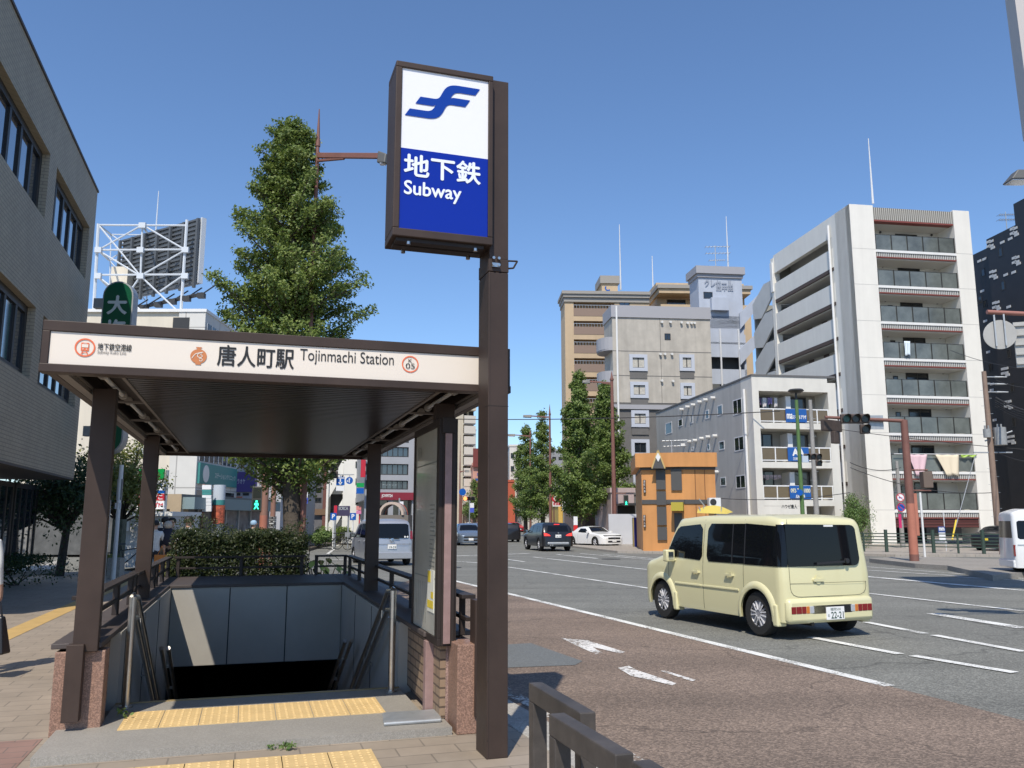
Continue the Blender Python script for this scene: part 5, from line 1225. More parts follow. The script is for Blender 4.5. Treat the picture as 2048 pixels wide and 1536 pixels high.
block('yellow_shop', 1117,1136,1008,80,6,(.60,.40,.10),'yellow-walled shop between the ginkgo trees with white vertical sign',0,dep=6)
o, P, u1, z = block('brown_shop', 1148,1206,1000,74,6,(.20,.14,.12),'brown shop front with an orange awning behind the ginkgo trunks',0,dep=6)
a = P.uz(1163,1030); b = P.uz(1188,1018); mb = MB(); mb.hexa([P.p(a[0],-1.3,a[1]),P.p(b[0],-1.3,a[1]),P.p(b[0],0,a[1]),P.p(a[0],0,a[1]),P.p(a[0],-1.2,a[1]+.15),P.p(b[0],-1.2,a[1]+.15),P.p(b[0],0,b[1]),P.p(a[0],0,b[1])]); mb.build('awning', mat('orange_awning', (.5,.17,.09), .7), o)
mb = MB(); mb.pb(P,a[0]+.3,b[0],-.02,.1,.1,a[1]); mb.build('shutter', mat('brown_shutter', (.10,.07,.06), .6), o)
# ---------- tan apartment block with recessed balconies
PA = Pl.at(1134, 92, 3); ta = bld('tan_apartment_block', PA, 'tan and ochre apartment block with dark recessed balconies behind the grey building', 8, 10)
tan = mat('ochre_wall', (.50,.375,.235), .7, noise=(.7,.05), grime=.06); tan2 = mat('brown_balcony_panel', (.24,.17,.13), .7); trimg = mat('stone_grey_trim', (.30,.28,.25), .7)
uW = PA.u(1302, 750); zr = PA.uz(1190,596)[1]
ub0 = PA.uz(1147,612)[0]; ub1 = PA.uz(1229,612)[0]; rz = [(PA.uz(1170,y1)[1],PA.uz(1170,y0)[1]) for y0,y1 in ((605,632),(641,669),(677,703),(712,739))]
fh_ = rz[0][0]-rz[1][0]; rz = sorted([(rz[0][0]-fh_*k, rz[0][1]-fh_*k) for k in range(0,9)])
rz = [r for r in rz if r[0] > .5]
mb = MB(); mb.pb(PA,0,ub0,0,4,0,zr); mb.pb(PA,ub1,uW,0,4,0,zr); c = 0
for a,b in rz: mb.pb(PA,ub0,ub1,0,4,c,a); c = b
mb.pb(PA,ub0,ub1,0,4,c,zr); mb.pb(PA,ub0,ub1,1.5,4,0,zr-.1)
mb.build('wall', tan, ta)
for a,b in rz:
    mb = MB(); mb.pb(PA,ub0,ub1,-.03,.1,a,a+.9); mb.build('balcony_panel', tan2, ta)
    mb = MB()
    for k in range(14): mb.pb(PA,ub0+(ub1-ub0)*k/14,ub0+(ub1-ub0)*k/14+.04,.02,.06,a+.9,a+1.25)
    mb.pb(PA,ub0,ub1,.01,.07,a+1.25,a+1.3); mb.build('balcony_rail', galv, ta)
    for k in (.12,.62): window(PA,ub0+(ub1-ub0)*k,ub0+(ub1-ub0)*(k+.3),a,b-.4,ta,g=wglass,d=1.49)
mb = MB(); mb.pb(PA,-.2,uW,-.35,4.1,zr,zr+.35); mb.pb(PA,-.1,uW,-.15,4.05,zr-.5,zr-.001); mb.pb(PA,-.35,uW+.1,-.5,4.2,zr+.35,zr+.7); mb.build('cornice', trimg, ta)
winpx(PA,1239,600,1259,617,ta,g=wglass)
# stair tower on the roof with emblem
a = PA.uz(1208,582); b = PA.uz(1240,560); mb = MB(); mb.pb(PA,a[0],b[0],1.5,5,zr+.3,b[1]); mb.build('roof_tower', tan, ta); mb = MB(); mb.pb(PA,a[0]-.2,b[0]+.2,1.3,5.2,b[1],b[1]+.9); mb.build('roof_tower_cap', trimg, ta)
text('ADACIO', PA, a[0]+.15,b[0]-.3,PA.uz(1223,581)[1],PA.uz(1223,575)[1], mat('pale_green_lettering',(.4,.42,.2),.6), ta, d=1.48)
stroke(PA,[(a[0]+.7+.3*cos(t),PA.uz(1223,569)[1]+.3*sin(t)) for t in (2.4,3.2,4.0,4.8,5.6)],.14,sblue,ta,1.47,'roof_emblem')
# right wing (set back, lower balconies)
u3 = PA.u(1400,650); zw = PA.uz(1340,585)[1]+1; mb = MB(); mb.pb(PA,uW,u3,3,12,0,PA.uz(1290,600)[1]); zc0 = PA.uz(1360,600)[1]; zc1 = PA.uz(1360,613)[1]
ux = PA.u(1322,600); zk1 = PA.uz(1350,586)[1]; zk2 = PA.uz(1350,577)[1]; zk3 = PA.uz(1350,570)[1]; mb.pb(PA,ux,u3+6,0.2,12,0,zc1-1.2); mb.pb(PA,ux,u3+6,0.2,.5,zc1-1.2,zc1+.3); mb.pb(PA,ux,u3+6,2.2,12,zc1-1.2,zc1+3.4); mb.pb(PA,ux-.2,u3+6,0,12,zk1,zk2); mb.build('side_wing', tan, ta)
mb = MB(); mb.pb(PA,ux-.4,u3+6.2,-.2,12.1,zk2,zk3); mb.mi(0); mb.build('side_cornice', trimg, ta)
window(PA,ux+1.2,ux+3.4,zc1-.6,zk1-.2,ta,d=2.19)
mb = MB(); mb.pb(PA,ux+.8,u3+1,-1,.1,zc1-2.6,zc1-1.0); mb.build('green_glass_panel', mat('green_glass', (.08,.16,.12), .3), ta)
for (x,yb,yt,Yd) in ((1240.5,580,449,4),(1306,612,512,5)):
    p = D(x+1,yb,PA.p(0,0,0).y+Yd); q_ = D(x-.5,yt,PA.p(0,0,0).y+Yd); q_.x = p.x
    tag(MB().tube(p,q_,.10,.04,n=8).build('lightning_rod', fr_white), 'tall thin white lightning rod rising %s' % ('beside the emblem tower of the tan block' if x < 1300 else 'from the middle of the tan block roof'), 'antenna', 'lightning rods on the rooftops')
# ---------- grey concrete building with curved balconies
PG = Pl.at(1232, 74, 6); gb = bld('grey_block', PG, 'dark grey concrete building with white-framed square windows and curved corner balconies', 8, 10)
uR2 = PG.u(1430,900); zg = PG.uz(1300,636)[1]; zmid = PG.uz(1320,806)[1]
gw = mat('ribbed_grey_concrete', (.42,.39,.34), .75, noise=(1.2,.1), grime=.14); gd = mat('dark_grey_concrete', (.13,.125,.12), .75, noise=(1.2,.1)); gl_ = mat('light_grey_edge', (.33,.33,.35), .7)
mb = MB(); mb.pb(PG,0,uR2,0,3.4,zmid,zg); mb.build('upper_wall', gw, gb)
mb = MB(); mb.pb(PG,.02,uR2-.02,.04,3.3,0,zmid); mb.build('lower_wall', gd, gb)
mb = MB(); mb.pb(PG,-.1,uR2+.05,-.12,3.5,zg,zg+1.1); mb.build('cornice', gl_, gb); mb = MB(); mb.pb(PG,-.05,uR2+.04,-.15,.04,zmid-.6,zmid-.2); mb.build('string_course', gl_, gb)
mb = MB()
for y in (703,752): z_ = PG.uz(1300,y)[1]; mb.pb(PG,0.01,uR2-.01,-.012,.0,z_-.03,z_+.03)
u_ = PG.u(1323,760); mb.pb(PG,u_-.02,u_+.02,-.012,.0,zmid,zg); mb.build('wall_joint', MATS['dark_grey_concrete'], gb)
lightf = mat('pale_blue_window_surround', (.45,.48,.54), .6)
def swin(x0,y0,x1,y1,g=glass):
    u0 = PG.u(x0,y0); u1 = PG.u(x1,y0); z0 = PG.uz(x0,y1)[1]; z1 = PG.uz(x0,y0)[1]
    o = window(PG,u0-.28,u1+.28,z0-.28,z1+.28,gb,frame=lightf,g=g,fw=.3,mull=0,proud=.14); mb = MB(); mb.pb(PG,(u0+u1)/2-.04,(u0+u1)/2+.04,-.04,0,z0,z1); mb.pb(PG,u0,u1,-.04,0,z0,z0+.07); mb.pb(PG,u0,u1,-.04,0,z1-.07,z1); mb.build('mullion', fr_dark, o)
    mb = MB(); mb.pb(PG,u0-.28,u1+.28,-.4,0,z0-.9,z0-.29) if 0 else mb.pb(PG,u0-.24,u1+.24,-.06,0,z0-.95,z0-.3); mb.build('sill_recess', gd, o)
for (x0,y0,x1,y1,g_) in ((1264,715,1288,736,curt),(1364,715,1382,736,curt),(1266,770,1290,790,curt),(1366,772,1383,792,curt),(1268,827,1291,848,curt),(1268,885,1292,906,glass),(1272,946,1295,968,glass)): swin(x0,y0,x1,y1,g_)
winpx(PG,1329,667,1341,680,gb)
vent = mat('white_vent_hood', (.6,.6,.58), .5)
for (x,y) in ((1323,645),(1340,645),(1362,646),(1374,647),(1382,647),(1388,647),(1320,709),(1329,709),(1343,709),(1323,762),(1345,763)):
    u_,z_ = PG.uz(x,y); mb = MB(); mb.tube(PG.p(u_,-.25,z_),PG.p(u_,0,z_),.11,n=10); mb.build('vent_hood', vent, gb)
u_ = PG.u(1236,800); mb = MB(); mb.tube(PG.p(u_,-.1,.5),PG.p(u_,-.1,zg+1),.09,n=8); mb.build('downpipe', white, gb)
# curved balconies on the left corner
for y in (672,720,735,800):
    pass
zfl = [PG.uz(1205,y)[1] for y in (697,765,835,900,960)]
for z_ in zfl:
    mb = MB(); vs = []; n = 10
    for i in range(n+1):
        a = pi*i/n; x = -1.1*sin(a); y = 1.6-1.6*cos(a)
        vs += [PG.p(x,y,z_),PG.p(x,y,z_+1.1),PG.p(x*.9,y,z_+1.1),PG.p(x*.9,y,z_)]
    mb.add(vs, [(4*i+j,4*(i+1)+j,4*(i+1)+(j+1)%4,4*i+(j+1)%4) for i in range(n) for j in range(4)])
    mb.slab([PG.p(-1.05*sin(pi*i/n),1.6-1.6*cos(pi*i/n),0) for i in range(n+1)], z_-.12, z_); mb.build('curved_balcony', gl_, gb)
# ---------- pale blue-grey stair block with rooftop tower and lettering
PH = Pl.at(1398, 80, 7); bb = bld('blue_grey_block', PH, 'pale blue-grey apartment building with a square roof tower carrying lettering', 6, 8)
bl1 = mat('pale_blue_wall', (.41,.45,.52), .65, noise=(1,.05), grime=.05)
ut0 = PH.u(1398,600); ut1 = PH.u(1485,600); zt0 = PH.uz(1440,668)[1]; zt1 = PH.uz(1440,556)[1]
mb = MB(); mb.pb(PH,ut0,ut1,0,2.6,zt0-1,zt1); mb.pb(PH,ut0+1.1,ut1-1.6,-.5,0,PH.uz(1420,622)[1],PH.uz(1420,597)[1]); mb.build('roof_tower', bl1, bb)
mb = MB(); mb.pb(PH,ut0-.12,ut1+.1,-.15,2.7,zt1,zt1+.35); mb.pb(PH,ut0-.3,ut1+.25,-.35,2.8,zt1+.35,zt1+1.1); mb.build('tower_cornice', gl_, bb)
winpx(PH,1407,584,1425,597,bb,mull=0)
ltm = mat('grey_relief_lettering', (.27,.30,.36), .6)
ptext('クレセール', PH, (1409,573),(1464,561), ltm, bb, d=-.08, bold=.03); ptext('西中田', PH, (1432,581),(1465,571), ltm, bb, d=-.08, bold=.03)
yb = [(632,657),(684,714),(738,768),(795,830)]
mb = MB(); mbd = MB(); uq = PH.u(1492,700)
for y0,y1 in yb: mb.pb(PH,0,uq,0,.15,PH.uz(1440,y1)[1],PH.uz(1440,y0)[1])
mb.pb(PH,0,.2,0,8,0,zt0); mb.pb(PH,uq-.2,uq,0,8,0,zt0); mb.build('gallery_wall', bl1, bb)
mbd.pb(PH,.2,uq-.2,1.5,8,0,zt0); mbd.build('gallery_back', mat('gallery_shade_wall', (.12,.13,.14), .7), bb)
for x in (1443,1480): u_ = PH.u(x,750); mb = MB(); mb.tube(PH.p(u_,-.1,1),PH.p(u_,-.1,zt0+.5),.09,n=8); mb.build('downpipe', fr_white, bb)
for k,(y0,y1) in enumerate(((590,628),(664,700),(740,775),(810,850))):
    mb = MB(); P2 = PH; ua = PH.u(1476,y0+10); ub = PH.u(1515,y0+10); za = PH.uz(1490,y0)[1]; zb2 = PH.uz(1490,y1)[1]
    mb.hexa([PH.p(ua,-.3,zb2-1.6),PH.p(ub,-.3,za-1.2),PH.p(ub,-.1,za-1.2),PH.p(ua,-.1,zb2-1.6),PH.p(ua,-.3,zb2),PH.p(ub,-.3,za),PH.p(ub,-.1,za),PH.p(ua,-.1,zb2)]); mb.build('stair_flight', bl1, bb)
for (x,yb_,yt,nm) in ((1457,545,433,'white lightning rod rising from the blue-grey roof tower'),(1746,407,277,'tall white rod on the roof corner of the white apartment block')):
    Yp = 83 if x < 1500 else 62; p = D(x,yb_,Yp); q_ = D(x-(5 if x > 1500 else 1),yt,Yp); q_.x = p.x
    tag(MB().tube(p,q_,.09,.03,n=8).build('lightning_rod', fr_white), nm, 'antenna', 'lightning rods on the rooftops')
def yagi(px, pb, pt, Y, label, arms):
    o = thing('tv_antenna', D(px,pb,Y), label, 'antenna', 'rooftop television antennas'); p = D(px,pb,Y); q_ = D(px,pt,Y); q_.x = p.x
    MB().tube(p,q_,.04,n=6).build('mast', galv, o)
    for (ya,w_) in arms:
        z_ = D(px,ya,Y).z; mb = MB(); mb.tube((p.x-w_*.4,p.y,z_),(p.x+w_*.6,p.y,z_+.05),.03,n=5)
        for k in range(8): x = p.x-w_*.4+w_*k/7; mb.tube((x,p.y-.4,z_),(x,p.y+.4,z_+.02),.02,n=4)
        mb.build('antenna_arm', galv, o)
yagi(1432,541,491,82,'thin television antenna with three arms above the blue-grey roof tower',((494,2.4),(507,2.4),(521,1.6)))
yagi(1345,985-40,880,52,'antenna mast beside the grey block near the orange roof',((882,1.6),(893,1.4)))
# ---------- white nine-storey apartment block
FA = 8.6
PW = Pl.at(1741, 58, FA); PWs = Pl(PW.x, PW.y, FA-90)   # side face: u grows toward the viewer, ends at 0
wb = bld('white_apartment_block', PW, 'white nine storey apartment block with glass balconies and an open corridor side', 9, 10)
wm = mat('white_tile_wall', (.74,.72,.66), .6, noise=(.8,.03), grime=.05); wsh = mat('pale_balcony_wall', (.62,.62,.59), .7, noise=(1,.05))
uW = PW.uz(1937,417)[0]; z9 = PW.uz(1700,408)[1]; ua = PW.uz(1748,430)[0]; ub = PW.uz(1906,430)[0]
ua = (PW.uz(1748,450)[0]+PW.uz(1800,1000)[0])/2 if 0 else PW.uz(1748,450)[0]; 
yb = [503,572,645,717,792,867,944,1020]     # white kick strip under each glass rail, measured on the bay
zf = [PW.uz(1840,y)[1] for y in yb]; fh = (zf[0]-zf[-1])/7; zf = [zf[0]-fh*k for k in range(8)]
mb = MB(); mb.pb(PW,0,ua,0,2,0,z9); mb.pb(PW,ub,uW,0,2,0,z9-.0); mb.pb(PW,ua,ub,0.6,2,z9-.35,z9); mb.build('front_pier', wm, wb)
mb = MB(); mb.pb(PW,.01,uW-.01,2.0,2.3,3.0,z9-.02); mb.pb(PW,.01,uW-.01,2.3,3.0,2.7,z9-.3); mb.build('recessed_wall', wsh, wb)
gbal = mat('smoked_balcony_glass', (.13,.145,.135), .12, noise=(.7,.35), coat=.4); slabw = mat('pale_slab', (.56,.54,.49), .7); redl_ = mat('red_slab_edge', (.20,.05,.04), .6); ribm = mat('ribbed_slab_edge', (.17,.165,.15), .7)
mb = MB(); mb.pb(PW,ua,ub,.1,.6,z9-1.05,z9-.1); mb.mi(1).pb(PW,ua,ub,.07,.6,z9-1.16,z9-1.05); mb.mi(2).pb(PW,ua,ub,.6,2.0,z9-1.15,z9-.9); 
for k in range(40): mb.mi(2).pb(PW,ua+(ub-ua)*k/40,ua+(ub-ua)*k/40+.04,.07,.1,z9-1.03,z9-.12)
mb.build('roof_slab', [ribm, redl_, slabw], wb)
rnd = random.Random(3)
for i,z_ in enumerate(zf):
    mb = MB(); mb.mi(0).pb(PW,ua,ub,.02,2,z_-.18,z_+.0); mb.mi(1).pb(PW,ua,ub,.1,2,z_-.50,z_-.182); mb.mi(2).pb(PW,ua,ub,.06,2,z_-.58,z_-.502); mb.mi(3).pb(PW,ua,ub,.2,2,z_-.66,z_-.583)
    for k in range(44): mb.mi(0).pb(PW,ua+(ub-ua)*k/44,ua+(ub-ua)*k/44+.035,.07,.1,z_-.49,z_-.2)
    mb.build('balcony_slab', [white, ribm, redl_, slabw], wb)
    mb = MB(); mb.pb(PW,ua+.03,ub-.03,.10,.12,z_+.04,z_+1.15); gl = mb.build('balcony_glass', gbal, wb)
    mb = MB(); 
    for k in range(6): u_ = ua+.05+(ub-ua-.14)*k/5; mb.pb(PW,u_,u_+.04,.04,.16,z_,z_+1.18)
    mb.pb(PW,ua+.03,ub-.03,.09,.13,z_+1.151,z_+1.18); mb.build('rail_post', fr_dark, gl)
    w_ = ub-ua; window(PW,ua+w_*.46,ua+w_*.74,z_+.05,z_+2.0,wb,g=glass,d=1.99,proud=.04)
    window(PW,ua+w_*.30,ua+w_*.36,z_+1.1,z_+1.75,wb,g=glass,d=1.99,mull=0,fw=.04)
    for q in (.27,.42,.79,.93): mb = MB(); mb.tube(PW.p(ua+w_*q,1.9,z_+(2.05 if q in (.27,.93) else 1.1)),PW.p(ua+w_*q,2,z_+(2.05 if q in (.27,.93) else 1.1)),.08,n=8); mb.build('vent', fr_dark, wb)
mb = MB(); mb.pb(PW,ua,ub,.15,.7,zf[-1]-1.2,zf[-1]-.6); 
for k in range(3): mb.mi(1).pb(PW,ua,ub,.12,.16,zf[-1]-1.15+k*.19,zf[-1]-1.10+k*.19)
mb.build('ground_shutter_box', [mat('dark_red_louvre', (.075,.025,.022), .6), mat('red_louvre', (.13,.04,.035), .6)], wb)
mb = MB(); mb.pb(PW,ua,ub,6,6.2,0,zf[-1]-.6); mb.build('garage_back', dim, wb)
mb = MB(); mb.pb(PW,ua+3.2,ua+4.4,.9,1.4,0,zf[-1]-2); mb.build('garage_pier', wsh, wb)
# horizontal joints on the piers
for i,z_ in enumerate(zf[::1]):
    for xa,xb in ((0.0,ua),(ub,uW)): mb = MB(); mb.pb(PW,xa,xb,-.006,0,z_-.015,z_+.015); mb.build('tile_joint', mat('grey_joint', (.48,.47,.44), .7), wb)
# side face with open corridors: u negative away from the corner
us0 = PWs.uz(1543,506)[0]; us0b = PWs.uz(1562,749)[0]; us0 = (us0+us0b)/2; us1 = PWs.uz(1672,600)[0]
mb = MB(); mb.pb(PWs,us1,-.001,0.0,.4,0,z9-.01); mb.pb(PWs,us0,us1,0,.4,z9-1.6,z9-.01); mb.pb(PWs,us0-.5,us0,-.05,.5,0,z9-.2); mb.build('side_wall', wm, wb)
mb = MB(); mb.pb(PWs,us0-.4,us1,1.7,1.9,0,z9-.5); mb.pb(PWs,us0-.4,us1,.405,9,z9-.49,z9-.4); mb.build('corridor_wall', wsh, wb)
dkb_ = mat('dark_brown_edge', (.085,.06,.05), .7)
# parapet bands per floor
ys = [(488,532)]
zt0 = PWs.uz(1660,500)[1]; zb0 = PWs.uz(1660,545)[1]
for k in range(9):
    zt_ = zt0-fh*k; zb_ = zb0-fh*k
    if zb_ < .5: break
    mb = MB(); mb.mi(0).pb(PWs,us0,us1,-.02,.14,zb_+.25,zt_); mb.mi(1).pb(PWs,us0,us1,-.01,1.7,zb_-.02,zb_+.249); mb.mi(2).pb(PWs,us0,us1,.15,1.7,zb_-.1,zb_-.021); mb.build('corridor_parapet', [wm, dkb_, slabw], wb)
    mb = MB(); u_ = us0+.5
    for q in (.25,.5,.8): mb.pb(PWs,us0+(us1-us0)*q-.4,us0+(us1-us0)*q+.4,1.66,1.70,zt_-1.0,zt_+.9)
    mb.build('corridor_door', mat('brown_door', (.12,.09,.08), .6), wb)
u_ = us1-.25; mb = MB(); mb.tube(PWs.p(u_,-.12,.5),PWs.p(u_,-.12,PWs.uz(1664,448)[1]),.09,n=8); mb.build('downpipe', white, wb)
# external zigzag stair at the far end
stm = mat('pale_grey_stair', (.50,.51,.50), .65, noise=(1,.05)); ref = [PWs.uz(*q) for q in ((1541,561),(1527,568.6),(1505,610),(1507,639),(1523,636.5),(1544,592))]
usE = min(q[0] for q in ref)
for k in range(-8, 1):
    pts_ = [(u_, z_+fh*k) for u_, z_ in ref]
    if min(q[1] for q in pts_) < .3: continue
    mb = MB(); mb.ppoly(PWs, pts_, 0, .15); mb.pb(PWs,usE+.2,us0-.5,.6,2.4,pts_[3][1]+.2,pts_[3][1]+.4); mb.build('stair_parapet', stm, wb)
mb = MB(); mb.pb(PWs,usE,us0-.5,2.4,2.6,0,z9-3.2); mb.pb(PWs,usE-.2,usE,.2,2.6,0,z9-3.2); mb.pb(PWs,us0-.49,us0-.401,.51,1.9,z9-3.6,z9-.52); mb.build('stair_back_wall', mat('shaded_olive_wall',(.30,.30,.27),.7), wb)
mb = MB(); mb.pb(PWs,us0-.45,us0-.05,-.16,-.06,z9-3.2,z9-.6); mb.build('pipe_loop', white, wb)
# laundry on the balconies (each cloth its own)
def cloth(px0, py0, px1, py1, m, label, P=PW, skew=.0, name='hanging_laundry', d=-.12, narrow=.3, cat='laundry'):
    u0 = P.uz(px0,py0)[0]; u1 = P.uz(px1,py0)[0]; z1 = P.uz((px0+px1)/2,py0)[1]; z0 = P.uz((px0+px1)/2,py1)[1]; mb = MB(); n, m_ = 12, 8; vs = []
    for j in range(m_+1):
        t = j/m_
        for i in range(n+1):
            s_ = i/n; a = u0+(u1-u0)*(s_*(1-narrow*t)+skew*t); vs.append(P.p(a, d-.05*sin(s_*15+t*3)*(.3+t), z1-(z1-z0)*t-.05*sin(s_*9)*t))
    mb.add(vs, [(j*(n+1)+i,j*(n+1)+i+1,(j+1)*(n+1)+i+1,(j+1)*(n+1)+i) for j in range(m_) for i in range(n)])
    o = mb.build(name, m, smooth=80); s = o.modifiers.new('solid','SOLIDIFY'); s.thickness = .01; return tag(o, label, cat, 'washing hung on the balconies')
cloth(1814,909,1852,951,mat('pink_sheet',(.70,.50,.54),.8),'pale pink sheet hanging over a balcony rail of the white block',skew=.35,narrow=.55)
cloth(1868,909,1915,951,mat('peach_sheet',(.75,.66,.50),.8),'cream sheet hanging over a balcony rail of the white block',skew=.42,narrow=.45)
cloth(1919,909,1952,914,mat('lime_cloth',(.40,.58,.12),.8),'lime green cloth hung next to the cream sheet',skew=0,narrow=.1)
cloth(1806,683,1818,711,mat('pale_blue_towel',(.62,.70,.75),.8),'pale blue towel hung alone high up on the white block',skew=0,narrow=.0)
mb = MB(); a = PW.uz(1786,908); b = PW.uz(1952,909); mb.tube(PW.p(a[0],-.12,a[1]),PW.p(b[0],-.12,b[1]),.03,n=6); tag(mb.build('laundry_pole', fr_white), 'long laundry pole along a balcony rail of the white block', 'laundry pole')
# ---------- four-storey grey and white tile building
PS = Pl.at(1516, 50, 8.6); PSs = Pl(PS.x, PS.y, 8.6-90)
sb4 = bld('four_storey_building', PS, 'four storey grey building with brown balcony panels and blue banners', 8, 8)
uw4 = PS.uz(1672,790)[0]; z4 = PS.uz(1495,752)[1]; gtile = mat('white_mosaic_tile', (.64,.62,.56), .6, noise=(1,.05), grime=.08)
sg4 = mat('grey_side_render', (.41,.40,.375), .7, noise=(.8,.05), grime=.12)
ug0 = PS.uz(1517,780)[0]; ug1 = PS.uz(1655,780)[0]
fy = [(783,846),(858,924),(936,1000)]   # opening: top of opening to foot of the rail
fz = [(PS.uz(1580,b)[1], PS.uz(1580,a)[1]) for a,b in fy]
mb = MB(); mb.pb(PS,0,ug0,0,1.6,0,z4); mb.pb(PS,ug1,uw4,0,1.6,0,z4-.3); mb.pb(PS,ug0,ug1,0,1.6,fz[0][1],z4)
for i,(a,b) in enumerate(fz): 
    nx_ = fz[i+1][1] if i < 2 else a-.35
    mb.pb(PS,ug0,ug1,0,1.6,nx_,a-.001)
mb.pb(PS,ug0,ug1-1.8,0,1.6,0,fz[2][0]-.36); mb.build('tile_wall', gtile, sb4)
mb = MB(); mb.pb(PS,.01,uw4-.01,1.6,9,0,z4-.1); mb.build('core', mat('balcony_back_wall', (.30,.29,.26), .7, noise=(1,.08)), sb4)
mb = MB(); mb.pb(PSs,PSs.uz(1320,830)[0]-1,-.001,.002,.14,0,z4-.02); mb.build('side_wall', sg4, sb4)
brp = mat('brown_balcony_glass', (.13,.095,.05), .25, noise=(1,.1), coat=.3); bann = mat('banner_blue', (.01,.09,.33), .5)
w_ = ug1-ug0
for i,(a,b) in enumerate(fz):
    hp = (b-a)*.42
    for k in range(4): x0,x1 = ((0.01,.19),(.21,.38),(.68,.82),(.84,.99))[k]; mb = MB(); mb.pb(PS,ug0+w_*x0,ug0+w_*x1,.06,.09,a+.15,a+hp); mb.build('balcony_panel', brp, sb4)
    mb = MB(); mb.pb(PS,ug0,ug1,.04,.11,a+hp+.001,a+hp+.07); mb.pb(PS,ug0,ug1,.04,.11,a+.07,a+.13)
    for x in (0,.195,.39,.66,.825,.985): mb.pb(PS,ug0+w_*x,ug0+w_*x+.06,.035,.12,a,a+hp)
    mb.build('balcony_rail', white, sb4)
    mb = MB(); mb.pb(PS,ug0+w_*.37,ug0+w_*.67,-.03,-.005,a+.05,a+hp+.05); bn = mb.build('blue_banner', bann, sb4)
    U = lambda q: ug0+w_*q
    if i == 0: text('スマイルプラザ', PS, U(.47), U(.66), a+hp*.30, a+hp*.60, white, bn, d=-.035, bold=.025); text('ma', PS, U(.385), U(.465), a+hp*.32, a+hp*.68, white, bn, d=-.035, bold=.04)
    if i == 1: text('AA', PS, U(.44), U(.60), a+hp*.46, a+hp*.95, white, bn, d=-.035, bold=.05); text('三好不動産', PS, U(.44), U(.62), a+hp*.14, a+hp*.34, white, bn, d=-.035, bold=.02)
    if i == 2: text('092-714-1000', PS, U(.385), U(.66), a+hp*.55, a+hp*.85, mat('cream_lettering',(.7,.68,.45),.5), bn, d=-.035, bold=.02); text('店舗', PS, U(.45), U(.58), a+hp*.15, a+hp*.40, white, bn, d=-.035, bold=.02)
    for x0,x1 in ((.05,.33),(.58,.86)): window(PS,ug0+w_*x0,ug0+w_*x1,a+.1,a+hp+1.0,sb4,g=glass,d=1.59,proud=.05)
    mb = MB(); mb.pb(PS,ug0+w_*.45,ug0+w_*.52,.6,1.6,a+.1,b-.2); mb.build('balcony_divider', white, sb4)
text('ハウゼ唐人', PS, PS.uz(1563,1013)[0], PS.uz(1594,1013)[0], PS.uz(1580,1017)[1], PS.uz(1580,1009)[1], fr_dark, sb4, d=-.01, bold=.02)
def swp(x0,y0,x1,y1): winpx(PSs,x0,y0,x1,y1,sb4,frame=fr_white,g=curt if (x0*7)%3 == 0 else glass,proud=.02,mull=1 if x1-x0 > 14 else 0)
for q in ((1331,845,1344,868),(1357,838,1365,853),(1380,830,1386,847),(1411,820,1418,838),(1435,810,1445,831),(1466,798,1484,829),(1438,882,1449,900),(1469,873,1488,902),(1441,954,1452,972),(1472,950,1491,977),(1383,894,1388,902),(1415,888,1420,901)): swp(*q)
for (x,y) in ((1366,819),(1378,814),(1389,810),(1402,804),(1414,800),(1429,796),(1369,890),(1381,883),(1393,881),(1406,877),(1419,874),(1433,872),(1436,944)):
    u_,z_ = PSs.uz(x,y); mb = MB(); mb.tube(PSs.p(u_,-.3,z_),PSs.p(u_,0,z_),.11,n=10); mb.build('vent_hood', vent, sb4)
mb = MB(); u_ = PSs.uz(1494,850)[0]; mb.tube(PSs.p(u_,-.1,.5),PSs.p(u_,-.1,PSs.uz(1492,778)[1]),.08,n=8); mb.build('downpipe', white, sb4)
mb = MB(); mb.pb(PSs,PSs.uz(1320,830)[0]-1,.02,-.03,1.6,z4,z4+.12); mb.pb(PS,-.02,uw4-.01,-.04,1.6,z4+.002,z4+.12); mb.build('roof_edge', dgrey, sb4)
# laundry of the small building
for x0,x1,y1,m_,nm in ((1521,1530,808,'purple_cloth','dark purple cloth, leftmost of the washing on the top balcony of the grey building'),(1532,1540,812,'white_cloth','white cloth between the purple ones on the top balcony of the grey building'),(1542,1552,806,'lilac_cloth','lilac cloth in the middle of the top balcony washing of the grey building'),(1555,1562,812,'white_cloth','white shirt, rightmost of the washing on the top balcony of the grey building')):
    cloth(x0,793,x1,y1,mat(m_,{'purple_cloth':(.10,.07,.14),'white_cloth':(.62,.6,.6),'lilac_cloth':(.22,.18,.36)}[m_],.8),nm,P=PS,d=.5,narrow=0)
for k in range(5): cloth(1531+k*8,949,1538+k*8,956+k%2*2,mat('pinkish_cloth',(.5,.4,.38),.8),'small pale garment in a row on the lowest balcony of the grey building',P=PS,d=.5,narrow=0)
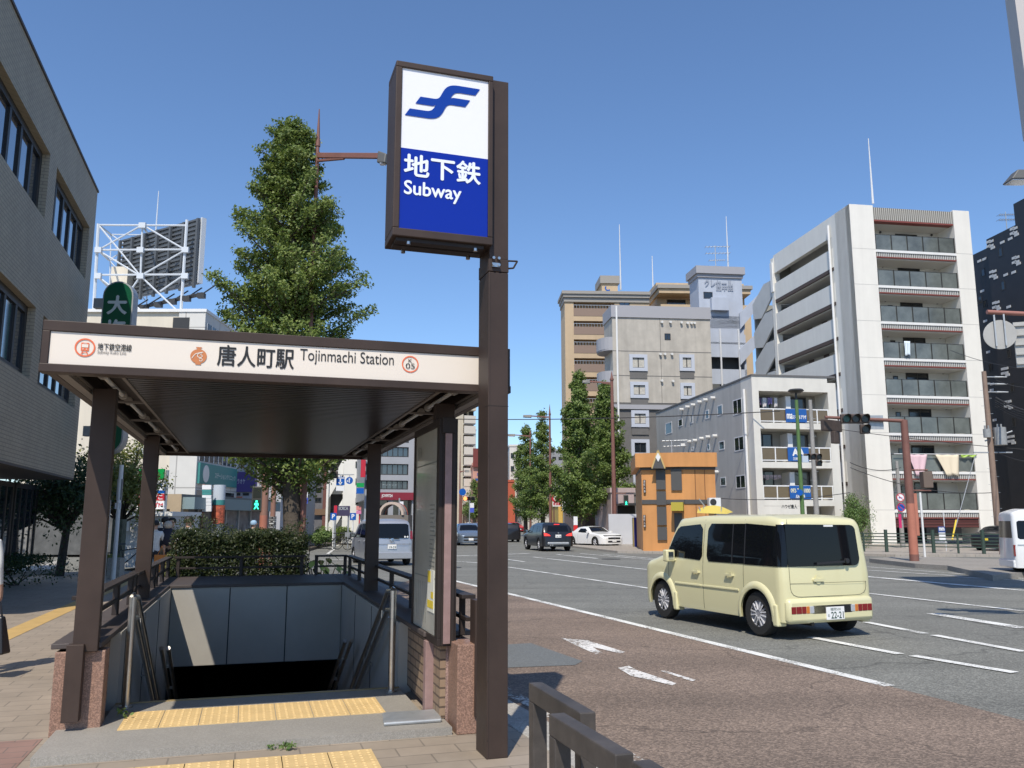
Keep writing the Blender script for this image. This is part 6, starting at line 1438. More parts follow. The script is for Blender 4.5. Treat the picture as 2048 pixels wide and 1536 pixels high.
# ---------- orange shop
PF = Pl.at(1283, 46, -7.5); 
c0 = D(1371,1082,46).x
PF1 = Pl.at(1285, 45, -15.5); uf = PF1.uz(1369,1000)[0]; PF2 = Pl(*PF1.p(uf,0,0)[:2], 4)
of = bld('orange_shop', PF1, 'orange two storey shop with dark grey centre panels and a white diamond gable', 5, 4)
org_ = mat('orange_render', (.56,.26,.085), .65, noise=(1.5,.05), grime=.16); dp = mat('dark_grey_panel', (.075,.073,.07), .55)
zo = PF1.uz(1340,906)[1]; zg1 = PF1.uz(1340,938)[1]; u2w = PF2.uz(1432,1000)[0]
mb = MB(); mb.slab([PF1.p(0,0,0),PF1.p(uf,0,0),PF2.p(u2w,0,0),PF2.p(u2w,7,0),PF1.p(-1.2,7,0)], 0, zg1); mb.build('wall', org_, of)
o3 = .28
mb = MB(); mb.slab([PF1.p(-o3,-o3,0),PF1.p(uf,-o3,0),PF2.p(u2w+.05,-o3,0),PF2.p(u2w+.05,7,0),PF1.p(-1.2-o3,7,0)], zg1+.1, zo); mb.build('parapet', org_, of)
mb = MB(); mb.slab([PF1.p(-.05,-.05,0),PF1.p(uf,-.05,0),PF2.p(u2w+.02,-.05,0),PF2.p(u2w,7,0),PF1.p(-1.2,7,0)], zg1-.04, zg1+.098); zmid_ = PF1.uz(1340,1004)[1]; mb.pb(PF1,0,uf,-.05,0,zmid_-.1,zmid_+.12); mb.pb(PF2,0,u2w,-.05,0,zmid_-.1,zmid_+.12); mb.build('dark_band', dp, of)
ux0 = PF1.u(1313,980); ux1 = PF1.u(1332,980)
mb = MB(); 
for (y0,y1) in ((940,979),(983,1010),(1014,1050),(1054,1080)): mb.pb(PF1,ux0,ux1,-.12,-.06,PF1.uz(1322,y1)[1],PF1.uz(1322,y0)[1])
mb.build('centre_panel', dp, of)
a = PF1.uz(1306,938); b = PF1.uz(1332,938); t_ = PF1.uz(1319,902); 
mb = MB(); mb.ppoly(PF1,[(a[0],a[1]),(b[0],b[1]),((a[0]+b[0])/2,t_[1])],-.55,-.3); gb_ = mb.build('gable', dp, of); 
stroke(PF1,[(a[0],a[1]),((a[0]+b[0])/2,t_[1]),(b[0],b[1])],.07,mat('gold_edge',(.5,.36,.14),.5),gb_,-.56,'gable_edge')
m_ = ((a[0]+b[0])/2, (a[1]+t_[1])/2+.1); mb = MB(); mb.ppoly(PF1,[(m_[0]-.13,m_[1]),(m_[0],m_[1]-.24),(m_[0]+.13,m_[1]),(m_[0],m_[1]+.24)],-.59,-.551); mb.build('white_diamond', white, of)
a = PF1.uz(1343,981); b = PF1.uz(1363,938); mb = MB(); mb.pb(PF1,a[0],b[0],-.1,-.001,a[1],b[1]); mb.build('shuttered_window', dp, of)
for (y0,y1) in ((960,986),(1030,1055)):
    a = PF1.uz(1287.5,y1); b = PF1.uz(1291.5,y0); mb = MB(); mb.pb(PF1,a[0],b[0],-.12,-.001,a[1],b[1]); s_ = mb.build('name_board', mat('dark_brown_board',(.04,.025,.02),.6), of)
    for k in range(4): zz_ = a[1]+(b[1]-a[1])*(k+.15)/4; text('唐人町'[k%3], PF1, a[0]+.02,b[0]-.02,zz_,zz_+(b[1]-a[1])*.18, white, s_, d=-.125)
a = PF1.uz(1345,1022); b = PF1.uz(1368,1005); mb = MB(); mb.pb(PF1,a[0],b[0],-.8,-.001,a[1],b[1]); mb.build('yellow_canopy', mat('yellow_canopy_cloth',(.42,.34,.04),.6), of)
a = PF1.uz(1350,1082); b = PF1.uz(1364,1026); mb = MB(); mb.pb(PF1,a[0],b[0],-.03,-.001,.05,b[1]); mb.build('door', dp, of)
for (px_) in (1391,1410): u_ = PF2.uz(px_,980)[0]; mb = MB(); mb.pb(PF2,u_-.02,u_+.02,-.01,-.001,0,zo-.6); mb.build('panel_joint', mat('orange_shadow_gap',(.2,.09,.03),.7), of)
a = PF2.uz(1414,1013); b = PF2.uz(1436,996); mb = MB(); mb.pb(PF2,a[0],b[0],-.45,-.1,a[1],b[1]); ac = mb.build('air_conditioner', white, of); mb = MB(); mb.tube(PF2.p((a[0]+b[0])/2-.1,-.47,(a[1]+b[1])/2),PF2.p((a[0]+b[0])/2-.1,-.45,(a[1]+b[1])/2),(b[1]-a[1])*.38,n=20); mb.build('fan_grille', fr_dark, ac)
# yellow parasol-like awning right of it
aw = thing('yellow_awning', D(1430,1024,42), 'tattered yellow folding awning sticking up behind the yellow wagon roof', 'awning')
mb = MB(); vs = []; n = 10
for i in range(n+1):
    t = i/n; p0 = D(1396+70*t,1018+6*t-10*sin(pi*t),42); p1 = D(1394+60*t,1026+2*t,41); vs += [p0,p1]
mb.add(vs, [(2*i,2*i+1,2*i+3,2*i+2) for i in range(n)]); mb.build('canopy', mat('yellow_awning_cloth',(.60,.47,.10),.6), aw)
mb = MB(); 
for k in range(6): mb.tube(D(1398+k*9,1014,42),D(1402+k*8,1026,41.2),.03,n=5)
mb.tube(D(1398,998,42),D(1412,1016,42),.035,n=6); p = D(1430,1024,42); mb.tube(p,(p.x,p.y,0),.05); mb.build('frame', galv, aw)
# parking sign beside the orange shop
PP = Pl.at(1270, 50, 0); pk_ = thing('parking_sign', PP.p(.4,0,0), 'tall parking sign with blue P and orange 100 beside the orange shop', 'sign')
panel(PP,1275,957,1291,974,swhite,pk_); panel(PP,1275,975,1291,990,mat('sign_yellow',(.7,.5,.03),.5),pk_); panel(PP,1275,991,1291,999,swhite,pk_); panel(PP,1275,1001,1291,1009,sgreen,pk_)
ptext('P', PP, (1277.5,971),(1284,960), sblue, pk_, d=-.11, bold=.04); ptext('100', PP, (1276,982),(1288,976), sred, pk_, d=-.11, bold=.03); ptext('パーキング', PP, (1276,989),(1290,984), sred, pk_, d=-.11, bold=.02)
mb = MB(); mb.tube(PP.p(.75,.05,0),PP.p(.75,.05,PP.uz(1283,957)[1]),.06); mb.build('post', galv, pk_)
# pinkish low building + white wall panel + vending machine
block('pinkish_house', 1223,1268,985,64,6,(.42,.33,.31),'low pinkish house with white downpipe behind the pedestrian signal',0,dep=6)
PJ = Pl.at(1218, 58, 0); mb = MB(); a = PJ.uz(1218,1080); b = PJ.uz(1283,1028); mb.pb(PJ,a[0],b[0],0,.15,0,b[1]); tag(mb.build('site_wall', mat('pale_site_panel',(.50,.51,.53),.5,noise=(1,.05))), 'pale grey-white site wall panel behind the small black car', 'wall')
PJ2 = Pl.at(1246, 61, 0); mb = MB(); b = PJ2.uz(1283,1006); mb.pb(PJ2,PJ2.u(1244),PJ2.u(1283),0,4,b[1]-.15,b[1]); mb.mi(1).pb(PJ2,PJ2.u(1246),PJ2.u(1283),3,4,0,b[1]-.16); tag(mb.build('carport', [fr_dark, dim]), 'dark carport roof above the pale site wall', 'carport')
vm = thing('vending_machine', D(1275,1060,52), 'dark blue vending machine next to the orange shop corner', 'vending machine'); PX = Pl.at(1268,52,0)
mb = MB(); b = PX.uz(1284,1035); mb.pb(PX,PX.u(1268),PX.u(1285),0,.8,0,b[1]); mb.build('cabinet', mat('vending_blue',(.01,.02,.19),.4), vm); mb = MB(); mb.pb(PX,PX.u(1266.5),PX.u(1268)-.01,0,.5,0,b[1]-.05); mb.build('side_panel', mat('vending_yellow',(.4,.3,.1),.5), vm)
bo = thing('bollard', G(1288,1097,0), 'black bollard with a yellow band at the edge of the far pavement', 'bollard'); g = G(1288,1097,0)
MB().tube(g,(g.x,g.y,.75),.07,n=12).build('post', black, bo); MB().tube((g.x,g.y,.62),(g.x,g.y,.70),.074,n=12).build('yellow_band', MATS['sign_yellow'], bo)
# white and red advertising column, signs near trees
g = G(1150,1066,0); ac_ = thing('advert_board', g, 'white upright board with solid red lower half between the ginkgo trunks', 'sign'); PZ = Pl.at(1147,62,0)
panel(PZ,1147,1033,1155,1050,swhite,ac_); panel(PZ,1147,1050.5,1155,1066,mat('bright_red',(.6,.02,.02),.5),ac_); mb = MB(); mb.pb(PZ,0,.3,-.08,-.02,0,PZ.uz(1150,1066)[1]); mb.build('foot', galv, ac_)
PY = Pl.at(1104,70,0); rs_ = thing('red_round_shop_sign', PY.p(.5,0,3), 'round red sign above a red and white name board near the left ginkgo pair', 'sign')
a = PY.uz(1112,997); mb = MB(); mb.tube(PY.p(a[0],-.1,a[1]),PY.p(a[0],0,a[1]),.36,n=24); mb.build('round_face', sred, rs_); ring(a[0],a[1],.12,.2,white,rs_,d=-.11,P=PY)
o_,b_ = panel(PY,1105,1003,1122,1013,swhite,rs_); text('居酒屋', PY, b_[0]+.05,b_[1]-.05,b_[2]+.1,b_[3]-.08, sred, o_, d=-.11, bold=.02); mb = MB(); u_ = PY.u(1108); mb.tube(PY.p(u_,.05,0),PY.p(u_,.05,a[1]),.05); mb.build('post', rust, rs_)
PY2 = Pl.at(1123,72,0); ys_ = thing('vertical_name_sign', PY2.p(.2,0,2), 'white vertical name sign fixed above the yellow shop', 'sign'); o_,b_ = panel(PY2,1124,1003,1131,1021,swhite,ys_); text('東', PY2, b_[0]+.05,b_[1]-.05,b_[2]+.45,b_[3]-.05, fr_dark, o_, d=-.11); text('薬', PY2, b_[0]+.05,b_[1]-.05,b_[2]+.05,b_[2]+.4, fr_dark, o_, d=-.11); mb = MB(); mb.tube(PY2.p(.2,.05,0),PY2.p(.2,.05,b_[2]),.04); mb.build('post', galv, ys_)
# ---------- black building at the right edge
PK2 = Pl.at(1983, 80, -84); kb2 = bld('black_apartment_block', PK2, 'black apartment tower with scattered small white square tiles at the right edge', 12, 10)
blkw = mat('black_tile_wall', (.018,.018,.021), .45, noise=(1,.2)); us_ = PK2.uz(1985,485)[0]; z1_ = PK2.uz(1968,499)[1]; z2_ = PK2.uz(2020,462)[1]
mb = MB(); mb.pb(PK2,-14,us_,0,14,0,z1_); mb.pb(PK2,us_,40,-.6,14,0,z2_); mb.pb(PK2,PK2.uz(2041,440)[0],40,-.55,14,z2_,z2_+2); mb.build('wall', blkw, kb2)
whs = mat('white_tile_square', (.62,.62,.6), .5)
def sqr(x,y,d=-.61):
    u_,z_ = PK2.uz(x,y); mb = MB(); mb.pb(PK2,u_-.28,u_+.28,d-.03,d,z_-.11,z_+.11); mb.build('white_square', whs, kb2)
for cx_,cy_ in ((1992,488),(1998,548),(2004,610),(2022,742),(2028,808),(2034,878),(2040,462),(2044,520)):
    for dx,dy in ((-3,-4),(3,-5),(-3,5),(3,4),(6,8)): sqr(cx_+dx,cy_+dy)
for q in ((2017,485),(2033,478),(2024,550),(2040,545),(2030,614),(2042,660)): sqr(*q)
for q in ((1969,518),(1959,522),(1965,582),(1971,642),(1977,704),(1985,768),(1984,780),(1990,840)): sqr(*q,d=-.01)
for (x,y) in ((2013,505),(2018,572),(2023,640),(2030,708),(2036,776),(2040,845)): winpx(PK2,x-4,y-10,x+4,y+9,kb2,mull=0,d=-.6)
for (x,y) in ((1966,545),(1970,608),(1960,600),(1976,670),(1981,735)): winpx(PK2,x-4,y-8,x+4,y+8,kb2,mull=0)
yagi(2014,458,424,76,'antenna mast on the roof of the black tower',((430,1.6),(440,1.8)))
# top right corner: edge of a near pale building
PN = Pl.at(2052, 16, -60); nb_ = bld('near_pale_building', PN, 'sliver of a pale wall at the very top right corner of the view', 1, 1)
a = D(2030,0,15); b = D(2048,138,15); k_ = (b.x-a.x)/(b.z-a.z)
mb = MB(); zt_n = a.z+2.5; zb_n = b.z-1.2
mb.add([(a.x+k_*(zb_n-a.z),15,zb_n),(a.x+3,15,zb_n),(a.x+3,15,zt_n),(a.x+k_*(zt_n-a.z),15,zt_n),(a.x+k_*(zb_n-a.z)+.2,15.6,zb_n),(a.x+3,15.6,zb_n),(a.x+3,15.6,zt_n),(a.x+k_*(zt_n-a.z)+.2,15.6,zt_n)], [(0,1,2,3),(7,6,5,4),(0,4,5,1),(1,5,6,2),(2,6,7,3),(3,7,4,0)])
mb.build('canopy_edge', mat('pale_warm_wall',(.5,.47,.45),.7), nb_); mb = MB(); mb.box(a.x+2,a.x+3,15.7,16.2,0,zt_n); mb.build('support', MATS['pale_warm_wall'], nb_)
# ---------- billboard steel frame on the cream building
bbf = thing('rooftop_billboard', D(290,620,43), 'large rooftop billboard seen from behind with white steel truss frame', 'billboard')
trw = mat('white_truss_steel', (.58,.62,.66), .5)
T = lambda x,y,Y=41.5: D(x,y,Y)
mb = MB()
def tr(a,b,r=.07): mb.tube(a,b,r,n=6)
for x0,y0,x1,y1 in ((197,448,187,625),(374,440,362,622)): tr(T(x0,y0),T(x1,y1),.08)
for y in (450,500,550): tr(T(197-(y-450)*.05,y),T(373-(y-450)*.06,y-1+ (2 if y==450 else 0)),.05)
tr(T(285,450),T(281,552),.05)
for a,b in (((197,450),(281,552)),((285,450),(371,500)),((197,500),(285,450)),((371,500),(281,552)),((195,552),(281,620)),((281,552),(355,622)),((281,552),(255,590)),((281,552),(195,500)),((320,583),(365,552))): tr(T(*a),T(*b),.045)
# rear frame on the other side plus depth members
T2 = lambda x,y: D(x,y,47)
for a,b in (((222,469),(297,470)),((222,469),(218,620)),((297,470),(293,620)),((218,520),(296,520)),((222,469),(296,520)),((297,470),(218,520)),((218,575),(296,520)),((218,520),(290,600))): tr(T2(*a),T2(*b),.035)
for a,b in (((197,450),(222,469)),((285,450),(297,470)),((196,500),(218,520)),((195,552),(218,575)),((281,552),(296,560))): tr(T(*a),T2(*b),.06)
mb.build('truss', trw, bbf)
for q in ((285,451),(281,500),(281,552),(197,500),(371,500),(196,552),(370,552)):
    c = T(*q,41.4); MB().box(c.x-.17,c.x+.17,c.y-.08,c.y+.08,c.z-.14,c.z+.14).build('gusset_plate', trw, bbf)
p0 = D(247,482,45.5); p1 = D(402,440,42); pb0 = D(247,604,45.5); pb1 = D(395,562,42); bm_ = mat('billboard_back', (.27,.29,.31), .6, noise=(1,.3)); rib = mat('dark_rib', (.09,.10,.11), .6)
dv = Vector((p1.x-p0.x,p1.y-p0.y,0)).normalized(); nv = Vector((dv.y,-dv.x,0))
mb = MB(); e1 = Vector((p1.x,p1.y,0)); e0 = Vector((p0.x,p0.y,0))
zt0_,zb0_ = p0.z,pb0.z; zt1_,zb1_ = p0.z,pb0.z
L_ = (e1-e0).length; BPn = Pl(e0.x,e0.y,math.degrees(atan2(dv.y,dv.x))); zt_b = (p0.z+p1.z)/2; zb_b = (pb0.z+pb1.z)/2
mb.pb(BPn,0,L_,0,.25,zb_b,zt_b); mb.build('panel', bm_, bbf)
mb = MB()
for k in range(15): z_ = zb_b+(zt_b-zb_b)*k/14; mb.pb(BPn,0,L_,-.12,-.001,z_-.05,z_+.05)
for k in range(7): u_ = L_*k/6; mb.pb(BPn,u_-.07,u_+.07,-.25,-.121,zb_b-.3,zt_b)
mb.build('rib', rib, bbf)
mb = MB(); mb.pb(BPn,L_,L_+.12,-.02,.25,zb_b,zt_b+.1); mb.build('panel_edge', trw, bbf)
mb = MB(); q0 = D(265,618,43); q1 = D(405,588,41); mb.tube(q0,q1,.10,n=6)
for k in range(6): c = q0+(q1-q0)*(k/5); mb.tube(c,c+Vector((.1,1.5,.9)),.04,n=5); mb.box(c.x-.18,c.x+.18,c.y-.3,c.y,c.z-.25,c.z)
mb.build('floodlight_beam', fr_dark, bbf)
mb = MB(); mb.tube(D(309,500,44),(D(309,500,44).x,44,D(310,382,44).z),.05,.02,n=6); mb.build('rod', trw, bbf)
mb = MB(); c = D(236,555,44); mb.box(c.x-.4,c.x+.5,44,45,ztop if 0 else D(236,600,44).z,D(236,533,44).z); mb.build('chimney_box', crm, bbf)
# ============================================================ TREES AND PLANTS
def leafcloud(pts_fn, n, size, seed, fan=True):
    rnd = random.Random(seed); vs = []; fs = []
    for i in range(n):
        p, nrm = pts_fn(rnd); s = size*rnd.uniform(.65,1.25)
        a = Vector((rnd.gauss(0,1),rnd.gauss(0,1),rnd.gauss(0,1)+.5)).normalized(); a = (a+nrm*.8).normalized()
        x = a.orthogonal().normalized(); x.rotate(Matrix.Rotation(rnd.uniform(0,6.28),3,a)); y = a.cross(x); o = len(vs)
        if fan: vs += [p, p+x*s*.55+y*s*.8, p+y*s*.72+a*s*.1, p-x*s*.55+y*s*.8]; fs.append((o,o+1,o+2,o+3))
        else: vs += [p, p+x*s*.28+y*s*.5, p+y*s, p-x*s*.28+y*s*.5]; fs.append((o,o+1,o+2,o+3))
    return vs, fs
def mesh_obj(name, vs, fs, m, parent, off):
    me = bpy.data.meshes.new(name); me.from_pydata([v-off for v in vs], [], fs); me.materials.append(m); o = bpy.data.objects.new(name, me); COL.objects.link(o)
    if parent: o.parent = parent
    return o
bark = mat('bark', (.085,.068,.052), .9, noise=(9,.35), bump=(18,.9)); barkd = mat('dark_bark', (.05,.04,.032), .9, noise=(9,.3), bump=(18,.8))
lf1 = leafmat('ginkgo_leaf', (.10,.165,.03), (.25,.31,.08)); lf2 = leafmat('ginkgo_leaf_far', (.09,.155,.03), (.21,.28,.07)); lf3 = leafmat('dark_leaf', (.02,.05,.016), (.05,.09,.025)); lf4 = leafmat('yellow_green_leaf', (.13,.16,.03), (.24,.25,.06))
lf5 = leafmat('hedge_leaf', (.016,.036,.010), (.06,.072,.02)); lf6 = leafmat('bright_leaf', (.09,.17,.04), (.2,.28,.09))
def ginkgo(base, h, prof, nbr, leaves, lsize, lm, label, seed, trunk=.17, z0=1.9, group='ginkgo trees along the street', clump=.28, lean=0):
    """prof: [(z fraction, radius)]"""
    rnd = random.Random(seed); base = Vector(base); root = thing('ginkgo_tree', base, label, 'tree', group)
    mb = MB(); n = 9
    for i in range(n):
        a = i/n; b = (i+1)/n; f = lambda t: base+Vector((.05*sin(t*7+seed)+lean*t,.05*cos(t*5+seed),h*.97*t))
        mb.tube(f(a),f(b),trunk*(1-a*.93)+.01,trunk*(1-b*.93)+.01,n=10,caps=False)
    tips = []
    for k in range(nbr):
        t = rnd.random()**.9; z = z0+(h*.98-z0)*t; R0 = interp(prof, z/h); az = rnd.uniform(0,2*pi)
        if rnd.random() < .55: az = k*2.4
        Lr = R0*rnd.choice((rnd.uniform(.55,.95),rnd.uniform(.7,1.0),rnd.uniform(.85,1.22))); rise = Lr*rnd.uniform(.2,.7); s = base+Vector((lean*z/h,0,z-rise*.7)); e = s+Vector((cos(az)*Lr,sin(az)*Lr,rise))
        m1 = s+(e-s)*.5+Vector((0,0,-.08*Lr)); mb.tube(s,m1,.02+.012*Lr,.012+.006*Lr,n=5,caps=False); mb.tube(m1,e,.012+.006*Lr,.004,n=4,caps=False); tips.append((s,m1,e,Lr))
    mb.build('trunk', bark, root, smooth=60)
    wts = [t[3]+.25 for t in tips]
    cum = []; acc = 0
    for w_ in wts: acc += w_; cum.append(acc)
    import bisect
    def fn(r):
        s,m1,e,Lr = tips[bisect.bisect_left(cum, r.random()*acc)]
        t = 1-(r.random()**1.25)*.85
        c = s+(e-s)*t if t > .5 else s+(m1-s)*(t*2)
        rad = clump*(.30+.85*(1-t)+.16*Lr)
        d = Vector((r.gauss(0,1),r.gauss(0,1),r.gauss(0,.7))); d = d/max(d.length,1e-3)*rad*r.random()**.5
        p = c+d; nrm = (p-base-Vector((0,0,p.z-base.z))).normalized()+Vector((0,0,.4)); return p, nrm.normalized()
    vs, fs = leafcloud(fn, leaves, lsize, seed+1); mesh_obj('crown', vs, fs, lm, root, base); return root
gb0 = D(588,1090,16.6); 
ginkgo((gb0.x,gb0.y,0), 10.0, [(0,.3),(.2,.9),(.27,1.5),(.36,1.62),(.46,1.62),(.58,1.4),(.7,1.15),(.82,.9),(.92,.6),(1,.12)], 330, 98000, .066, lf1, 'large ginkgo tree rising behind the station canopy roof', 14, trunk=.2, z0=2.35, clump=.27, lean=-.42)
def far_g(px, py, Y, ht_px, wpx, label, seed, lv=9000):
    g = D(px,1042,Y); h = D(px,ht_px,Y).z; w_ = wpx/2/1702*Y
    return ginkgo((g.x,Y,0), h, [(0,.3),(.18,w_*.85),(.28,w_),(.45,w_*.84),(.62,w_*.6),(.82,w_*.34),(.94,w_*.15),(1,.05)], 110, lv, .19, lf2, label, seed, trunk=.25, z0=2.2, clump=.62)
far_g(1160,0,66,742,128,'tall ginkgo tree left of the lamp post in front of the grey block',21,30000)
far_g(1214,0,70,760,120,'ginkgo tree right behind the lamp post in front of the grey block',22,28000)
far_g(1052,0,96,843,84,'left tree of the more distant ginkgo pair by the pillar sign',23,16000)
far_g(1086,0,88,822,84,'right tree of the more distant ginkgo pair by the pillar sign',24,16000)
far_g(948,0,110,958,58,'small ginkgo tree seen left of the pillar sign post',25,4000)
def bush(name, c, rx, ry, rz, n, ls, lm, label, seed, cat='shrub', group=None, stem=True, flat=0, fan=False, bumps=5):
    rnd = random.Random(seed); c = Vector(c); root = thing(name, c, label, cat, group); bl = [(Vector((0,0,0)),1.0)]+[(Vector((rnd.uniform(-.7,.7)*rx,rnd.uniform(-.7,.7)*ry,rnd.uniform(-.1,.7)*rz)),rnd.uniform(.35,.6)) for _ in range(bumps)]
    def fn(r):
        o_,s_ = bl[r.randrange(len(bl))]; d = Vector((r.gauss(0,1),r.gauss(0,1),r.gauss(0,1))).normalized(); k = r.uniform(.55,1.08)
        p = c+Vector((0,0,rz))+o_+Vector((d.x*rx,d.y*ry,d.z*rz))*s_*k
        if p.z < c.z+.02: p.z = c.z+abs(p.z-c.z)*.5
        return p, d
    vs, fs = leafcloud(fn, n, ls, seed, fan); mesh_obj('foliage', vs, fs, lm, root, c)
    if stem:
        mb = MB()
        for k in range(7): mb.tube(c+Vector((rnd.uniform(-.1,.1),rnd.uniform(-.1,.1),0)), c+Vector((rnd.uniform(-.6,.6)*rx,rnd.uniform(-.6,.6)*ry,rz*1.3)), .02, .006, n=5)
        mb.build('stem', barkd, root)
    return root
def hedge(x0, x1, s0, s1, z1, n, label, seed, lm):
    rnd = random.Random(seed); c = F((x0+x1)/2,(s0+s1)/2,0); root = thing('hedge', c, label, 'hedge')
    def fn(r):
        if r.random() < .45: a = r.uniform(x0,x1); s_ = s0+r.uniform(0,.15); z = r.uniform(.1,z1)
        elif r.random() < .6: a = r.uniform(x0,x1); s_ = r.uniform(s0,s1); z = z1-r.random()**2*.3
        else: a = r.uniform(x0,x1); s_ = r.uniform(s0,s1); z = r.uniform(.1,z1)
        z += .06*sin(a*5)+.05*sin(a*13+s_*3)
        if r.random() < .05: z = z1+r.random()**1.5*.35*(.5+.5*sin(a*3.1))
        return F(a,s_,z), Vector((0,-.6,.6))
    vs, fs = leafcloud(fn, n, .05, seed, False); mesh_obj('foliage', vs, fs, lm, root, c)
    mb = MB()
    for k in range(24): a = rnd.uniform(x0,x1); s_ = rnd.uniform(s0+.2,s1-.1); mb.tube(F(a,s_,0),F(a+rnd.uniform(-.2,.2),s_,z1*.95),.015,.006,n=5)
    mb.box; mb.build('stem', barkd, root)
    return root
hedge(.15, 2.35, 9.15, 11.6, 1.30, 40000, 'dense dark hedge with reddish shoots behind the stairwell wall', 31, lf5)
p = F(.30,9.45); bush('shrub', (p.x,p.y,0), .26,.26,.5, 3000,.05,leafmat('mixed_leaf',(.10,.12,.03),(.26,.26,.10)),'yellow-green shrub at the left end of the dark hedge',32)
# big-leaved plant at the right end
def bigleaf(c, label, seed):
    rnd = random.Random(seed); c = Vector(c); root = thing('broadleaf_plant', c, label, 'plant'); vs = []; fs = []; mb = MB()
    for k in range(60):
        az = rnd.uniform(0,6.28); r_ = rnd.uniform(.1,.5); z = rnd.uniform(.35,1.05)*(1-.35*r_); p = c+Vector((cos(az)*r_,sin(az)*r_,z)); mb.tube(c,p,.012,.005,n=4)
        d = Vector((cos(az),sin(az),-.35)).normalized(); sd_ = d.cross(Vector((0,0,1))).normalized(); L_ = rnd.uniform(.13,.2); o = len(vs); n = 6
        for i in range(n+1):
            t = i/n; w_ = .32*L_*sin(pi*min(1,t*.9+.08))**.8; q = p+d*L_*t+Vector((0,0,-.05*t*t)); vs += [q-sd_*w_, q+Vector((0,0,-.012)), q+sd_*w_]
        for i in range(n): fs += [(o+3*i,o+3*i+1,o+3*i+4,o+3*i+3),(o+3*i+1,o+3*i+2,o+3*i+5,o+3*i+4)]
    mesh_obj('foliage', vs, fs, lf3, root, c); mb.build('stem', barkd, root); return root
p = F(2.62,9.6); bigleaf((p.x,p.y,.0), 'broad-leaved dark plant beside the silver minivan', 33)
for k,(px,py,lb) in enumerate(((665,1085,'bushy green shrub in the kerb bed beyond the big tree'),(640,1092,'low green shrub in the kerb bed left of the bushy one'))):
    g = G(px,py,.05); bush('shrub', g, 1.3 if k == 0 else .9, .9, .62 if k == 0 else .45, 3500,.13,lf6 if k else lf2,lb,40+k,group='shrubs in the kerb bed')
# small potted weeds at stair foot
g = F(.50,1.35,.055); bush('weed', g, .05,.05,.04, 24,.04,lf6,'tiny green weed growing at the foot of the left brick wall',51,'plant',stem=False,bumps=2)
g = F(1.62,.30,.0); bush('weed', g, .10,.03,.02, 90,.03,lf6,'thin dry weed in the joint in front of the stone step',52,'plant',stem=False,bumps=2)
g = F(3.3,3.6,.0); bush('weed', g, .15,.15,.12, 220,.05,lf2,'small weed on the roadside of the stair parapet',53,'plant',stem=False,bumps=2)
# left side trees by the office building
def round_tree(base, h, rc, zc, n, ls, lm, label, seed, trunk=.13):
    rnd = random.Random(seed); base = Vector(base); root = thing('street_tree', base, label, 'tree', 'broadleaf trees by the office building')
    mb = MB(); cen = base+Vector((0,0,zc)); mb.tube(base,base+Vector((.1,0,zc*.6)),trunk,trunk*.75,n=9); tips = []
    for k in range(26):
        d = Vector((rnd.gauss(0,1),rnd.gauss(0,1),rnd.gauss(.25,.8))).normalized(); e = cen+Vector((d.x*rc,d.y*rc,d.z*(h-zc))) ; s_ = base+Vector((.1,0,zc*.55)); m_ = s_+(e-s_)*.55+Vector((0,0,.2)); mb.tube(s_,m_,.05,.025,n=5); mb.tube(m_,e,.025,.006,n=4); tips.append(e)
    mb.build('trunk', barkd, root, smooth=60)
    def fn(r):
        e = tips[r.randrange(len(tips))]; t = r.random()**.7; c = cen+(e-cen)*t; d = Vector((r.gauss(0,1),r.gauss(0,1),r.gauss(0,.7))).normalized(); p = c+d*rc*.38*r.random()**.5; return p, (p-cen).normalized()
    vs, fs = leafcloud(fn, n, ls, seed, False); mesh_obj('crown', vs, fs, lm, root, base); return root
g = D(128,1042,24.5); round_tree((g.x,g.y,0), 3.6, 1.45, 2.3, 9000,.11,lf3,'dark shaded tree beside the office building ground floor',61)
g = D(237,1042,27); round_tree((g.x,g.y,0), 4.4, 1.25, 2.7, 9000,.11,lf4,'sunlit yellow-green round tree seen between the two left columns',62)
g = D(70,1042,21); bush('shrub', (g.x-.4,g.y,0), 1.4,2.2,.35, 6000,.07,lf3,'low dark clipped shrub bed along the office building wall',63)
g = D(240,1042,24.5); bush('shrub', (g.x-.2,g.y,0), .35,.35,.3, 1500,.06,lf4,'small dry yellowish shrub at the foot of the stone post',64)
PWl = D(88,1112,20); mb = MB(); mb.slab([(PWl.x-3,18,0),(G(95,1135).x,G(95,1135).y,0),(G(135,1118).x,G(135,1118).y,0),(PWl.x-3,26,0)], 0,.12); tag(mb.build('planter_kerb', conc), 'low grey kerb around the shaded shrub bed', 'planter')
# tree by the white block
g = D(1762,1042,46); 
bush('tall_shrub', (g.x,g.y+3,0), .95,.8,1.6, 9000,.10,lf6,'bright green bushy shrub against the white apartment block wall',71,'shrub')
g = D(1733,1042,46); bush('shrub', (g.x,g.y+3,0), .35,.35,.45, 900,.09,lf3,'small dark bush left of the bright green shrub by the white block',72)
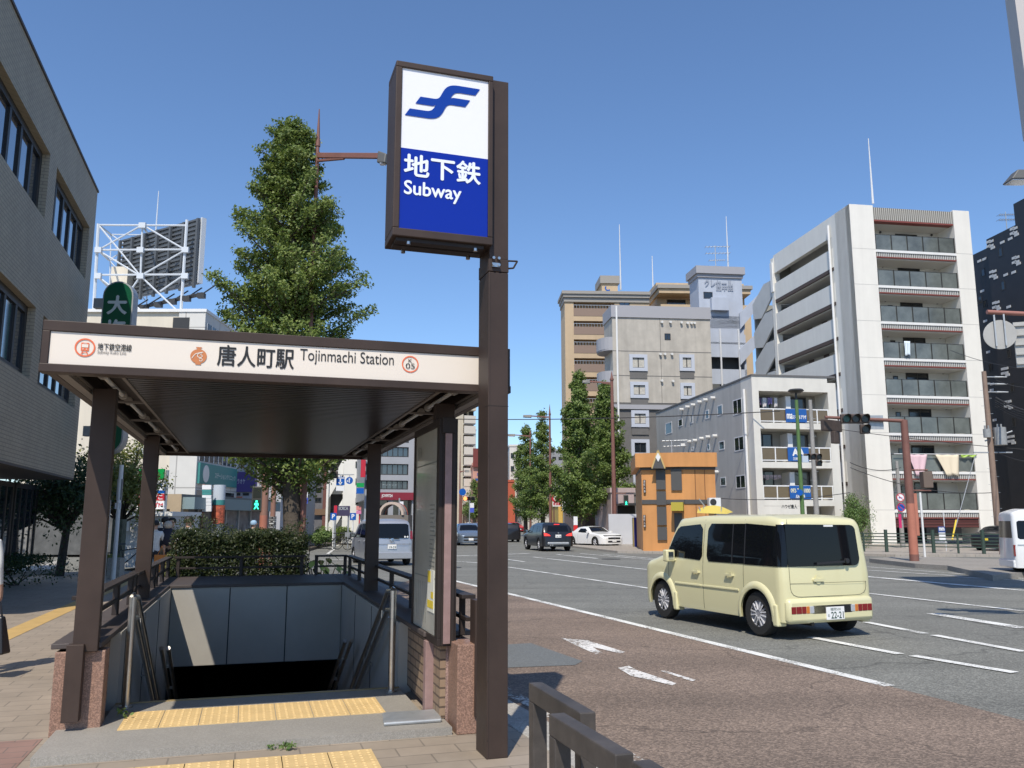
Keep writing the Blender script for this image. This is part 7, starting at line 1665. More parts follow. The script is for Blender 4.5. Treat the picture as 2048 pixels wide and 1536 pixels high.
# ============================================================ STREET FURNITURE
# lamp posts (brown poles with a spike and side arm)
def lampost(px, Y, ytop, ybase_z=0, armpx=None, arm_y=None, label='', r=.09, spike=True, head=True, group='brown street lamp posts', headw=.5):
    b = D(px,1042,Y); b.z = 0; top = D(px,ytop,Y).z; o = thing('street_lamp', b, label, 'street lamp', group); za = D(px,arm_y,Y).z
    mb = MB(); mb.tube(b,(b.x,b.y,za+.25),r*1.35,r*.8,n=14); mb.build('pole', rust, o, smooth=50)
    if spike: mb = MB(); mb.tube((b.x,b.y,za+.25),(b.x,b.y,top),r*.95,.01,n=12); mb.tube((b.x,b.y,za+.2),(b.x,b.y,za+.32),r*1.15,n=12); mb.build('spike', rust, o, smooth=50)
    e = D(armpx[0],armpx[1],Y) if len(armpx) == 2 else D(armpx[0],armpx[1],armpx[2])
    mb = MB(); mb.bar((b.x,b.y,za),e,.07,.11); mb.bar((b.x,b.y,za-.12),(b.x+(e.x-b.x)*.45,b.y+(e.y-b.y)*.45,(za*.55+e.z*.45)-.06),.05,.05); mb.build('arm', rust, o, bevel=.01)
    d = (e-Vector((b.x,b.y,za))).normalized(); q = e+d*headw; w_ = headw*.32; s_ = Vector((-d.y,d.x,0)).normalized()*w_
    mb = MB(); mb.hexa([e-s_-Vector((0,0,.16)),q-s_*1.1-Vector((0,0,.16)),q+s_*1.1-Vector((0,0,.16)),e+s_-Vector((0,0,.16)),e-s_*.6+Vector((0,0,.10)),q-s_*.6+Vector((0,0,.04)),q+s_*.6+Vector((0,0,.04)),e+s_*.6+Vector((0,0,.10))]); hd = mb.build('lamp_head', mat('lamp_head_grey',(.10,.10,.095),.5), o, bevel=.02)
    mb = MB(); c = (e+q)/2-Vector((0,0,.175)); mb.box(c.x-w_*.8,c.x+w_*.8,c.y-w_*.8,c.y+w_*.8,c.z,c.z+.012); mb.build('lamp_glass', clear, hd); return o
lampost(606,16.5,218,armpx=(758,312,15.6),arm_y=311,label='brown lamp post with a pointed spike standing in the big ginkgo tree',r=.045,headw=.22)
lampost(1229,60,742,armpx=(1180,763,60),arm_y=766,label='tall rust-brown lamp post in front of the grey concrete block',r=.13,headw=.55)
lampost(1101,80,808,armpx=(1063,832,80),arm_y=834,label='brown lamp post with spike beside the distant ginkgo pair',r=.11,headw=.8)
lampost(1061,95,860,armpx=(1030,870,95),arm_y=872,label='farther lamp post whose arm pokes out left of the distant ginkgos',r=.1,headw=.9)
lampost(919,95,870,armpx=(930,942,95),arm_y=943,label='thin distant lamp post seen through the gap left of the pillar sign',r=.08,headw=.5)
# lamp head at the right edge
e = D(2046,350,11); o = thing('street_lamp', e, 'lamp head on an arm entering at the right edge of the view', 'street lamp')
mb = MB(); mb.hexa([e+Vector(v) for v in ((-.22,-.1,-.09),(.1,-.1,-.09),(.1,.15,-.09),(-.22,.15,-.09),(-.1,-.06,.06),(.1,-.06,.06),(.1,.1,.06),(-.1,.1,.06))]); mb.build('lamp_head', MATS['lamp_head_grey'] , o, bevel=.015)
mb = MB(); mb.box(e.x-.2,e.x+.06,e.y-.08,e.y+.13,e.z-.1,e.z-.091); mb.build('lamp_glass', clear, o); mb = MB(); mb.bar(e+Vector((.1,0,0)),e+Vector((1.6,0,.1)),.06,.06); mb.tube((e.x+1.6,e.y,0),(e.x+1.6,e.y,e.z+.3),.08); mb.build('pole', rust, o)
# traffic signal heads
lens_off = mat('unlit_lens', (.03,.035,.03), .25); lens_g = mat('unlit_green_lens', (.02,.09,.06), .25); green_on = mat('lit_green_lens', (.02,.5,.3), .3, emit=((.05,1,.55),2.2)); red_on = mat('lit_red_lens', (.6,.1,.02), .3, emit=((1,.25,.08),2.5))
def head3(P, u, z, s, root, m, lit=None, extra=True, n=3, name='signal_head'):
    mb = MB(); w_ = s*3.1; mb.pb(P,u-w_/2,u+w_/2,0,s*.45,z-s*.52,z+s*.52); h = mb.build(name, m, root, bevel=s*.12)
    for k in range(3):
        c = u+(k-1)*s; mb = MB(); a = P.p(c,0,z); b = P.p(c,-s*.6,z-s*.08)
        vs = []; nn_ = 14
        for i in range(nn_+1):
            t = R(-50)+R(280)*i/nn_; vs += [P.p(c+cos(t)*s*.44,0,z+sin(t)*s*.44),P.p(c+cos(t)*s*.44,-s*.75*(.35+.65*max(0,sin(t))),z+sin(t)*s*.44)]
        mb.add(vs, [(2*i,2*i+1,2*i+3,2*i+2) for i in range(nn_)]); mb.build('visor', m, h)
        mb = MB(); mb.tube(P.p(c,-.001,z),P.p(c,-s*.04,z),s*.38,n=18); mb.build('lens', lit if (lit and k == 0) else (lens_g if k == 0 else lens_off), h)
    if extra:
        c = u+s; z2 = z-s*1.1; mb = MB(); mb.pb(P,c-s*.52,c+s*.52,0,s*.45,z2-s*.52,z2+s*.50); h2 = mb.build('arrow_head', m, root, bevel=s*.1); mb = MB(); vs = []
        for i in range(15):
            t = R(-50)+R(280)*i/14; vs += [P.p(c+cos(t)*s*.44,0,z2+sin(t)*s*.44),P.p(c+cos(t)*s*.44,-s*.75*(.35+.65*max(0,sin(t))),z2+sin(t)*s*.44)]
        mb.add(vs, [(2*i,2*i+1,2*i+3,2*i+2) for i in range(14)]); mb.build('visor', m, h2); mb = MB(); mb.tube(P.p(c,-.001,z2),P.p(c,-s*.04,z2),s*.38,n=18); mb.build('lens', lens_off, h2)
sigm = mat('signal_brown', (.075,.055,.045), .55, noise=(6,.2))
# big pole signal on the traffic island
Ys = 34.3; g = G(1829,1122,.05); Ys = g.y
SGP = Pl(g.x,g.y,0); zj = D(1810,1007,Ys).z; zt_ = D(1805,840,Ys).z
so_ = thing('traffic_signal', (g.x,g.y,.05), 'brown signal pole with salmon base and arm of unlit lights over the road', 'traffic signal')
leanx = 0
mb = MB(); mb.tube((g.x,g.y,.3),(g.x,g.y,zj),.165,.155,n=16); mb.build('pole_base', salmon, so_, smooth=50)
MB().tube((g.x,g.y,.05),(g.x,g.y,.3),.17,n=16).build('pole_foot', rust, so_, smooth=50)
mb = MB(); mb.tube((g.x,g.y,zj),(g.x,g.y,zt_),.155,.13,n=16); mb.build('pole', rust, so_, smooth=50)
mb = MB(); mb.pb(SGP,.1,.24,-.08,.06,1.0,2.6); mb.build('control_box', salmon, so_)
za = D(1800,842,Ys).z; xe = D(1650,838,Ys).x; mb = MB(); mb.tube((g.x,g.y,za),(xe,g.y,za+.15),.075,.06,n=10); mb.build('arm', rust, so_, smooth=50)
ss = (D(1747,840,Ys).x-D(1668,840,Ys).x)/3.15; ss = .33; uh = D(1708,838,Ys).x-g.x; head3(Pl(g.x,g.y-.15,0), uh, D(1708,838,Ys).z, ss*1.1, so_, sigm)
uh2 = D(1672,852,Ys).x-g.x; mb = MB(); P4 = Pl(g.x,g.y+.3,35); mb.pb(Pl(g.x+uh2-.3,g.y+.2,35),-.1,1.05,0,.2,za-.35,za+.1); mb.pb(Pl(g.x+uh2+.0,g.y+.2,35),.0,.36,0,.2,za-.85,za-.36); mb.build('rear_signal_head', sigm, so_, bevel=.03)
mb = MB(); pp = D(1755,842,Ys); mb.box(D(1738,0+842,Ys).x,D(1769,842,Ys).x,g.y+.1,g.y+.14,D(1755,858,Ys).z,D(1755,830,Ys).z); mb.build('name_plate_back', galv, so_)
zp = D(1850,905,Ys).z; mb = MB(); mb.tube((g.x,g.y,D(1830,940,Ys).z),(D(1855,938,Ys).x,g.y,D(1830,940,Ys).z),.03); zq = D(1850,981,Ys).z; mb.tube((g.x,g.y,zq),(D(1862,981,Ys).x,g.y,zq),.03); mb.build('bracket', rust, so_)
mb = MB(); x0 = D(1845,960,Ys).x; x1 = D(1864,960,Ys).x; mb.box(x0,x1,g.y-.1,g.y+.25,D(1850,976,Ys).z,D(1850,943,Ys).z); mb.build('pedestrian_head', mat('brown_signal_back',(.15,.11,.085),.55), so_, bevel=.03)
# white thin post on the island
g2 = G(1850,1114,.05); mb = MB(); mb.tube(g2,(g2.x,g2.y,D(1840,985,g2.y).z),.045,n=10); tag(mb.build('white_marker_post', white, smooth=50), 'thin white post standing just right of the brown signal pole', 'post')
# small signal on the green pole
Yg = 38; gx = D(1606,1042,Yg); go = thing('traffic_signal', (gx.x,Yg,0), 'small dark signal on the green pole in front of the blue banners', 'traffic signal')
grn = mat('green_lamp_paint', (.09,.17,.05), .5, noise=(4,.1)); lo_ = thing('street_lamp', (gx.x,Yg,0), 'green lamp post with oval head before the grey four storey building', 'street lamp')
mb = MB(); mb.tube((gx.x,Yg,0),(gx.x,Yg,D(1600,800,Yg).z),.10,.075,n=12); mb.build('pole', grn, lo_, smooth=50); mb = MB(); zz_ = D(1600,800,Yg).z; mb.tube((gx.x,Yg,zz_),(gx.x,Yg,zz_+.35),.05,.05); mb.lathe((gx.x,Yg,zz_+.42),(0,0,1),[(-.1,0),(-.1,.22),(0,.36),(.07,.3),(.1,0)],20); mb.build('lamp_head', fr_dark, lo_, smooth=60)
Ph = Pl(gx.x,Yg-.25,0); u1_ = D(1622,910,Yg).x-gx.x; head3(Ph, u1_, D(1622,914,Yg).z, .26, go, sigm); mb = MB(); z_ = D(1622,914,Yg).z; mb.tube((gx.x,Yg,z_),(gx.x+u1_,Yg,z_),.03); mb.build('arm', rust, go)
o_,b_ = panel(Pl(gx.x,Yg-.3,0),1603,912,1615,925,mat('pale_plate',(.45,.52,.6),.5),go,name='name_plate')
p5 = D(1597,985,Yg-.2); mb = MB(); mb.tube((gx.x-.15,Yg-.2,p5.z),(gx.x-.15,Yg-.24,p5.z),.14,n=20); tag(mb.build('round_road_sign', sblue), 'blue round road sign low on the green lamp post', 'road sign')
# utility poles
pc = speckle('pole_concrete', (.30,.29,.27), .12, 40, .1, bump=.2); pbm = mat('brown_utility_pole', (.24,.17,.13), .7, noise=(3,.12))
def upole(px0, Y, ytop, label, m=pc, r=.14, extra=None, name='utility_pole'):
    b = D(px0,1042,Y); b.z = 0; o = thing(name, b, label, 'utility pole', 'utility poles'); z = D(px0,ytop,Y).z; MB().tube(b,(b.x,Y,z),r,r*.65,n=12).build('pole', m, o, smooth=50)
    mb = MB()
    for k in range(int(z/.45)-4): zz_ = 1.8+k*.45; s = 1 if k%2 else -1; mb.tube((b.x,Y,zz_),(b.x+s*r*1.6,Y,zz_),.012,n=4)
    mb.build('step_bolt', galv, o); return o, b, z
upole(1634,43,800,'grey concrete pole leaning in front of the blue banners')
upole(1802,50,922,'short grey concrete pole carrying two round no-parking signs')
o, b, z = upole(1995,48,743,'brown utility pole with transformers and insulators at the right', pbm, .2)
for y in (754,768,784):
    mb = MB(); z_ = D(1980,y,48).z; mb.tube((b.x,48,z_),(b.x+1.0,48,z_),.035); mb.tube((b.x+.6,48,z_),(b.x+1.25,47.9,z_-.02),.06,.03,n=8); mb.build('insulator_arm', galv, o)
z_ = D(1980,875,48).z; MB().tube((b.x-.3,48,z_-.2),(b.x+1.2,47.8,z_+.35),.04).build('slanted_arm', galv, o)
mb = MB()
z_ = D(1980,905,48).z; mb.tube((b.x-1.0,48,z_),(b.x+1.2,48,z_),.04); mb.build('cross_arm', galv, o)
trm = mat('transformer_grey', (.28,.29,.29), .5, noise=(5,.15))
for (px_,y0,y1,nm) in ((1975,858,875,'transformer'),(2002,855,890,'transformer')):
    c = D(px_,y1,47.8); t_ = D(px_,y0,47.8); mb = MB(); mb.tube(c,(c.x,c.y,t_.z),.2 if px_ < 1990 else .33,n=14); mb.tube((c.x-.1,c.y,t_.z),(c.x-.1,c.y,t_.z+.2),.05); mb.tube((c.x+.1,c.y,t_.z),(c.x+.1,c.y,t_.z+.2),.05); mb.build(nm, trm, o, smooth=40)
gy = D(1905,1085,44); mb = MB(); mb.tube(D(1950,912,48),(gy.x,44,.6),.02,n=5); mb.mi(1).tube((gy.x,44,.6),(gy.x+ (D(1950,912,48).x-gy.x)*.17,44.68,.6+1.0),.04,n=6); tag(mb.build('guy_wire', [galv, MATS['sign_yellow']]), 'slanting guy wire with a yellow sleeve in front of the garage', 'guy wire')
# no-parking signs
def rsign(px, py, Y, r, label, ringm, facem, bar=None, name='no_parking_sign', tru=None):
    c = D(px,py,Y); P = Pl(c.x,Y,0); o = thing(name, c, label, 'road sign', 'round road signs'); mb = MB(); mb.tube((c.x,Y,c.z),(c.x,Y+.02,c.z),r,n=24); mb.build('face', ringm, o)
    mb = MB(); mb.tube((c.x,Y-.004,c.z),(c.x,Y,c.z),r*.8,n=24); mb.build('inner_face', facem, o)
    if bar: stroke(P,[(-r*.55,c.z+r*.55),(r*.55,c.z-r*.55)],r*.16,bar,o,-.008,'bar')
    if tru: flat(P,[rr(-r*.45,c.z-r*.2,r*.1,c.z+.1*r),rr(r*.1,c.z-r*.2,r*.45,c.z+r*.0)],tru,o,-.007,'truck_emblem')
    return o
rsign(1801,995,49.5,.24,'round white and red sign with truck symbol, upper of two',sred,swhite,sred,tru=sblue); rsign(1802,1015,49.5,.25,'round blue and red no-parking sign, lower of two',sred,sblue,sred)
mb = MB(); c = D(1802,1040,49.4); mb.box(c.x-.13,c.x+.03,49.4,49.42,D(1802,1056,49.4).z,D(1802,1028,49.4).z); tag(mb.build('small_banner', mat('magenta_cloth',(.5,.02,.12),.7)), 'narrow magenta banner tied low on the grey pole', 'banner')
# round sign seen from behind at right edge + arm
Yb = 13; o = thing('overhead_sign_arm', D(2000,625,Yb), 'salmon arm with the grey back of a round sign at the right edge', 'road sign')
mb = MB(); mb.tube(D(1974,624,Yb),D(2300,640,Yb),.035,n=12); e = D(2300,640,Yb); mb.tube((e.x,Yb,0),(e.x,Yb,e.z+.2),.09,n=14); mb.build('arm', mat('salmon_arm',(.32,.14,.11),.55), o, smooth=50)
c = D(2000,669,Yb); mb = MB(); gb2 = mat('sign_back_grey',(.42,.41,.38),.5,.3,noise=(3,.08)); vs = []; dn = Vector((.35,.93,0)).normalized(); mb.tube(c,c+dn*.02,.235,n=36); sbk = mb.build('round_sign_back', gb2, o)
mb = MB(); P6 = Pl(c.x,c.y,-20)
for u_ in (-.075,.06): mb.pb(P6,u_,u_+.022,-.035,-.012,c.z-.19,c.z+.32)
mb.build('sign_bracket', galv, sbk)
mb = MB(); P7 = Pl(D(2031,700,Yb).x,Yb,-20); mb.pb(P7,0,.8,0,.04,D(2040,735,Yb).z,D(2040,645,Yb).z); 
for k in range(5): z_ = D(2040,728-k*19,Yb).z; mb.pb(P7,0,.8,-.03,-.001,z_-.012,z_+.012)
mb.build('rectangular_sign_back', gb2, o)
# green fence on the far pavement
fm = mat('dark_green_fence', (.035,.06,.045), .5); fn_ = thing('roadside_fence', G(1850,1110,0), 'long dark green rail fence in front of the white apartment block', 'fence')
a = G(1722,1103,0); b = G(1975,1108,0); dd_ = (b-a); dd_ = dd_*1.25
for k in range(5): mb = MB(); z_ = .30+k*.155; mb.bar(Vector((a.x,a.y,z_)),Vector((a.x+dd_.x,a.y+dd_.y,z_)),.04,.05); mb.build('rail', fm, fn_)
for k in range(7): c = a+dd_*(k+.15)/6.6; mb = MB(); r_ = .085 if k%2 else .05; mb.tube((c.x,c.y,0),(c.x,c.y,1.12 if k%2 else .95),r_,n=10); mb.build('post', fm, fn_, smooth=50)
# banner by the garage
PBn = Pl.at(1875,45,0); o = thing('advert_banner', PBn.p(.2,0,0), 'white and blue upright banner flag in front of the dark garage', 'banner'); o_,b_ = panel(PBn,1876,1053,1890,1065,mat('navy_cloth',(.02,.06,.22),.7),o,-.02,0); panel(PBn,1878,1065,1890,1082,swhite,o,-.02,0); text('mm', PBn, b_[0]+.05,b_[1]-.05,b_[2]+.1,b_[3]-.06, swhite, o_, d=-.025, bold=.04); mb = MB(); mb.tube(PBn.p(.35,.02,0),PBn.p(.35,.02,2.0),.02); mb.build('pole', fr_white, o)
# distant signals
def sig(px, py, Y, s, lit, label, polepx=None, extra=True):
    c = D(px,py,Y); o = thing('traffic_signal', (D(polepx,1042,Y).x,Y,0), label, 'traffic signal'); head3(Pl(c.x,Y-.15,0), 0, c.z, s, o, sigm, lit, extra); x = D(polepx,1042,Y).x
    mb = MB(); mb.tube((x,Y,0),(x,Y,c.z+.4),.12,.09,n=12); mb.tube((x,Y,c.z),(c.x,Y,c.z),.04); mb.build('pole', rust, o, smooth=50); return o
sig(656,934,30,.25,green_on,'signal showing a green light in front of the white stair building',600)
sig(938,997,75,.35,None,'distant signal seen left of the pillar sign',922,False)
mb = MB(); c = D(927,997,74.6); mb.tube((c.x+.15,74.6,c.z),(c.x+.15,74.5,c.z),.17,n=14); tag(mb.build('red_signal_light', red_on), 'lit orange-red light of the distant signal left of the pillar', 'signal light')
def ped(px, py, Y, polepx, label, salm=None):
    c = D(px,py,Y); x = D(polepx,1042,Y).x; o = thing('pedestrian_signal', (x,Y,0), label, 'pedestrian signal'); h = .38; mb = MB(); mb.box(c.x-.16,c.x+.16,Y-.12,Y+.1,c.z-h,c.z+h); hd = mb.build('signal_box', mat('dark_grey_signal',(.06,.06,.055),.5), o, bevel=.02)
    P = Pl(c.x,Y-.125,0); mb = MB(); mb.pb(P,-.12,.12,-.004,0,c.z-.33,c.z-.03); mb.build('green_window', mat('ped_lens_dark',(.01,.05,.04),.3), hd); mb = MB(); mb.pb(P,-.12,.12,-.004,0,c.z+.03,c.z+.33); mb.build('red_window', lens_off, hd)
    flat(P,[[( -.03,c.z-.10),(.03,c.z-.10),(.03,c.z-.05),(-.03,c.z-.05)],[(-.05,c.z-.12),(.05,c.z-.12),(.07,c.z-.2),(.03,c.z-.19),(.02,c.z-.2),(.08,c.z-.31),(.04,c.z-.31),(0,c.z-.23),(-.04,c.z-.31),(-.08,c.z-.31),(-.02,c.z-.2),(-.07,c.z-.18)]],green_on,hd,-.008,'walking_figure')
    mb = MB(); z1 = c.z+.55; zs = c.z*.55; mb.tube((x,Y,0),(x,Y,zs+.5 if salm else z1+.6),.12,n=12); mb.mi(1)
    if salm: mb.tube((x,Y,zs+.5),(x,Y,z1+2.2),.12,n=12)
    mb.tube((x,Y,z1-.05),(c.x,Y,z1-.05),.03); mb.build('pole', [salmon if salm else rust, mat('brown_salmon',(.28,.15,.11),.6)], o, smooth=50); return o
ped(516,998,26,527,'pedestrian signal with green walking figure on a thick salmon pole left of the tree',True)
ped(1252,1001,59.6,1230,'pedestrian signal with green figure beside the tall lamp post by the orange shop')
c = D(547,1000,28); mb = MB(); mb.tube((c.x,28,0),(c.x,28,D(547,962,28).z),.085,n=12); o = mb.build('slim_post', MATS['brown_salmon'], smooth=50); tag(o,'slim brown post wrapped in a zebra cover right of the salmon signal pole','post')
mb = MB(); mb.tube((c.x,28,D(547,1062,28).z),(c.x,28,D(547,1033,28).z),.12,n=12); z = mb.build('zebra_wrap', tiled('zebra_wrap',(.6,.6,.58),(.03,.03,.03),(.02,.02,.02),.08,.06,vert=40), o)
# blue square and round road signs over the left road
c = D(681,962,30); o = thing('lane_guide_sign', c, 'blue square road sign with white arrow left of the round one', 'road sign'); P = Pl(c.x,30,0); w_ = 12/1702*30/2+.04
mb = MB(); mb.pb(P,-w_,w_,-.02,0,c.z-w_,c.z+w_); mb.build('face', sblue, o); flat(P,[rr(-.02,c.z-.08,.02,c.z+.08),[(-.08,c.z-.04),(0,c.z-.14),(.08,c.z-.04)],rr(-.14,c.z+.09,.14,c.z+.12)],swhite,o,-.025,'arrow_emblem'); mb = MB(); mb.pb(P,-w_,w_,-.02,0,c.z-w_-.2,c.z-w_-.02); mb.build('sub_plate', swhite, o); mb = MB(); zz_ = D(681,949,30).z; mb.tube((D(655,949,30).x,30.03,zz_),(D(708,949,30).x,30.03,zz_),.02); mb.tube((c.x,30.02,zz_),(c.x,30.02,c.z),.015); mb.build('bracket', galv, o)
c = D(699,961,30); o = thing('round_guide_sign', c, 'blue round road sign with white arrows hanging over the left road', 'road sign'); P = Pl(c.x,30,0); mb = MB(); mb.tube((c.x,30,c.z),(c.x,29.98,c.z),.125,n=24); mb.build('face', sblue, o); flat(P,[rr(-.015,c.z-.08,.015,c.z+.05),[(-.04,c.z+.04),(.04,c.z+.04),(0,c.z+.09)],rr(-.07,c.z-.03,0,c.z-.01),[(-.06,c.z-.06),(-.06,c.z+.02),(-.1,c.z-.02)]],swhite,o,-.025,'arrow_emblem'); mb = MB(); mb.tube((c.x,30.02,c.z+.1),(c.x,30.02,D(699,949,30).z),.012); mb.build('bracket', galv, o)
# kerbside small signs near white building
for px_,lb in ((667,'blue parking plate on a white post, left one by the white stair building'),(706,'blue parking plate on a white post, right one by the white stair building')):
    g = G(px_,1085,0); g.y = 48; g.x = D(px_,1042,48).x; o = thing('parking_plate', (g.x,48,0), lb, 'road sign', 'small parking signs'); P = Pl(g.x,48,0); z_ = D(px_,1033,48).z; mb = MB(); mb.tube((g.x,48,0),(g.x,48,z_),.04); mb.build('post', white, o); mb = MB(); mb.pb(P,-.17,.17,-.06,-.04,z_-.2,z_+.2); f_ = mb.build('face', sblue, o); text('P', P, -.07,.07,z_-.1,z_+.13, swhite, f_, d=-.065, bold=.04)
PR_ = Pl.at(712,52,0); o = thing('pink_shop_sign', PR_.p(.2,0,0), 'pink and red rounded shop sign on a post by the white stair building', 'sign'); panel(PR_,713,1012,723,1020,mat('pink_sign',(.6,.22,.2),.5),o); panel(PR_,713,1021,723,1028,mat('pink_sign2',(.6,.2,.35),.5),o); mb = MB(); mb.tube(PR_.p(.2,.02,0),PR_.p(.2,.02,2.2),.04); mb.build('post', sred, o)
# subway-blue banners on lamp posts
for (px_,y0,y1,Y,lb) in ((612,984,1007,34,'white and blue flag banner on a post behind the big tree'),(803,1003,1017,50,'white and blue flag banner near the red sign band'),(944,1006,1025,70,'white and blue flag banner below the distant signal')):
    P = Pl.at(px_-4,Y,0); o = thing('flag_banner', P.p(0,0,0), lb, 'banner', 'white and blue street banners'); ym = (y0+y1)/2; panel(P,px_-4,y0,px_+4,ym,swhite,o,-.03,0); panel(P,px_-4,ym,px_+4,y1,mat('banner_violet_blue',(.06,.10,.5),.5),o,-.03,0); mb = MB(); u_ = P.u(px_-5); mb.tube(P.p(u_,0,0),P.p(u_,0,P.uz(px_,y0)[1]+.2),.05); mb.build('post', galv, o)
g = G(917,1000,0) if 0 else None
c = D(925,984,72); mb = MB(); mb.tube((c.x,72,c.z),(c.x,71.97,c.z),.3,n=20); tag(mb.build('round_road_sign', sblue), 'round blue sign high up left of the distant signal', 'road sign')
# left: poles, white van-like box, bench, stone post between columns
for k,(px0,y0,lb) in enumerate(((216,1000,'thin white flag pole just right of the front left column'),(237,930,'white pole carrying a grey plate between the left columns'))):
    Y = 19+k*3; b = D(px0-2,1042,Y); mb = MB(); o = thing('white_pole', (b.x,Y,0), lb, 'pole'); mb.tube((b.x,Y,0),(b.x,Y,D(px0,y0,Y).z),.055,n=10); mb.build('pole', white, o, smooth=50)
    if k: P = Pl(b.x,Y,0); panel(P,235,958,246,1000,galv,o,-.04,-.02,'plate'); panel(P,231,1006,243,1018,swhite,o,-.04,-.02,'plate')
PU = Pl.at(238,29,0); mb = MB(); b_ = PU.uz(270,1032); mb.pb(PU,PU.u(225),PU.u(345),0,2.5,0,b_[1]); mb.mi(1).pb(PU,PU.u(223),PU.u(347),-.15,2.6,b_[1],b_[1]+.15); tag(mb.build('white_shed', [mat('pale_corrugated',(.5,.5,.49),.6,noise=(1,.1)), white]), 'low white corrugated shed beside the convenience store', 'shed')
a = PU.uz(243,1062); b_ = PU.uz(260,1040); mb = MB(); mb.pb(PU,a[0],b_[0],-.35,-.01,a[1],b_[1]); tag(mb.build('white_box', white), 'white box fixed to the wall of the low shed', 'box')
c = D(235,1042,23.5); mb = MB(); mb.box(c.x-.15,c.x+.2,23.4,23.7,0,.55); tag(mb.build('stone_post', conc), 'short square concrete block near the white poles', 'block')
mb = MB(); c = D(245,1042,25.5); mb.box(c.x-.3,c.x+.0,25.5,25.8,0,1.6); o = tag(mb.build('ivy_post', lf3 if 0 else mat('mossy_stone',(.10,.11,.08),.9,noise=(8,.4))), 'mossy stone pillar behind the white pole', 'pillar')
bk = thing('parked_bicycle', D(262,1100,25), 'dark bicycle parked against the mossy pillar', 'bicycle', 'bicycles parked by the kerb')
def bicycle(o, c, ang):
    P = Pl(c[0],c[1],ang)
    for u_ in (-.52,.52):
        mb = MB(); mb.lathe(P.p(u_,0,.33),P.p(0,1,0)-P.p(0,0,0),[(-.02,.31),(0,.33),(.02,.31),(0,.295),(-.02,.31)],24)
        for k in range(10): a = 2*pi*k/10; mb.tube(P.p(u_,0,.33),P.p(u_+cos(a)*.31,0,.33+sin(a)*.31),.003,n=3)
        mb.build('wheel', tyrem, o)
    mb = MB(); f = [(-.52,.33),(-.1,.33),(-.22,.8),(-.52,.33)]; 
    for (a,b) in (((-.52,.33),(-.1,.33)),((-.1,.33),(-.22,.85)),((-.52,.33),(-.2,.75)),((-.1,.33),(.36,.75)),((-.2,.7),(.34,.78)),((.52,.33),(.33,.98))): mb.tube(P.p(a[0],0,a[1]),P.p(b[0],0,b[1]),.017,n=6)
    mb.tube(P.p(.3,-.26,1.0),P.p(.3,.26,1.0),.014); mb.build('frame', fr_dark, o); mb = MB(); mb.hexa([P.p(-.35,-.07,.87),P.p(-.1,-.03,.87),P.p(-.1,.03,.87),P.p(-.35,.07,.87),P.p(-.35,-.06,.92),P.p(-.1,-.02,.91),P.p(-.1,.02,.91),P.p(-.35,.06,.92)]); mb.build('saddle', black, o)
    mb = MB(); mb.pb(P,.42,.72,-.15,.15,.72,.95); mb.build('basket', galv, o)
bicycle(bk, (D(262,1042,25).x,25), 35)
for k,(px_,Y) in enumerate(((680,46),(694,47))):
    x = D(px_,1042,Y).x; o = thing('parked_bicycle', (x,Y,0), ('left','right')[k]+' bicycle of the two by the white stair building', 'bicycle', 'bicycles parked by the kerb'); bicycle(o,(x,Y),-20+15*k)
# overhead wires
wm_ = mat('cable_black', (.02,.02,.022), .6)
def wire(a, b, sag, label, r=.018, n=14):
    a = Vector(a); b = Vector(b); pts = [a+(b-a)*(i/n)-Vector((0,0,4*sag*(i/n)*(1-i/n))) for i in range(n+1)]
    tag(MB().path(pts, r, 5).build('overhead_cable', wm_), label, 'cable', 'overhead cables')
wire(D(900,838,60), D(1560,822,49), .2, 'long thin cable crossing from the beige tower toward the grey four storey building', .03)
wire(D(1440,818,60), D(2060,900,47), .3, 'cable sloping down across the small building to the brown utility pole', .02)
wire(D(1700,935,49), D(1990,985,48), .5, 'cable sagging behind the brown signal pole', .02)
wire(D(1700,925,49), D(1802,935,50), .3, 'short cable ending at the short grey concrete pole', .02)
wire(D(1992,795,48), D(2100,830,40), .2, 'blue-grey cable leaving the brown utility pole to the right', .05)
for k in range(4): wire(D(1990,800+k*4,48), D(2110,832+k*6,38), .25, 'one of the bundled blue-grey cables leaving the brown utility pole to the right', .018)
wire(D(1900,700,40), D(2100,742,30), .2, 'thin cable crossing in front of the black tower', .012)
wire(D(1992,760,48), D(2100,775,40), .2, 'upper cable leaving the brown utility pole to the right', .02)
wire(D(1996,905,48), D(2100,925,40), .2, 'low cable leaving the brown utility pole to the right', .03)
wire(D(1330,985,46), D(1700,985,49), .4, 'low cable running from the orange shop to the right', .02)
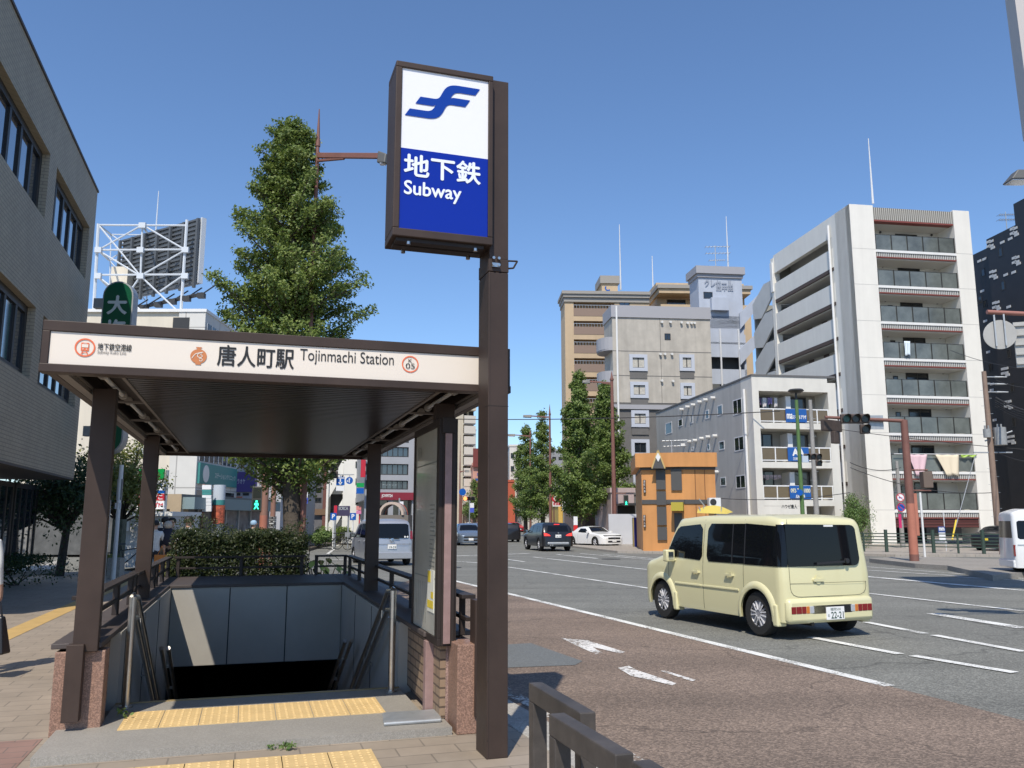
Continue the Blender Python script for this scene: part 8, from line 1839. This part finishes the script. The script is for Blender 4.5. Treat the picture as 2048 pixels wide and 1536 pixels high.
# ============================================================ PEOPLE
skin = mat('skin', (.50,.30,.21), .55); hairm = mat('dark_hair', (.015,.012,.01), .6)
def person(loc, ang, h, label, shirt, trousers, pose='stand', hold=None, hair=hairm, detail=0, longs=False, hat=None, shoe=black):
    """one continuous skinned body, z up, facing local -y; loc is between the feet"""
    bm = bmesh.new(); sk = bm.verts.layers.skin.verify(); s = h/1.7
    def V(x, y, z, r, root=False): v = bm.verts.new((x*s,y*s,z*s)); v[sk].radius = (r*s,r*s); v[sk].use_root = root; return v
    def E(a, b): bm.edges.new((a,b)); return b
    pel = V(0,0,.92,.135,True); wa = E(pel,V(0,0,1.08,.115)); ch = E(wa,V(0,0,1.27,.14)); nb = E(ch,V(0,0,1.40,.08)); ne = E(nb,V(0,-.005,1.47,.052)); hd = E(ne,V(0,-.02,1.555,.083)); tp = E(hd,V(0,-.01,1.635,.075))
    arms = {'stand':((.20,.02,1.13),(.21,-.06,.88)),'walk':((.21,.10,1.14),(.22,.05,.90)),'hold':((.20,-.02,1.14),(.06,-.22,1.16))}
    hands = []
    for sd_ in (1,-1):
        k = arms['walk' if pose == 'walk' else ('hold' if pose == 'hold' else 'stand')]
        sh = E(ch,V(sd_*.165,0,1.35,.062)); y_ = k[0][1]*(sd_ if pose == 'walk' else 1); el = E(sh,V(sd_*k[0][0],y_,k[0][2],.042)); wr = E(el,V(sd_*k[1][0],k[1][1]*(sd_ if pose == 'walk' else 1)-(.05 if pose == 'walk' else 0),k[1][2],.027))
        d = Vector((wr.co-el.co)).normalized(); pm = E(wr,V(*(wr.co/s+d*.05),.03)); hands.append((wr.co.copy(),d,sd_))
        for f_ in range(4):
            off = Vector((0,(f_-1.5)*.019,0)); a = E(pm,V(*(pm.co/s+d*.045+off),.009)); b = E(a,V(*(a.co/s+d*.028+Vector((-sd_*.006,0,0))),.008)); E(b,V(*(b.co/s+d*.02+Vector((-sd_*.014,0,0))),.007))
        t0 = E(pm,V(*(pm.co/s+d*.005+Vector((-sd_*.008,-.035,0))),.010)); E(t0,V(*(t0.co/s+d*.03+Vector((-sd_*.008,-.012,0))),.008))
        st = .14 if pose == 'walk' else 0
        hp = E(pel,V(sd_*.09,0,.86,.088)); kn = E(hp,V(sd_*.095,-.03-st*sd_*.6,.48,.058)); an = E(kn,V(sd_*.095,.01-st*sd_*1.0+(.1 if pose == 'walk' and sd_ < 0 else 0),.085,.038)); E(an,V(sd_*.10,an.co.y/s-.13,.035,.035))
    me = bpy.data.meshes.new('body'); bm.to_mesh(me); bm.free(); o = bpy.data.objects.new('body', me); COL.objects.link(o)
    m = o.modifiers.new('skin','SKIN'); m.use_smooth_shade = True; m2 = o.modifiers.new('sub','SUBSURF'); m2.levels = 2; m2.render_levels = 2
    bpy.context.view_layer.update(); dg = bpy.context.evaluated_depsgraph_get(); me2 = bpy.data.meshes.new_from_object(o.evaluated_get(dg)); bpy.data.objects.remove(o)
    for mm in (skin, shirt, trousers, shoe): me2.materials.append(mm)
    for p in me2.polygons:
        z = p.center.z/s; x = abs(p.center.x)/s
        p.material_index = 3 if z < .075 else (2 if z < .93 and x < .175 else (1 if .93 <= z < 1.44 and not (not longs and x > .165 and z < (1.14 if pose != 'hold' else 1.2)) and not (pose == 'hold' and p.center.y/s < -.1) else (0 if z > .7 else 2)))
    me2.shade_smooth(); root = thing('person', Vector((loc[0],loc[1],loc[2])), label, 'person'); me2.name = 'body'
    b = bpy.data.objects.new('body', me2); COL.objects.link(b); b.parent = root
    mb = MB(); hz = 1.585*s
    mb.lathe((0,.012*s,hz-.035*s),(0,.15,1),[(0,.09*s),(.04*s,.098*s),(.085*s,.085*s),(.115*s,.05*s),(.125*s,0)],16)
    if hair is not None: mb.build('hair', hat or hair, root, world=False, smooth=70)
    # face
    mb = MB()
    for e in (-1,1): mb.tube((e*.03*s,-.095*s,1.565*s),(e*.03*s,-.104*s,1.565*s),.009*s,n=8)
    mb.build('eyes', hairm, root, world=False); mb = MB(); mb.tube((0,-.095*s,1.555*s),(0,-.12*s,1.53*s),.007*s,.013*s,n=8); mb.tube((-.02*s,-.095*s,1.505*s),(.02*s,-.095*s,1.505*s),.005*s,n=6)
    for e in (-1,1): mb.tube((e*.085*s,0,1.565*s),(e*.098*s,.01*s,1.565*s),.024*s,.018*s,n=8)
    mb.build('face_features', skin, root, world=False)
    root.rotation_euler = (0,0,ang); return root, s
shw = mat('white_shirt', (.68,.68,.66), .8, noise=(20,.08)); dk = mat('dark_trousers', (.03,.03,.035), .8); blk_s = mat('navy_shirt', (.03,.035,.05), .8); tanp = mat('tan_trousers', (.35,.27,.18), .8)
def at_px(px, Y): return (D(px,1042,Y).x, Y, 0)
person(at_px(311,19.5),R(190),1.6,'person in white top and dark trousers walking past the rear left column',shw,dk,'walk')
person(at_px(331,21),R(175),1.68,'person in a dark navy top walking beside the one carrying a child',blk_s,tanp,'walk')
pr_o, s_ = person(at_px(344,20),R(10),1.66,'person with short hair facing the camera carrying a small child in a dark wrap',mat('beige_top',(.45,.36,.28),.8),dk,'hold')
c = D(340,1042,19.7); mb = MB(); mb.lathe((c.x-.02,19.68,.98),(0,0,1),[(0,0),(.04,.12),(.2,.15),(.36,.12),(.42,.05),(.44,0)],16); mb.mi(1).lathe((c.x-.02,19.66,1.36),(0,0,1),[(0,0),(.03,.07),(.1,.10),(.17,.07),(.2,0)],14); tag(mb.build('carried_child', [mat('navy_wrap',(.015,.018,.035),.8), mat('cream_cap',(.5,.45,.38),.8)], smooth=70), 'small child wrapped in a dark navy carrier with a cream cap', 'child')
mb = MB(); c = D(322,1042,19.2); mb.box(c.x-.1,c.x+.16,19.2,19.35,.42,.80); mb.tube((c.x-.05,19.27,.80),(c.x+.03,19.27,1.0),.008); mb.tube((c.x+.11,19.27,.80),(c.x+.03,19.27,1.0),.008); tag(mb.build('orange_bag', mat('orange_bag_cloth',(.6,.22,.05),.7), bevel=.02), 'orange shopping bag hanging between the two walking people', 'bag')
person(at_px(378,17.3),R(185),1.68,'person with black hair and white patterned shirt seen from behind over the hedge',mat('white_patterned_shirt',(.6,.6,.62),.8,noise=(25,.5)),dk,'walk')
person(at_px(508,24),R(170),1.6,'person in a pale top and light blue cap beyond the hedge',mat('cream_top',(.5,.45,.38),.8),dk,'stand',hat=mat('light_blue_cap',(.3,.45,.6),.8))
# the pedestrian leaving at the left edge, arm and bag in view
pe, s_ = person((D(-34,1042,8.8).x,8.8,0),R(195),1.66,'person at the left edge in a white long sleeve top carrying a black bag',shw,dk,'stand',longs=True)
c = D(10,1230,8.75); mb = MB(); zt = D(10,1232,8.7).z; zb_ = D(10,1308,8.7).z; mb.hexa([(c.x-.22,8.62,zb_),(c.x+.085,8.62,zb_),(c.x+.085,8.78,zb_),(c.x-.22,8.78,zb_),(c.x-.15,8.66,zt),(c.x+.02,8.66,zt),(c.x+.02,8.74,zt),(c.x-.15,8.74,zt)])
mb.build; bg_ = tag(mb.build('black_handbag', mat('black_leather',(.015,.015,.017),.4), bevel=.02), 'black handbag hanging from the hand at the left edge', 'bag'); mb = MB(); mb.path([(c.x-.12,8.7,zt),(c.x-.09,8.7,zt+.12),(c.x-.03,8.7,zt+.13),(c.x+.0,8.7,zt)],.009,6); mb.build('strap', MATS['black_leather'], bg_)
# ============================================================ tidy up
for o in bpy.data.objects:
    if '_w' in o: del o['_w']
